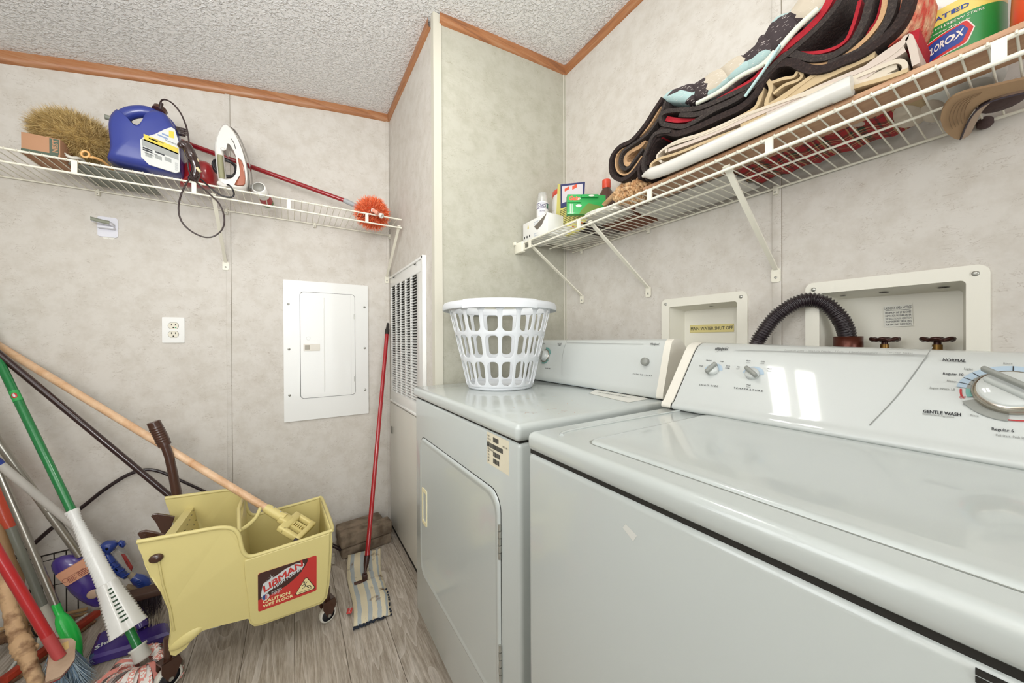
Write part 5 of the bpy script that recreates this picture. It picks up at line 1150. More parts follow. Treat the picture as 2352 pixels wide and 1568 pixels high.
# black wire rack leaning on the wall
t = thing('wire_rack', P(120, 1400, y=2.03), 'thin black wire rack on tan wooden rails leaning against the back wall', 'rack')
BW_ = mat('black rack wire', '2b2420', .4, metal=.5); b = MB().use(BW_); yr = 2.05
def L2(p, q, r=.0019): b.tube([P(*p, y=yr), P(*q, y=yr)], r, 6)
L2((20, 1300), (96, 1277), .0028); L2((96, 1277), (200, 1252), .0028); L2((60, 1300), (205, 1262), .0015); L2((100, 1348), (230, 1322), .0014); L2((0, 1372), (100, 1348), .0014)
for x0, y0, x1, y1 in ((35, 1296, 47, 1440), (66, 1287, 74, 1432), (96, 1277, 98, 1425), (124, 1270, 126, 1418), (152, 1264, 153, 1408), (178, 1258, 180, 1402), (10, 1304, 14, 1448)): L2((x0, y0), (x1, y1), .0017)
b.build('wires', t)
b = MB().use(mat('tan rail', 'b08e62', .55)); 
for dy in (0, 10): b.tube([P(-30, 1452+dy, y=2.03), P(75, 1427+dy, y=2.03), P(200, 1398+dy, y=2.03)], .0065, 8)
b.build('rails', t)
b = MB().use(mat('dry reed ends', '8d6c4b', .8, mott=('5c4029', 30, .4, .6)))
for k in range(7): p_ = P(8+24*k, 1464-5.5*k, y=2.0); b.ball(p_, .022, .03, .018, 10)
b.build('reed_bundle', t)
# orange-red board on the floor
t = thing('painted_board', P(150, 1470, z=0), 'long orange-red painted board with splintered underside lying on the floor', 'board')
p0, p1 = P(22, 1556, z=.03), P(235, 1402, z=.03); u = (p1-p0).normalized(); v = Vector((-u.y, u.x, 0)); X = Matrix((u, v, Vector((0, 0, 1)))).transposed().to_4x4(); X.translation = Vector((p0.x, p0.y, 0)); L_ = (p1-p0).length
b = MB().use(mat('red painted wood', 'b23a23', .45, mott=('8e2b1c', 30, .4, .7))).at(X); b.box(0, .006, .012, L_, .030, .034, .002)
b.use(mat('raw splintered wood', '8a6444', .8, mott=('5b3b26', 40, .4, .6))); b.box(.01, .0, .001, L_-.02, .030, .0125, .004); b.build('board', t)
b = MB().use(mat('white plastic strip', 'dcdcd4', .4)).at(X); b.box(.05, .028, .030, L_-.02, .036, .040, .002); b.build('edge_strip', t)
b = MB().use(mat('white plastic strip', 'dcdcd4', .4)); q0, q1 = P(18, 1545, z=.02), P(45, 1506, z=.02); b.tube([q0, q1], .0065, 4, flat=.5); b.build('plastic_strip', None, 'short white plastic strip beside the end of the red board', 'strip', loc=q0)
q0, q1 = P(78, 1492, z=.05), P(105, 1455, z=.05); b = MB().use(mat('white triangle plate', 'd3d6d0', .4)); b.add([q0, q1, P(112, 1476, z=.03), P(112, 1476, z=.027), q0-Vector((0, 0, .003)), q1-Vector((0, 0, .003))], [(0, 1, 2), (5, 4, 3), (0, 4, 5, 1), (1, 5, 3, 2), (2, 3, 4, 0)], False); b.build('plastic_wedge', None, 'white plastic wedge poking out between the branch and the red broom', 'wedge', loc=q0)
# ---------------- things on the back wall shelf ----------------
ZA = 1.7140
def shell_y(b, o, y0, th, zshift=0, prof=((.2, -1), (.62, -.96), (.9, -.6), (1, 0), (.9, .6), (.2, 1)), smooth=4):
    Q = [P(px, py, y=y0)+Vector((0, 0, zshift)) for px, py in o]
    if smooth: Q = bez(Q+[Q[0]], smooth)[:-1]
    cc = sum(Q, Vector())/len(Q); R = [[Vector((cc.x+(q.x-cc.x)*s_, y0+dy*th, cc.z+(q.z-cc.z)*s_)) for q in Q] for s_, dy in prof]
    b.grid(R, closed_u=True); n_ = len(Q); b.add(R[0], [tuple(range(n_))], True); b.add(R[-1], [tuple(range(n_))[::-1]], True); return Q
def text_cyl(b, txt, size, R_, a_c, z, sx=1, bold=.03):
    V, Fc = text_mesh(txt, bold, 0, 1, 'CENTER'); b.add([(R_*math.cos(a_c+x*size*sx/R_), R_*math.sin(a_c+x*size*sx/R_), z+y*size) for x, y in V], Fc, False)
def cyl_patch(b, R_, a0, a1, z0, z1, n=10):
    b.grid([[(R_*math.cos(a0+(a1-a0)*i/n), R_*math.sin(a0+(a1-a0)*i/n), z) for i in range(n+1)] for z in (z0, z1)])
# cardboard box
CARD = mat('brown cardboard', 'b08464', .75, bump=(120, .2, .001)); GREEN_PR = mat('dark green print', '4d5a4a', .6)
p0, p1 = P(48, 302, y=1.83), P(138, 322, y=1.83); t = thing('cardboard_box', (p0.x, 1.86, ZA), 'brown cardboard box with dark green lettering at the left end of the back shelf', 'box')
b = MB().use(CARD); b.box(p0.x, 1.83, ZA+.001, p1.x, 1.95, p0.z, .001); b.build('carton', t)
b = MB().use(GREEN_PR).at(frame((p0.x, 1.8295, ZA), (1, 0, 0), (0, 0, 1))); w_, h_ = p1.x-p0.x, p0.z-ZA
b.box(0, h_*.06, 0, w_*.95, h_*.24, .0005); b.box(w_*.72, h_*.24, 0, w_*.97, h_*.96, .0005); b.use(CARD).text('NEST', h_*.24, w_*.94, h_*.30, .0009, bold=.03, sx=1.1, rot=PI/2); b.build('lettering', t)
# tan fluffy duster
c = P(172, 316, y=1.93); t = thing('wool_duster', c, 'large tan lambswool duster lying behind the cardboard box', 'duster')
TANF = mat('tan wool', 'b3965a', .95, mott=('8a6f3f', 40, .4, .65)); random.seed(21)
b = MB().use(TANF); b.ball(c, .092, .075, .072, 20); b.build('core', t)
def fur(c, rx, ry, rz, down=(0, 0, 0), jit=.5):
    def f():
        v = Vector((random.gauss(0, 1), random.gauss(0, 1), random.gauss(0, 1))).normalized()
        return c+Vector((v.x*rx, v.y*ry, v.z*rz))*.92, Vector((v.x/rx, v.y/ry, v.z/rz)).normalized()+Vector((random.uniform(-jit, jit), random.uniform(-jit, jit), random.uniform(-jit, jit)))+Vector(down)
    return f
b = MB().use(mat('tan wool light', 'cbb078', .95)); strands(b, fur(c, .092, .075, .072, (-.4, 0, .2)), 5200, .030, .0016, .4, .7, 3); b.use(TANF); strands(b, fur(c, .092, .075, .072, (-.4, 0, -.1)), 3600, .030, .0018, .4, .7, 3); b.build('wool', t)['kind'] = 'stuff'
b = MB().use(mat('grey green handle', '8a8d80', .4)); b.tube([P(240, 268, y=1.96), P(268, 275, y=1.97), P(335, 300, y=1.99), P(420, 330, y=2.0)], .009, 12); b.build('handle', t)
# white scoop, orange spatula, grey tray
b = MB().use(mat('off white utensil', 'cfcbc0', .4)); b.tube(bez([P(150, 352, y=1.82), P(163, 362, y=1.82), P(185, 365, y=1.84), P(200, 385, y=1.90)], 5), [.004]*3+[.011]*6+[.008]*7, 12, flat=.5); b.build('scoop', None, 'small off-white scoop poking over the front rail beside the cardboard box', 'scoop', loc=P(163, 362, y=1.82))
b = MB().use(mat('orange spatula', 'dba765', .35, coat=.3)); q = P(196, 354, y=1.82); b.at(frame(q, (1, 0, 0), (0, 0, 1)) @ Matrix.Rotation(-.3, 4, 'Z')); b.tube([(.009*math.cos(a), .011*math.sin(a), 0) for a in [i*PI/10 for i in range(20)]], .0035, 8, closed=True); b.at(Matrix.Identity(4))
b.tube(bez([q+Vector((.009, 0, -.008)), P(222, 364, y=1.83), P(246, 378, y=1.86), Vector((P(262, 386, y=1.90).x, 1.93, ZA+.006))], 5), [.005]*2+[.008]*6+[.006]*8, 12, flat=.5); b.build('spatula', None, 'orange plastic spatula with a ring-shaped hanging end beside the blue jug', 'spatula', loc=q)
x0, x1 = P(205, 400, z=ZA).x, P(330, 420, z=ZA).x; b = MB().use(mat('grey green tray', '7d8177', .45)); b.box(-.66, 1.86, ZA+.0005, -.47, 2.06, ZA+.008, .003); b.build('tray', None, 'flat grey-green tray lying under the orange spatula, seen through the shelf wires', 'tray', loc=(-.55, 1.95, ZA))
# blue jug
JUG = mat('blue jug plastic', '34408c', .32, coat=.2); y0 = 1.872; off = P(257, 378, y=y0).z-ZA
t = thing('detergent_jug', (P(335, 380, y=y0).x, y0, ZA), 'big blue plastic jug with looped handle and a yellow and white label', 'jug')
b = MB().use(JUG); zs = -0.0
body_o = [(256, 376), (262, 352), (259, 312), (259, 294), (264, 278), (274, 267), (281, 266), (300, 283), (313, 298), (322, 302), (331, 301), (341, 289), (348, 274), (362, 267), (386, 272), (402, 294), (414, 318), (419, 360), (421, 402), (404, 406), (330, 393)]
prof = ((.3, -1), (.8, -1), (.95, -.82), (1, -.5), (1, .5), (.95, .82), (.8, 1), (.3, 1))
Q = shell_y(b, body_o, y0, .058, zs, prof, 3)
b.tube(bez([P(276, 300, y=y0), P(275, 282, y=y0), P(287, 266, y=y0), P(306, 258, y=y0), P(334, 257, y=y0), P(360, 266, y=y0), P(382, 281, y=y0), P(396, 302, y=y0)], 6), .021, 16)
b.build('body', t)
b = MB().use(mat('dark brown cap', '4a2818', .35, coat=.3)); q = P(368, 252, y=y0-.005); b.at(Matrix.Translation(q) @ Matrix.Rotation(.35, 4, 'Y') @ Matrix.Rotation(-.3, 4, 'X')); b.lathe([(.021, -.010), (.0215, .004), (.018, .008), (0, .009)], 24); b.build('cap', t)
S = frame(P(330, 388, y=y0-.0595), (1, 0, 0), (0, 0, 1)); 
def lab(px, py): q = P(px, py, y=y0-.0595); return (q-S.translation).x, (q-S.translation).z
lo_ = [lab(*p) for p in [(322, 321), (330, 315), (356, 308), (378, 297), (394, 292), (402, 298), (410, 325), (413, 360), (413, 394), (404, 397), (342, 378), (324, 360)]]
b = MB().use(mat('white jug label', 'cfd0cc', .4)).at(S); b.prism(lo_, -.004, .0005)
def lbox(b, x0, y0_, x1, y1_, sk=-.28): 
    p, q = lab(x0, y0_), lab(x1, y1_); b.prism([(p[0], q[1]), (q[0], q[1]+(q[0]-p[0])*sk), (q[0], p[1]+(q[0]-p[0])*sk), (p[0], p[1])], .0005, .0009)
b.use(mat('label yellow', 'd9c24a', .4)); lbox(b, 342, 316, 362, 323); lbox(b, 388, 300, 400, 318, 0); lbox(b, 330, 322, 410, 325)
b.use(mat('label light blue', '7f93b8', .4)); lbox(b, 372, 305, 388, 312); lbox(b, 362, 311, 386, 313)
b.use(mat('label grey', '9a9c98', .5)); lbox(b, 326, 334, 410, 335.5); b.use(BLK)
for k, (tx, px, py, s_) in enumerate((('WARNING', 350, 320, .008), ('OUTDOOR BLEACH', 378, 322, .008), ('PRECAUTIONARY', 330, 345, .006), ('STATEMENTS', 330, 350, .006))): u, v = lab(px, py); b.text(tx, s_*.8, u, v, .001, bold=.02, rot=-.27)
for r_ in range(5):
    for c_ in range(3): p, q = lab(328+28*c_, 327+4.4*r_+6*c_*.9), lab(350+28*c_, 328+4.4*r_+6*c_*.9); b.prism([(p[0], q[1]), (q[0], q[1]-.006), (q[0], p[1]-.006), (p[0], p[1])], .0005, .0008) if r_ != 2 else None
for c_ in range(3): b.use(mat('label grey', '9a9c98', .5)); lbox(b, 334+22*c_, 349+5*c_, 350+22*c_, 361+5*c_)
b.use(BLK)
for k in range(9): p, q = lab(402, 374+2*k), lab(409, 375+2*k); b.box(p[0], q[1], .0005, q[0], p[1], .0009)
b.build('label', t)
# clippers and cords
DK = mat('glossy dark plastic', '33201d', .18, coat=.6); t = thing('hair_clipper', P(438, 380, y=1.83), 'dark glossy electric hair clippers on the back shelf between jug and iron', 'clippers')
b = MB().use(DK); b.tube(bez([P(417, 334, y=1.80), P(430, 338, y=1.80), P(440, 358, y=1.80), P(450, 385, y=1.81), P(447, 405, y=1.82), P(438, 420, y=1.83)], 6), [.011]+[.025]*5+[.023]*8+[.019]*8+[.021]*6+[.014]*3, 14, flat=.75); b.ball(P(420, 335, y=1.795), .017, .012, .013, 14); b.build('body', t)
b = MB().use(mat('pale clip', 'd9c9a0', .4)); b.tube([P(444, 343, y=1.795), P(456, 372, y=1.80)], .003, 6); b.tube([P(452, 385, y=1.79), P(460, 395, y=1.79)], .005, 8); b.build('taper_lever', t)
b = MB().use(DK); b.box(P(400, 290, y=1.86).x, 1.86, P(400, 306, y=1.86).z, P(425, 290, y=1.86).x, 1.875, P(400, 288, y=1.86).z, .003)
for k in range(4): b.box(P(412, 290, y=1.85).x, 1.855, P(400, 292+4*k, y=1.86).z-.002, P(429, 290, y=1.85).x, 1.86, P(400, 292+4*k, y=1.86).z+.002)
b.build('guard_comb', t)
CORD = mat('dark brown cord', '2e1c1a', .3, coat=.3)
b = MB().use(CORD); ys = 1.795
cp = [(370, 247, 1.84), (370, 232, 1.83), (381, 229, 1.81), (398, 239, ys), (416, 262, ys), (429, 295, ys), (434, 330, ys), (431, 368, ys), (437, 400, ys), (458, 425, ys-.01), (482, 446, ys-.015), (505, 470, ys-.02), (515, 500, ys-.02), (511, 525, ys-.02), (492, 542, ys-.02), (468, 544, ys-.02), (438, 530, ys-.02), (417, 508, ys-.02), (410, 480, ys-.015), (415, 450, ys-.01), (426, 425, ys), (436, 408, ys)]
b.tube(bez([P(x, y, y=yy) for x, y, yy in cp], 8), .0028, 8); b.tube([P(369, 250, y=1.84), P(371, 236, y=1.83)], .006, 10); b.build('power_cord', t)
# red basin behind
b = MB().use(mat('red plastic', '9c1f22', .3, coat=.4)); shell_y(b, [(414, 428), (418, 392), (428, 378), (452, 372), (480, 376), (496, 392), (500, 420), (488, 432), (450, 430)], 1.93, .05); b.build('red_container', None, 'rounded red plastic container standing behind the hair clippers', 'container', loc=P(460, 430, y=1.93))
# steam iron standing on its heel
y0 = 1.86; dz = 0
t = thing('steam_iron', (P(535, 438, y=y0).x, y0, ZA), 'white steam iron standing on its heel with its black cord wound round the handle', 'iron')
IW = mat('iron white', 'dcd8d2', .25, coat=.4)
b = MB().use(IW); shell_y(b, [(523, 290), (538, 305), (552, 330), (563, 360), (571, 395), (573, 425), (566, 440), (545, 444), (518, 440), (510, 428), (532, 424), (545, 412), (548, 390), (545, 365), (535, 345), (525, 335), (521, 352), (512, 345), (497, 346), (499, 322), (508, 300), (515, 291)], y0, .036, 0, ((.90, -1), (.97, -.8), (1, -.2), (1, .5), (.97, 1)), 2)
b.build('housing', t)
b = MB().use(mat('iron coral inlay', 'a05a40', .3, coat=.3)); shell_y(b, [(546, 362), (551, 385), (550, 410), (538, 424), (555, 426), (563, 422), (562, 395), (556, 370)], y0-.040, .0015, 0, smooth=2); b.build('side_inlay', t)
b = MB().use(mat('polished soleplate', '8c8985', .15, metal=1)); o = [(524, 289), (541, 304), (555, 330), (567, 362), (575, 398), (576, 432), (570, 441)]; pts = bez([P(x, y, y=y0+.01) for x, y in o], 4)
b.grid([[p+Vector((.002, -.035*min(1, i/8), 0)), p+Vector((.006, .0, 0)), p+Vector((.002, .045*min(1, i/8), 0))] for i, p in enumerate(pts)]); b.build('soleplate', t)
b = MB().use(IW); hp = [P(x, y, y=y0-.022) for x, y in ((512, 306), (506, 322), (503, 340), (505, 362), (508, 390), (512, 415), (522, 430))]; b.tube(bez(hp, 5), .0145, 16); b.ball(P(512, 342, y=y0-.036), .008, .005, .007, 10); hd = b.build('handle', t)
b = MB().use(mat('khaki rubber grip', '8c8a6a', .5)); b.tube(bez([P(505, 357, y=y0-.034), P(508, 390, y=y0-.034), P(510, 410, y=y0-.034)], 6), .0100, 12); b.build('grip_inlay', hd)
b = MB().use(GAP); b.tube(bez([P(531, 318, y=y0-.0365), P(538, 330, y=y0-.0365), P(541, 342, y=y0-.0365)], 4), .0012, 6); b.build('vent_slot', t)
b = MB().use(mat('black cord', '1b191c', .35, coat=.2)); pts = []
cc = P(517, 383, y=y0-.018)
for i in range(6*28): a = i*2*PI/28; k = i/168; pts.append(cc+Vector((.036*math.cos(a)*(1+.1*math.sin(k*9)), .012*math.sin(a*1.0+k)+.010-.024*(math.cos(a) < 0)*0, .038*math.sin(a)*(1+.08*math.cos(k*11))+.006*(k-.5))))
b.tube(pts, .0042, 7)
b.tube(bez([P(512, 432, y=y0-.03), P(524, 424, y=y0-.06), P(535, 436, y=y0-.065), P(537, 448, y=y0-.07), P(528, 453, y=y0-.07), P(505, 447, y=y0-.07), P(480, 428, y=y0-.07), P(462, 412, y=y0-.05)], 7), .0030, 8)
b.use(IW); b.tube([P(503, 420, y=y0-.03), P(516, 427, y=y0-.045), P(524, 425, y=y0-.055)], [.009, .0075, .005], 12); b.build('cord', t)
# spice shaker
a, c = P(594, 430, y=1.850), P(616, 468, y=1.965); d = (a-c).normalized(); X = fit(c, a); 
t = thing('shaker_jar', c, 'small open white plastic jar with red and green label tipped towards the room', 'jar')
X.translation = c-Vector((0, 0, 0)); L_ = (a-c).length
b = MB().use(mat('white jar', 'd8d6d0', .35)).at(X); b.lathe([(.022, -.02), (.023, L_*.4), (.0225, L_*.75)], 24); b.use(mat('jar label red', 'a8323a', .4)).lathe([(.0233, .005), (.0233, L_*.5)], 24, caps=False); b.use(mat('jar label green', '4c6b3c', .4)).lathe([(.0236, .005), (.0236, .02)], 24, caps=False); b.build('body', t)
b = MB().use(mat('white jar rim', 'ebe9e4', .35)).at(X); b.lathe([(.0245, L_*.72), (.0255, L_), (.0215, L_+.001)], 28, caps=False); b.use(mat('jar inside', '9a978f', .5)).lathe([(.0215, L_+.001), (.0205, L_*.84), (0, L_*.82)], 28, caps=False); b.build('rim', t)
# red extension duster with orange head
h = P(855, 490, y=1.875); a = P(425, 328, y=2.03); e = P(793, 461, y=1.93)
t = thing('extension_duster', h, 'bright orange microfibre duster on a long dark red pole lying along the back shelf', 'duster')
b = MB().use(mat('dark red tube', '8f141c', .2, coat=.6)); b.tube([a+(a-e)*.08, e], .0105, 16); b.build('pole', t)
b = MB().use(mat('grey ferrule', 'a3a6a8', .35)); b.tube([e+(a-e).normalized()*.004, e+(h-e)*.5], [.0125, .0105], 16); b.build('ferrule', t)
random.seed(31); b = MB().use(mat('orange microfibre', 'ee6e3c', .9)); b.ball(h, .055, .05, .052, 18); strands(b, fur(h, .055, .05, .052, (0, 0, 0), .6), 2600, .034, .0046, .35, .6, 3); b.use(mat('orange microfibre light', 'f89468', .9)); strands(b, fur(h, .055, .05, .052, (0, 0, .1), .6), 1500, .036, .0046, .35, .6, 3); b.build('fluff', t)
b = MB().use(mat('white duster core', 'dedad2', .4)); q = P(857, 483, y=1.80); q2 = P(877, 496, y=1.765); b.tube([h, q], .010, 14); b.use(mat('salmon core', 'e09a84', .5)).tube([q, q.lerp(q2, .6)], .0095, 14); b.build('core', t)
b = MB().use(mat('white duster core', 'dedad2', .4)); X = fit(q, q2); X.translation = q2; b.at(X); b.lathe([(.010, -.012), (.0125, -.004), (.0125, .002), (.006, .003), (.0055, -.010), (0, -.011)], 20, caps=False); b.build('end_ring', t)
# ---------------- things on the right wall shelf ----------------
ZB = 1.5325
# small paper plate stack under everything at the far end
c = Vector((1.05, 1.185, ZB)); t = MB().use(mat('white paper plate', 'd9d8d0', .6)).at(c)
t.lathe([(0, .001), (.072, 0), (.095, .010), (.115, .015), (.115, .019), (.094, .016), (0, .012)], 48, caps=False); t.build('paper_plate', None, 'lower round white plate lying under the cartons at the far end of the shelf', 'plate', 'plates at the far end of the shelf', loc=c)
t = MB().use(mat('white paper plate', 'd9d8d0', .6)).at(c+Vector((.0, 0, .013))); t.lathe([(0, .001), (.072, 0), (.095, .010), (.115, .015), (.115, .019), (.094, .016), (0, .012)], 48, caps=False); t.build('paper_plate', None, 'upper round white plate directly under the red-lidded tub', 'plate', 'plates at the far end of the shelf', loc=c+Vector((0, 0, .013)))
# white carton
xf = .905; p0, p1 = P(1193, 512, x=xf), P(1258, 512, x=xf); p0.y = min(p0.y, 1.325)
t = thing('white_carton', (xf+.04, (p0.y+p1.y)/2, ZB), 'opened white cardboard carton printed with small blue text at the far end of the shelf', 'carton')
WC = mat('white carton', 'e4e3df', .5); zt_ = P(1240, 500, x=xf).z; zt_ = P(1232, 500, x=xf).z
yy0, yy1 = p1.y, min(p0.y, 1.330)
b = MB().use(WC); b.box(xf, yy0, ZB+.002, xf+.10, yy1, zt_, .001)
fl = [Vector((xf, yy0+.005, zt_)), Vector((xf+.05, yy0+.005, zt_+.02)), Vector((xf+.05, yy1-.06, zt_+.03)), Vector((xf, yy1-.06, zt_))]; b.add(fl, [(0, 1, 2, 3)], False); b.use(mat('carton inside', '6e665c', .8)); b.at(frame((xf-.0006, yy1, ZB), (0, -1, 0), (0, 0, 1))); W_, H_ = yy1-yy0, zt_-ZB
b.prism([(W_*.48, H_*.62), (W_*.60, H_*.40), (W_*.78, H_*.55), (W_*.98, H_*.98)], 0, .0006); b.build('carton', t)
b = MB().use(mat('carton blue print', '5d7fa8', .5)).at(frame((xf-.0006, yy1, ZB), (0, -1, 0), (0, 0, 1)))
for k in range(5): b.text(('Dryer Sheets', 'softener', 'fabric care', '120 count', 'use one sheet')[k], .006, W_*.48, H_*(.80-.09*k) if k < 2 else H_*(.45-.1*k), .0006)
b.use(BLK)
for k in range(3): b.prism([(W_*(.07+.11*k)+.004*math.cos(a), H_*.28+.006*math.sin(a)) for a in [i*PI/5 for i in range(10)]], .0001, .0006)
b.use(mat('label yellow', 'd9c24a')); b.prism([(W_*.2, H_*.66), (W_*.25, H_*.66), (W_*.24, H_*.78), (W_*.22, H_*.88)], .0001, .0006); b.build('print', t)
# glue can with clear cap
c = P(1246, 493, x=.965); zb = ZB+.035
t = thing('adhesive_bottle', (c.x, c.y, ZB+.03), 'white cylindrical bottle with clear plastic cap and purple D-TACK band', 'bottle')
zt_ = P(1246, 444, x=.965).z; Hc = zt_-zb; zl_ = P(1246, 480, x=.965).z-zb; X = Matrix.Translation((c.x, c.y, zb))
b = MB().use(mat('white bottle', 'e2e1e0', .35)).at(X); b.lathe([(.026, 0), (.027, .004), (.027, zl_+.022), (.0245, zl_+.028), (.020, zl_+.03)], 32); b.build('body', t)
b = MB().use(mat('clear cap', 'eeeeea', .15, trans=.6, alpha=.75)).at(X); b.lathe([(.0255, zl_+.024), (.020, Hc*.97), (.018, Hc), (0, Hc)], 28, caps=False); b.build('clear_cap', t)
b = MB().use(mat('purple print', '4a3f6a', .4)).at(X); zl = P(1246, 480, x=.965).z-zb; b.lathe([(.0273, zl-.006), (.0273, zl-.003)], 32, caps=False); b.lathe([(.0273, zl+.016), (.0273, zl+.019)], 32, caps=False)
to = math.atan2(-c.y, -c.x); fr_ = frame((c.x+.0276*math.cos(to), c.y+.0276*math.sin(to), zb), (-math.sin(to), math.cos(to), 0), (0, 0, 1)); b.at(fr_)
zl = P(1246, 480, x=.965).z-zb; b.at(X); text_cyl(b, 'D-TACK', .018, .0278, to-.10, zl, .62); text_cyl(b, 'All purpose', .006, .0278, to, zl-.02, .9); b.use(mat('label green dark', '2e6b4e', .4)); cyl_patch(b, .0277, to+.72, to+1.2, zl-.003, zl+.016); b.build('band_print', t)
# tub with red lid
c = P(1304, 470, x=1.075); zb = ZB+.033; zt_ = P(1304, 440, x=1.055).z
t = thing('lidded_tub', (c.x, c.y, zb), 'white plastic tub with a wide red lid behind the yellow pouch', 'tub'); X = Matrix.Translation((c.x, c.y, zb)); Hc = P(1304, 426, x=1.0).z-zb
b = MB().use(mat('white tub', 'dcdad2', .35)).at(X); b.lathe([(.066, 0), (.069, .005), (.073, Hc*.75), (.067, Hc)], 40); b.use(mat('jar label pink', 'b85a72', .4)); b.lathe([(.0705, Hc*.15), (.072, Hc*.4)], 40, caps=False); b.use(mat('dark label', '4b2530', .4)).lathe([(.0695, Hc*.04), (.0705, Hc*.14)], 40, caps=False)
b.use(BLK).at(X @ Matrix.Rotation(math.atan2(-c.y, -c.x)-.45, 4, 'Z')); b.box(.070, -.005, Hc*.55, .0742, .007, Hc*.85); b.build('body', t)
b = MB().use(mat('red lid', 'cc4433', .35, coat=.2)).at(X); b.lathe([(.068, Hc*.97), (.070, Hc*.98), (.0695, Hc+.016), (.064, Hc+.020), (0, Hc+.020)], 40); b.build('lid', t)
# yellow pouch
xf = .990; S = frame(P(1276, 545, x=xf), (0, -1, 0), (0, 0, 1)); S.translation.z = ZB+.002
def on_x(S, px, py, x): q = P(px, py, x=x); return (S.translation.y-q.y, q.z-S.translation.z)
o = [on_x(S, x, y, xf) for x, y in ((1281, 421), (1300, 430), (1330, 441), (1350, 452), (1347, 480), (1344, 540), (1300, 541), (1275, 545))]; o[-1] = (o[-1][0], 0); o[-2] = (o[-2][0], 0); o[-3] = (o[-3][0], 0)
t = thing('yellow_pouch', (xf, S.translation.y-.04, ZB), 'yellow and dark blue foil pouch with small print standing on the shelf', 'pouch')
b = MB().use(mat('pouch yellow', 'c9c06a', .35, coat=.2)).at(S); b.prism(o, -.018, 0); b.build('pouch', t, bevel=.003)
b = MB().use(mat('pouch navy', '2f3566', .4)).at(S); h1 = o[0][1]; ww = o[3][0]
b.prism([(ww*.18, h1*.52), (ww*.9, h1*.46), (ww*.93, h1*.76), (ww*.18, h1*.95)], .0002, .0008); b.use(mat('pouch pale', 'd3cdd2', .4)).prism([(ww*.23, h1*.60), (ww*.86, h1*.56), (ww*.86, h1*.75), (ww*.23, h1*.90)], .0006, .0011)
b.use(mat('orange mark', 'd9583c', .4)); b.box(ww*.32, h1*.78, .001, ww*.46, h1*.83, .0014); b.box(ww*.56, h1*.74, .001, ww*.70, h1*.80, .0014)
b.use(BLK); 
for k in range(9): b.box(ww*.16, h1*(.47-.030*k), .0002, ww*(.70+.06*(k % 3)), h1*(.478-.030*k), .0008)
b.text('DANGER', .009, ww*.15, h1*.60*.30+.002, .0008, bold=.03); b.use(RED_P)
for k in range(3): b.add([(x+ww*(.30+.26*k), y+h1*.08, .0009) for x, y in rg(.010, 20)]+[(x+ww*(.30+.26*k), y+h1*.08, .0009) for x, y in rg(.0075, 20)], [(i, 21+i, 22+i, i+1) for i in range(20)], False)
b.build('pouch_print', t)
# green laundry box
xf = .910; S = frame(P(1303, 492, x=xf), (RM[0][0], RM[0][1], 0), (0, 0, 1)); q = P(1303, 448, x=xf); zlow = P(1303, 492, x=xf).z; Wd = .150; Hd = q.z-zlow; S.translation.z = zlow
t = thing('green_box', (xf+.02, S.translation.y-Wd/2, zlow), 'bright green detergent box lettered Gain leaning beside the yellow pouch', 'box')
GR = mat('bright green carton', '2fa552', .4, coat=.2); b = MB().use(GR).at(S); b.box(0, 0, -.022, Wd, Hd, 0, .0008)
b.prism([(0, Hd*.62), (Wd*.35, Hd*.62), (Wd*.35, Hd*1.02), (0, Hd*1.02)], 0, .004); b.prism([(Wd*.36, Hd*.85), (Wd*.80, Hd*.85), (Wd*.80, Hd*1.0), (Wd*.36, Hd*1.0)], .002, .008); b.build('carton', t)
b = MB().use(mat('pale print', 'e6e8dc', .4)).at(S); b.ball((Wd*.28, Hd*.80, .0035), .010, .006, .0012, 12); b.ball((Wd*.30, Hd*.45, 0), .012, .006, .0012, 12); b.ball((Wd*.62, Hd*.93, .0085), .012, .004, .0008, 12)
for k in range(2): b.box(Wd*(.07+.05*k), Hd*.05, 0, Wd*(.085+.05*k), Hd*.55, .0006)
b.use(mat('gain coral', 'f0694f', .4)).text('Gain', Hd*.30, Wd*.03, Hd*.72, .0048, bold=.04, shear=.2); b.use(mat('leaf green', '6a8a3a', .5)).prism([(Wd*.3, .0), (Wd*.65, .0), (Wd*.9, Hd*.4), (Wd*.55, Hd*.58), (Wd*.4, Hd*.3)], .0001, .0005); b.build('print', t)
# shallow white dish in front
c = P(1385, 492, x=.955); b = MB().use(mat('white dish', 'd6d4ca', .35, coat=.2)).at(Matrix.Translation((.965, c.y, ZB+.002)) @ Matrix.Rotation(math.radians(-12), 4, 'Y')); b.lathe([(0, .002), (.045, .002), (.066, .016), (.070, .024), (.066, .024), (.058, .012), (0, .008)], 40, caps=False); b.build('white_dish', None, 'shallow white dish with raised rim in front of the green box', 'dish', loc=(.965, c.y, ZB))
# brown bottle
c = P(1393, 440, x=1.10); t = thing('brown_bottle', (c.x, c.y, ZB), 'brown bottle with an orange-red screw cap beside the wall', 'bottle'); zt_ = P(1393, 414, x=1.10).z; Hc = zt_-ZB
X = Matrix.Translation((c.x, c.y, ZB)); b = MB().use(mat('amber brown', '4b2b1c', .2, coat=.4)).at(X); b.lathe([(.036, 0), (.038, .006), (.038, Hc*.52), (.030, Hc*.72), (.0155, Hc*.84), (.0145, Hc*.9)], 32); b.build('body', t)
b = MB().use(mat('orange red cap', 'd4492f', .35)).at(X); b.lathe([(.0165, Hc*.84), (.0175, Hc*.86), (.0175, Hc*.99), (.0165, Hc), (0, Hc)], 28); b.build('cap', t)
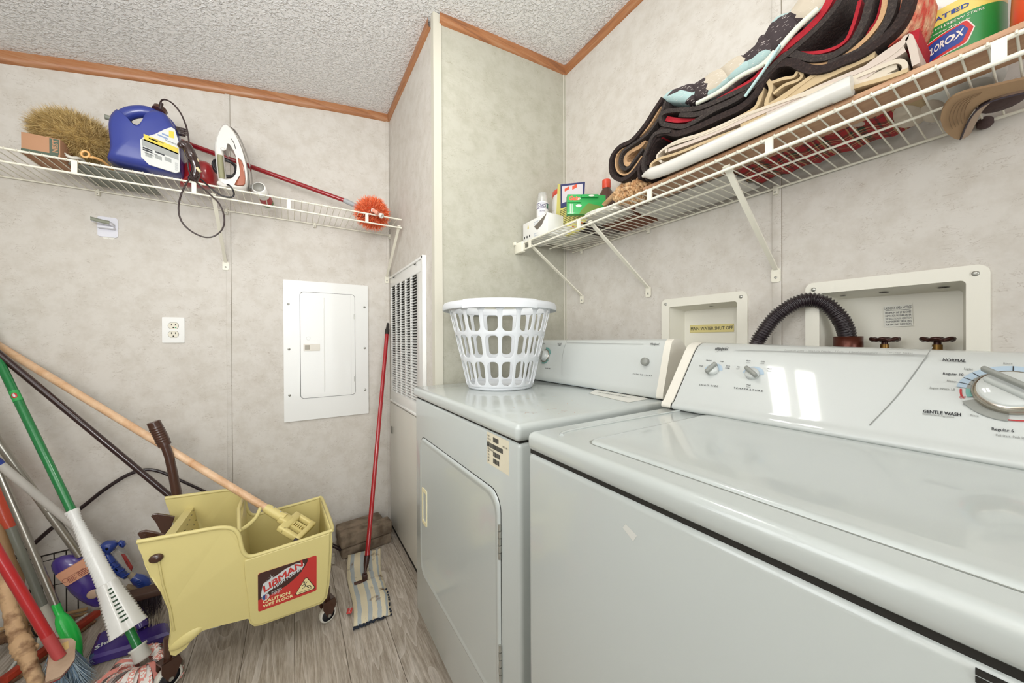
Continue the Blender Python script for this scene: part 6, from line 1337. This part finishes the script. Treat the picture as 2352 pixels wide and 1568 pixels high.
# light wood slat
a, c = P(1388, 452, x=1.02), P(1445, 412, x=1.0); b = MB().use(wood_mat('pale slat wood', 'a8794f', 'd8b78f', (6, 2, 6), 8)); 
b.tube([a-Vector((0, 0, .03)), c], .012, 4); b.build('wooden_slat', None, 'pale wooden slat sticking up between the brown bottle and the blanket fold', 'slat', loc=a)
# dark woven thing, paper bag, clear bag seen through the wires
b = MB().use(mat('black woven tray', '2a2220', .7, bump=(160, .8, .003), mott=('8a6a48', 90, .55, .7))); b.box(.99, .955, ZB+.001, 1.15, 1.065, ZB+.035, .008); b.build('woven_tray', None, 'dark woven tray on the shelf, seen from below through the wires', 'tray', loc=(1.07, 1.0, ZB))
def crumple(name, m, x0, x1, y0, y1, z0, h, lab_, cat, amp=.012, seed=1, n=22):
    random.seed(seed); G = [[random.uniform(-1, 1) for _ in range(n)] for _ in range(n)]; top = []; bot_ = []
    for i in range(n):
        rt_, rb_ = [], []
        for j in range(n):
            u, v = i/(n-1), j/(n-1); e = min(1, 7*min(u, 1-u, v, 1-v)); x = x0+(x1-x0)*u+.006*G[j][i]; y = y0+(y1-y0)*v+.006*G[i][j]
            rt_.append((x, y, z0+.002+(h*.8+amp*G[i][j])*e**.6)); rb_.append((x, y, z0+.0015+.004*abs(G[i][(j*3) % n])))
        top.append(rt_); bot_.append(rb_[::-1])
    b = MB().use(m); b.grid(top); b.grid(bot_); return b.build(name, None, lab_, cat, loc=((x0+x1)/2, (y0+y1)/2, z0), sub=1)
crumple('paper_bag', mat('brown paper bag', '7d4a30', .7, bump=(60, .6, .004)), 1.02, 1.165, .80, .955, ZB, .05, 'crumpled brown paper bag lying on the shelf wires, seen from below', 'bag', .015, 3)
crumple('white_bag', mat('white plastic bag', 'd0cec4', .35), .93, 1.03, .80, .95, ZB, .03, 'crumpled white plastic bag between the peach duster and the paper bag', 'bag', .010, 5)
crumple('quilted_cloth', mat('white quilted cloth', 'd6d3cc', .85, bump=(40, .7, .006)), 1.00, 1.165, .47, .79, ZB, .05, 'white quilted cloth lying at the back of the shelf, seen through the wires', 'cloth', .008, 8)
# peach wool duster
c = P(1452, 440, x=.955); t = thing('peach_duster', c, 'fluffy peach-coloured wool duster under the hanging end of the blanket', 'duster'); PF = mat('peach wool', 'e2bd90', .95, mott=('b9895c', 50, .4, .65)); random.seed(41)
cb_ = c+Vector((0, -.02, -.002)); b = MB().use(PF); b.ball(cb_, .045, .080, .030, 18)
for i in range(420):
    v = Vector((random.gauss(0, 1), random.gauss(0, 1), random.gauss(0, 1))).normalized(); q = cb_+Vector((v.x*.048, v.y*.084, v.z*.033)); r_ = random.uniform(.005, .009); b.ball(q, r_, r_*random.uniform(.6, 1.2), r_*random.uniform(.6, 1.1), 6)
strands(b, fur(cb_, .048, .084, .034, (0, 0, .1), .9), 1600, .014, .0026, .4, 2.0, 4); b.use(mat('peach wool light', 'f0d8b4', .95)); strands(b, fur(cb_, .048, .084, .034, (0, 0, .1), .9), 1600, .014, .0026, .4, 2.0, 4); b.build('wool', t)
# long wooden board
b = MB().use(wood_mat('beech board', 'a3795a', 'bd9674', (2, .25, 2), 22, .5)); yl = P(1478, 420, x=.892).y; b.box(.888, -.30, ZB+.0015, .990, yl, ZB+.012, .002); b.build('shelf_board', None, 'long pale wooden board lying along the front of the wire shelf', 'board', loc=(.94, .2, ZB))
# padded white roll over the front edge
pts = [P(1484, 401, x=.868), P(1520, 391, x=.868), P(1600, 362, x=.869), P(1700, 324, x=.870), P(1800, 286, x=.871), P(1914, 246, x=.872)]
for p_ in pts: p_.z = max(p_.z, ZB+.024)
WV = mat('white padded vinyl', 'cfccc4', .3, coat=.3, bump=(45, .35, .002))
b = MB().use(WV); q = bez(pts, 6); nq = len(q); b.tube([q[0]+Vector((0, .012, 0))]+q, [.004]+[.0165 if i > 3 else .009+.0025*i for i in range(nq)], 18, flat=1.0); pp = [P(1913, 246, x=.873), P(1958, 230, x=.874)]
for p_ in pp: p_.z = max(p_.z, ZB+.024)
b.tube(pp, .0175, 18); b.build('padded_roll', None, 'white padded vinyl roll resting on the front edge of the right shelf under the linens', 'pad', loc=q[0])
# ---------------- linens and blankets ----------------
def cloth(name): pass
LIN = mat('cream linen', 'c6bba9', .9, bump=(26, .35, .006)); LIN2 = mat('tan cotton', 'b8a27e', .9, bump=(30, .4, .006)); LIN3 = mat('pinkish white sheet', 'bfb1a5', .9, bump=(24, .3, .006))
def spath(b, px, xf, d, th, m, n=5): b.use(m); b.slab(bez([P(x, y, x=xf) for x, y in px], n), d, th)
t = thing('folded_sheets', P(1700, 300, x=.95), 'stack of folded cream and tan bed sheets between the padded roll and the blanket', 'linens')
JT = [0]
def layer(px, m, nm, th=.010, xf=.884, d=.22):
    JT[0] += 1; b = MB(); spath(b, px, xf+.0007*(JT[0] % 9), d+.0011*(JT[0] % 7), th, m); return b.build(nm, t)
layer([(1500, 392), (1494, 380), (1510, 366), (1560, 350), (1640, 318), (1720, 288), (1800, 258), (1880, 228), (1960, 200), (2030, 180), (2085, 160)], LIN2, 'sheet_fold', .007)
layer([(1512, 384), (1560, 366), (1640, 334), (1720, 302), (1800, 272), (1880, 244), (1955, 214)], LIN3, 'sheet_fold', .010)
layer([(1520, 372), (1508, 360), (1524, 342), (1560, 322), (1620, 304), (1700, 268), (1760, 246), (1830, 222), (1900, 205), (1930, 185), (1956, 180), (1968, 195), (1940, 210), (1890, 222), (1800, 258)], LIN, 'sheet_fold', .006)
layer([(1530, 350), (1532, 338), (1560, 326), (1640, 300), (1720, 262), (1800, 232), (1870, 206), (1940, 186), (1990, 166), (2030, 150), (2062, 140), (2078, 148), (2070, 166), (2030, 176), (1985, 186), (1930, 206)], LIN, 'sheet_fold', .007)
layer([(1535, 345), (1600, 322), (1680, 288), (1740, 262), (1800, 236), (1900, 192), (2000, 150), (2060, 112), (2084, 84), (2096, 110), (2104, 148)], LIN3, 'sheet_fold', .009)
b = MB(); spath(b, [(1760, 262), (1850, 226), (1950, 188), (2040, 128), (2075, 105)], .8885, .21, .024, LIN3); spath(b, [(1900, 222), (1980, 190), (2060, 150)], .8900, .205, .012, LIN); b.build('sheet_fill', t)
layer([(1580, 318), (1640, 296), (1700, 268), (1735, 246), (1748, 215), (1752, 192), (1764, 186), (1770, 205), (1760, 236), (1770, 248), (1800, 224), (1850, 185), (1880, 165)], LIN2, 'tan_sheet', .008)
layer([(1770, 190), (1800, 180), (1822, 176), (1834, 162), (1842, 172), (1832, 184), (1800, 196), (1776, 215)], LIN2, 'tan_sheet', .006)
layer([(1700, 285), (1780, 240), (1840, 200), (1900, 168), (1960, 140), (2010, 118)], LIN2, 'tan_sheet', .022)
# blanket
DB = mat('dark brown fleece', '20120f', .9, bump=(220, .9, .004), mott=('37261f', 260, .5, .7)); GB = mat('charcoal fleece', '2d2522', .9, bump=(220, .9, .004), mott=('463c36', 260, .5, .7)); RB = mat('red fleece', 'a8202c', .95, bump=(160, .7, .004)); TB_ = mat('tan sherpa fleece', 'c09a72', .95, bump=(120, .8, .005)); PB = mat('pink red sherpa', 'c8503f', .95, bump=(120, .8, .006), mott=('d8b08c', 40, .4, .6))
t = thing('fleece_blanket', P(1700, 200, x=.95), 'thick dark brown and red patterned fleece blanket, folded many times, drooping at its left end', 'blanket')
def bl(px, m, nm, th=.013, xf=.880, d=.24, n=5):
    JT[0] += 1; b = MB(); spath(b, px, xf+.0006*(JT[0] % 13), d+.0011*(JT[0] % 7), th, m, n); return b.build(nm, t)
bl([(1521, 224), (1500, 256), (1478, 290), (1450, 322), (1422, 337), (1405, 358), (1401, 381), (1405, 400), (1418, 411), (1434, 410), (1452, 397), (1470, 374), (1490, 340), (1502, 318), (1514, 300), (1530, 292), (1550, 290)], DB, 'outer_fold', .012)
bl([(1528, 232), (1513, 270), (1487, 306), (1456, 329), (1432, 346), (1424, 362), (1424, 378), (1432, 388), (1444, 384), (1458, 366), (1476, 342)], GB, 'inner_fold', .008)
bl([(1520, 236), (1508, 262), (1482, 300), (1452, 326), (1426, 344), (1415, 362), (1416, 388), (1428, 400), (1443, 398), (1458, 382), (1474, 358)], TB_, 'sherpa_lining', .005, .888)
bl([(1448, 376), (1438, 376), (1436, 362), (1448, 348), (1470, 336), (1482, 322)], TB_, 'sherpa_lining', .012, .892)
bl([(1540, 300), (1510, 304), (1496, 316), (1488, 336), (1480, 356), (1476, 380), (1482, 402), (1487, 412)], GB, 'hanging_fold', .010)
bl([(1488, 346), (1474, 366), (1466, 388), (1468, 410)], DB, 'hanging_fold', .008)
bl([(1516, 314), (1500, 330), (1492, 350), (1486, 380)], DB, 'hanging_fold', .012, .890)
bl([(1519, 284), (1516, 268), (1528, 256), (1558, 252), (1598, 249), (1636, 236), (1680, 216), (1720, 196), (1760, 166), (1786, 140), (1812, 120), (1860, 78), (1896, 42), (1925, 5), (1940, -30)], GB, 'upper_fold', .011)
bl([(1519, 284), (1540, 288), (1570, 290), (1600, 276), (1640, 252), (1690, 228), (1735, 195), (1760, 170)], GB, 'upper_fold', .011)
bl([(1510, 308), (1530, 303), (1558, 306), (1603, 291), (1648, 270), (1700, 246), (1735, 215), (1752, 185), (1784, 150), (1816, 142), (1840, 152), (1870, 160), (1905, 154), (1932, 142), (1972, 126), (2010, 102), (2040, 78), (2062, 54), (2080, 20), (2090, -20)], DB, 'lower_fold', .015)
bl([(1560, 262), (1600, 262), (1640, 248), (1690, 226), (1740, 190), (1775, 152), (1800, 128), (1816, 122), (1840, 128), (1868, 134), (1905, 129), (1932, 116), (1956, 97), (1972, 72), (1985, 45), (1995, 10), (2000, -30)], GB, 'middle_fold', .012)
bl([(1830, 138), (1870, 146), (1910, 140), (1945, 124), (1985, 92), (2015, 56), (2030, 20), (2035, -30)], TB_, 'sherpa_lining', .008, .886)
bl([(1900, 146), (1950, 128), (1990, 105), (2020, 75), (2045, 30), (2055, -30)], GB, 'middle_fold', .012)
bl([(1530, 272), (1560, 276), (1600, 268), (1660, 240), (1720, 206), (1760, 172)], RB, 'red_layer', .012, .890)
bl([(1512, 318), (1540, 306), (1566, 312)], RB, 'red_layer', .008, .890)
bl([(1640, 236), (1690, 208), (1730, 184), (1752, 160), (1780, 128), (1840, 80), (1880, 40), (1905, 0), (1915, -30)], RB, 'red_layer', .014, .892)
bl([(1690, 222), (1740, 184), (1780, 142), (1830, 108), (1880, 70), (1920, 20), (1935, -30)], DB, 'inner_mass', .030, .93, .20)
bl([(1800, 118), (1850, 122), (1900, 116), (1940, 95), (1960, 55), (1975, 0)], RB, 'red_layer', .006, .900, .2)
bl([(1860, 128), (1920, 100), (1950, 60), (1965, 0), (1970, -40)], DB, 'inner_mass', .05, .955, .18)
bl([(1850, 100), (1890, 80), (1930, 30), (1945, -30)], DB, 'inner_mass', .06, .965, .18)
bl([(1990, 80), (2020, 40), (2035, -30)], RB, 'red_layer', .010, .900, .2)
bl([(2030, 95), (2060, 70), (2078, 40), (2092, 0), (2098, -40)], PB, 'pink_edge', .030, .900, .2)
bl([(2084, 130), (2096, 100), (2100, 70)], RB, 'red_layer', .012, .905, .2)
# patterned fabric on top
def geo_mat():
    m, nt, bb = nodes_mat('brown and aqua printed fabric'); L = nt.links.new; tc = N(nt, 'ShaderNodeTexCoord'); mp = N(nt, 'ShaderNodeMapping'); mp.inputs['Scale'].default_value = (1.3, 1, 1.6); mp.inputs['Rotation'].default_value = (.5, .3, .2); L(tc.outputs['Object'], mp.inputs['Vector'])
    v = N(nt, 'ShaderNodeTexVoronoi'); v.distance = 'CHEBYCHEV'; v.inputs['Scale'].default_value = 13; L(mp.outputs[0], v.inputs['Vector']); sp = N(nt, 'ShaderNodeSeparateColor'); L(v.outputs['Color'], sp.inputs[0])
    r = N(nt, 'ShaderNodeValToRGB'); r.color_ramp.interpolation = 'CONSTANT'; e = r.color_ramp.elements; e[0].position = 0; e[0].color = (*srgb('352a2c'), 1); e[1].position = .44; e[1].color = (*srgb('9fb8b6'), 1); q_ = e.new(.72); q_.color = (*srgb('b9ae9c'), 1); q_ = e.new(.84); q_.color = (*srgb('50403f'), 1)
    L(sp.outputs[0], r.inputs[0]); n1 = N(nt, 'ShaderNodeTexNoise'); mp2 = N(nt, 'ShaderNodeMapping'); mp2.inputs['Scale'].default_value = (30, 60, 400); mp2.inputs['Rotation'].default_value = (.6, 0, 0); L(tc.outputs['Object'], mp2.inputs['Vector']); L(mp2.outputs[0], n1.inputs['Vector']); n1.inputs['Scale'].default_value = 1.2
    g = N(nt, 'ShaderNodeMath', operation='GREATER_THAN'); g.inputs[1].default_value = .66; L(n1.outputs[0], g.inputs[0]); x = N(nt, 'ShaderNodeMix', data_type='RGBA'); x.inputs[7].default_value = (*srgb('d9d0c8'), 1); L(r.outputs[0], x.inputs[6])
    mm = N(nt, 'ShaderNodeMath', operation='MULTIPLY'); mm.inputs[1].default_value = .8; L(g.outputs[0], mm.inputs[0]); L(mm.outputs[0], x.inputs[0]); L(x.outputs[2], bb.inputs['Base Color']); bb.inputs['Roughness'].default_value = .8
    return m
GEO = geo_mat()
t = thing('printed_fabric', P(1650, 170, x=.95), 'brown, aqua and cream geometric printed fabric bunched on top of the blanket', 'fabric')
def bulk(b, o, x0, d, r=.85, n=3):
    Q = bez([P(px, py, x=x0) for px, py in o+[o[0]]], n)[:-1]; cc = sum(Q, Vector())/len(Q)
    R = [[Vector((x0+dx, cc.y+(q.y-cc.y)*s_, cc.z+(q.z-cc.z)*s_)) for q in Q] for s_, dx in ((.3, -.006), (.75, -.004), (.92, .004), (1, .02), (1, d-.02), (.9, d))]
    b.grid(R, closed_u=True); b.add(R[0], [tuple(range(len(Q)))[::-1]], True)
for o in ([(1510, 232), (1530, 210), (1560, 198), (1592, 188), (1600, 215), (1590, 236), (1545, 238)],
          [(1585, 195), (1615, 176), (1640, 158), (1672, 150), (1690, 168), (1668, 196), (1630, 222), (1592, 234)],
          [(1645, 160), (1680, 132), (1705, 122), (1735, 130), (1735, 150), (1700, 176), (1665, 190)],
          [(1700, 130), (1735, 100), (1748, 75), (1775, 78), (1790, 95), (1770, 130), (1735, 158), (1705, 168)],
          [(1745, 90), (1770, 45), (1800, 25), (1835, 28), (1840, 60), (1800, 100), (1765, 130)],
          [(1790, 50), (1820, 12), (1850, -25), (1900, -30), (1905, 5), (1870, 45), (1830, 62)]):
    b = MB().use(GEO); bulk(b, o, .900, .20); b.build('fabric_fold', t)
AQ = mat('aqua binding', 'b3cfcd', .7)
b = MB().use(AQ); b.tube(bez([P(1711, 222, x=.872), P(1730, 195, x=.872), P(1755, 160, x=.874), P(1775, 130, x=.876), P(1792, 104, x=.878)], 6), .0045, 8, flat=.5); b.build('tie_ribbon', t)
b = MB().use(mat('cream hem', 'd6d8c6', .8)); b.tube(bez([P(1600, 238, x=.892), P(1650, 212, x=.892), P(1700, 176, x=.892), P(1750, 150, x=.892), P(1780, 118, x=.892)], 6), .0055, 8); b.tube(bez([P(1760, 150, x=.892), P(1790, 112, x=.892), P(1830, 66, x=.892), P(1880, 20, x=.892)], 6), .006, 8); b.build('hem', t)
# tartan cloth
def tartan():
    m, nt, bb = nodes_mat('red tartan'); L = nt.links.new; tc = N(nt, 'ShaderNodeTexCoord'); sp = N(nt, 'ShaderNodeSeparateXYZ'); L(tc.outputs['Object'], sp.inputs[0])
    def ax(i, s, off=0):
        mu = N(nt, 'ShaderNodeMath', operation='MULTIPLY_ADD'); mu.inputs[1].default_value = s; mu.inputs[2].default_value = off; L(sp.outputs[i], mu.inputs[0]); fr = N(nt, 'ShaderNodeMath', operation='FRACT'); L(mu.outputs[0], fr.inputs[0])
        r = N(nt, 'ShaderNodeValToRGB'); r.color_ramp.interpolation = 'CONSTANT'; e = r.color_ramp.elements; e[0].position = 0; e[0].color = (*srgb('9c2024'), 1); e[1].position = .34; e[1].color = (*srgb('233a28'), 1)
        for p_, c_ in ((.52, 'c8b98a'), (.58, '9c2024'), (.66, '1d1f22'), (.72, 'b9a878'), (.76, '9c2024'), (.92, '2a2a2c')): q_ = e.new(p_); q_.color = (*srgb(c_), 1)
        L(fr.outputs[0], r.inputs[0]); return r
    a_, b_ = ax(1, 17), ax(0, 19); x = N(nt, 'ShaderNodeMix', data_type='RGBA'); x.inputs[0].default_value = .5; L(a_.outputs[0], x.inputs[6]); L(b_.outputs[0], x.inputs[7]); L(x.outputs[2], bb.inputs['Base Color']); bb.inputs['Roughness'].default_value = .85
    return m
TT = tartan(); y_a, y_b = .165, .47
b = MB().use(TT); R = []; n_ = 60
for i in range(n_+1):
    y = y_b+(y_a-y_b)*i/n_; r = []
    for j in range(13): u = j/12; x = 1.0+.15*u-.02*(i/n_); r.append((x, y+.004*math.sin(j), ZB+.004+.007*abs(math.sin(y*48))+.002*math.sin(u*8)))
    R.append(r)
b.grid(R); R2 = [[(p[0], p[1], p[2]+.03) for p in r] for r in R]; b.grid([r[::-1] for r in R2]); b.build('tartan_cloth', None, 'red, green and cream tartan cloth lying pleated at the back of the right shelf', 'cloth', loc=(1.07, .32, ZB))
crumple('cream_shirt', mat('cream cotton', 'cfc4b4', .9, bump=(30, .4, .006)), 1.0, 1.165, .155, .175+.02, ZB, .05, 'cream cotton garment folded between the tartan cloth and the bleach jug', 'garment', .006, 12) if False else None
b = MB().use(mat('cream cotton', 'cfc4b4', .9, bump=(30, .4, .006))); b.ball((1.07, .165, ZB+.032), .080, .034, .030, 20); b.ball((1.09, .135, ZB+.026), .07, .022, .024, 16); b.build('cream_garment', None, 'rolled cream garment between the tartan cloth and the bleach jug', 'garment', loc=(1.07, .16, ZB))
# ---------------- bleach jug ----------------
c = Vector((1.03, .078, ZB)); q = P(2200, 150, x=.97)
t = thing('bleach_jug', c, 'white bleach jug with green and yellow label and a red and blue diamond logo', 'jug')
BX, BY = .050, .054; c = Vector((1.052, .100, ZB+.0135)); X = Matrix.Translation(c)
b = MB().use(mat('white jug plastic', 'dfe3df', .3, coat=.2)).at(X); V = []
prof = [(.72, 0), (.95, .004), (1, .016), (1, .17), (.92, .20), (.6, .24), (.3, .27), (.28, .30)]; sg = 40
R = []
for s_, z in prof: R.append([(BX*s_*math.copysign(abs(math.cos(a))**.75, math.cos(a)), BY*s_*math.copysign(abs(math.sin(a))**.75, math.sin(a)), z) for a in [k*2*PI/sg for k in range(sg)]])
b.grid(R, closed_u=True); b.add(R[0], [tuple(range(sg))[::-1]], False); jb = b.build('body', t)
def wrap(b, z0, z1, m, e=.0008, a0=150, a1=262, n=40, curve=0):
    b.use(m); R = []
    for z_, k in ((z0, 0), (z1, 1)):
        R.append([((BX+e)*math.copysign(abs(math.cos(a))**.75, math.cos(a)), (BY+e)*math.copysign(abs(math.sin(a))**.75, math.sin(a)), z_) for a in [math.radians(a0+(a1-a0)*i/n) for i in range(n+1)]])
    b.grid(R)
def wrap_text(b, txt, size, a0, z, m, bold=.02, e=.0016, sx=1, tilt_=0, shear=0):
    b.use(m); V, Fc = text_mesh(txt, bold, shear, 1, 'LEFT'); out = []
    for x, y in V:
        a = math.radians(a0)+x*size*sx/.052; out.append(((BX+e)*math.copysign(abs(math.cos(a))**.75, math.cos(a)), (BY+e)*math.copysign(abs(math.sin(a))**.75, math.sin(a)), z+y*size+x*size*sx*tilt_))
    b.add(out, Fc, False)
LG = mat('bleach label green', '1f8a3f', .35, coat=.3); LY = mat('bleach label yellow', 'e0cf6a', .35, coat=.3); LB_ = mat('logo blue', '27469a', .4); LR = mat('logo red', 'cc2a26', .4); LW = mat('logo white', 'e8e6dc', .4)
b = MB().at(X); zlg = P(2160, 112, x=1.01).z-c.z; zy = P(2160, 62, x=1.01).z-c.z; wrap(b, .012, zy, LG, a0=95, a1=262); wrap(b, zy, zy+.028, LY, a0=95, a1=262)
wrap_text(b, 'CONCENTRATED', .0105, 104, zy+.008, LB_, sx=.95); wrap_text(b, 'TOUGH STAINS & MILDEW STAINS', .0060, 112, zy-.008, LW, sx=.95); wrap_text(b, 'manchas fuertes y las manchas de moho', .0040, 122, zy-.015, LW)
def dia(b, m, s, e):
    b.use(m); a_c = math.radians(170); R = []
    for i in range(25):
        x = -1+i/12; h = .62*(1 if abs(x) < .72 else max(0, (1-abs(x))/.28)); r = []
        for y in (-h, 0, h): a = a_c+x*.024*s/.052; r.append(((BX+e)*math.copysign(abs(math.cos(a))**.75, math.cos(a)), (BY+e)*math.copysign(abs(math.sin(a))**.75, math.sin(a)), zlg+y*.031*s+x*.008))
        R.append(r)
    b.grid(R, smooth=False)
dia(b, LW, 1.07, .0016); dia(b, LR, 1, .0020); dia(b, LB_, .80, .0024); wrap_text(b, 'CLOROX', .0175, 154, zlg-.012, LW, .03, .0034, .40, .45, .15)
b.build('label', t)
# orange jug at the frame edge
c = Vector((.985, -.012, ZB+.0135)); t = thing('orange_jug', c, 'bright orange bottle partly cut off at the right edge, beside the bleach jug', 'bottle')
b = MB().use(mat('bright orange plastic', 'e2572f', .3, coat=.3)).at(Matrix.Translation(c)); b.lathe([(.040, 0), (.052, .005), (.054, .05), (.050, .15), (.030, .20), (.022, .24)], 36); b.build('body', t)
# ---------------- tan cap hanging through the gap at the wall ----------------
t = thing('baseball_cap', P(2200, 280, z=1.50), 'tan baseball cap with stitched brim, jammed beneath the right shelf beside the wall', 'cap')
CT = mat('tan cap cotton', 'ab8c6a', .85, bump=(200, .3, .001)); STI = mat('cap stitching', '8a6f52', .8)
o = [(2160, 272), (2166, 250), (2185, 222), (2215, 205), (2262, 195), (2268, 200), (2240, 222), (2215, 255), (2205, 300), (2203, 319), (2185, 312), (2168, 295)]
o = [(2160, 275), (2165, 252), (2183, 228), (2215, 212), (2270, 200), (2352, 182), (2420, 170), (2420, 200), (2352, 206), (2290, 222), (2250, 240), (2226, 270), (2212, 300), (2204, 320), (2185, 314), (2168, 298)]
Q = bez([P(px, py, z=1.518-.020*(py-180)/140) for px, py in o+[o[0]]], 4)[:-1]; n_ = len(Q)
b = MB().use(CT); b.add(Q, [tuple(range(n_))], True); b.add([q+Vector((0, 0, .004)) for q in Q], [tuple(range(n_))[::-1]], True); b.add(Q+[q+Vector((0, 0, .004)) for q in Q], [(i, (i+1) % n_, n_+(i+1) % n_, n_+i) for i in range(n_)], True); br = b.build('brim', t)
b = MB().use(STI)
for k in range(5):
    f = .18+.15*k; l_ = [P(x+(2235-x)*f*.9, y+(262-y)*f*.5-6*f, z=1.5165-.020*(y-180)/140) for x, y in ((2178, 300), (2170, 275), (2180, 245), (2205, 225), (2260, 208))]; b.tube(bez(l_, 5), .0005, 4)
b.build('stitching', br)
b = MB().use(mat('cap crown cotton', 'b09a86', .9, bump=(60, .6, .004))); cv = bez([P(2206, 318, z=1.500), P(2226, 274, z=1.503), P(2252, 244, z=1.506), P(2292, 226, z=1.509), P(2360, 210, z=1.512)], 6)
b.grid([[q, q+Vector((.012, -.004, .002)), q+Vector((.024, -.010, .010)), q+Vector((.032, -.014, .024))] for q in cv]); b.build('crown', t)
b = MB().use(mat('dark trim', '3a2f38', .6)); b.tube([q+Vector((0, 0, -.0015)) for q in cv], .0016, 6); b.build('sweat_band', t)
b = MB().use(mat('cap lining brown', '4b3a38', .85, bump=(50, .9, .006))); b.ball(P(2300, 232, z=1.53), .035, .03, .012, 14); b.ball(P(2262, 282, z=1.522), .014, .012, .012, 10); b.build('lining', t)
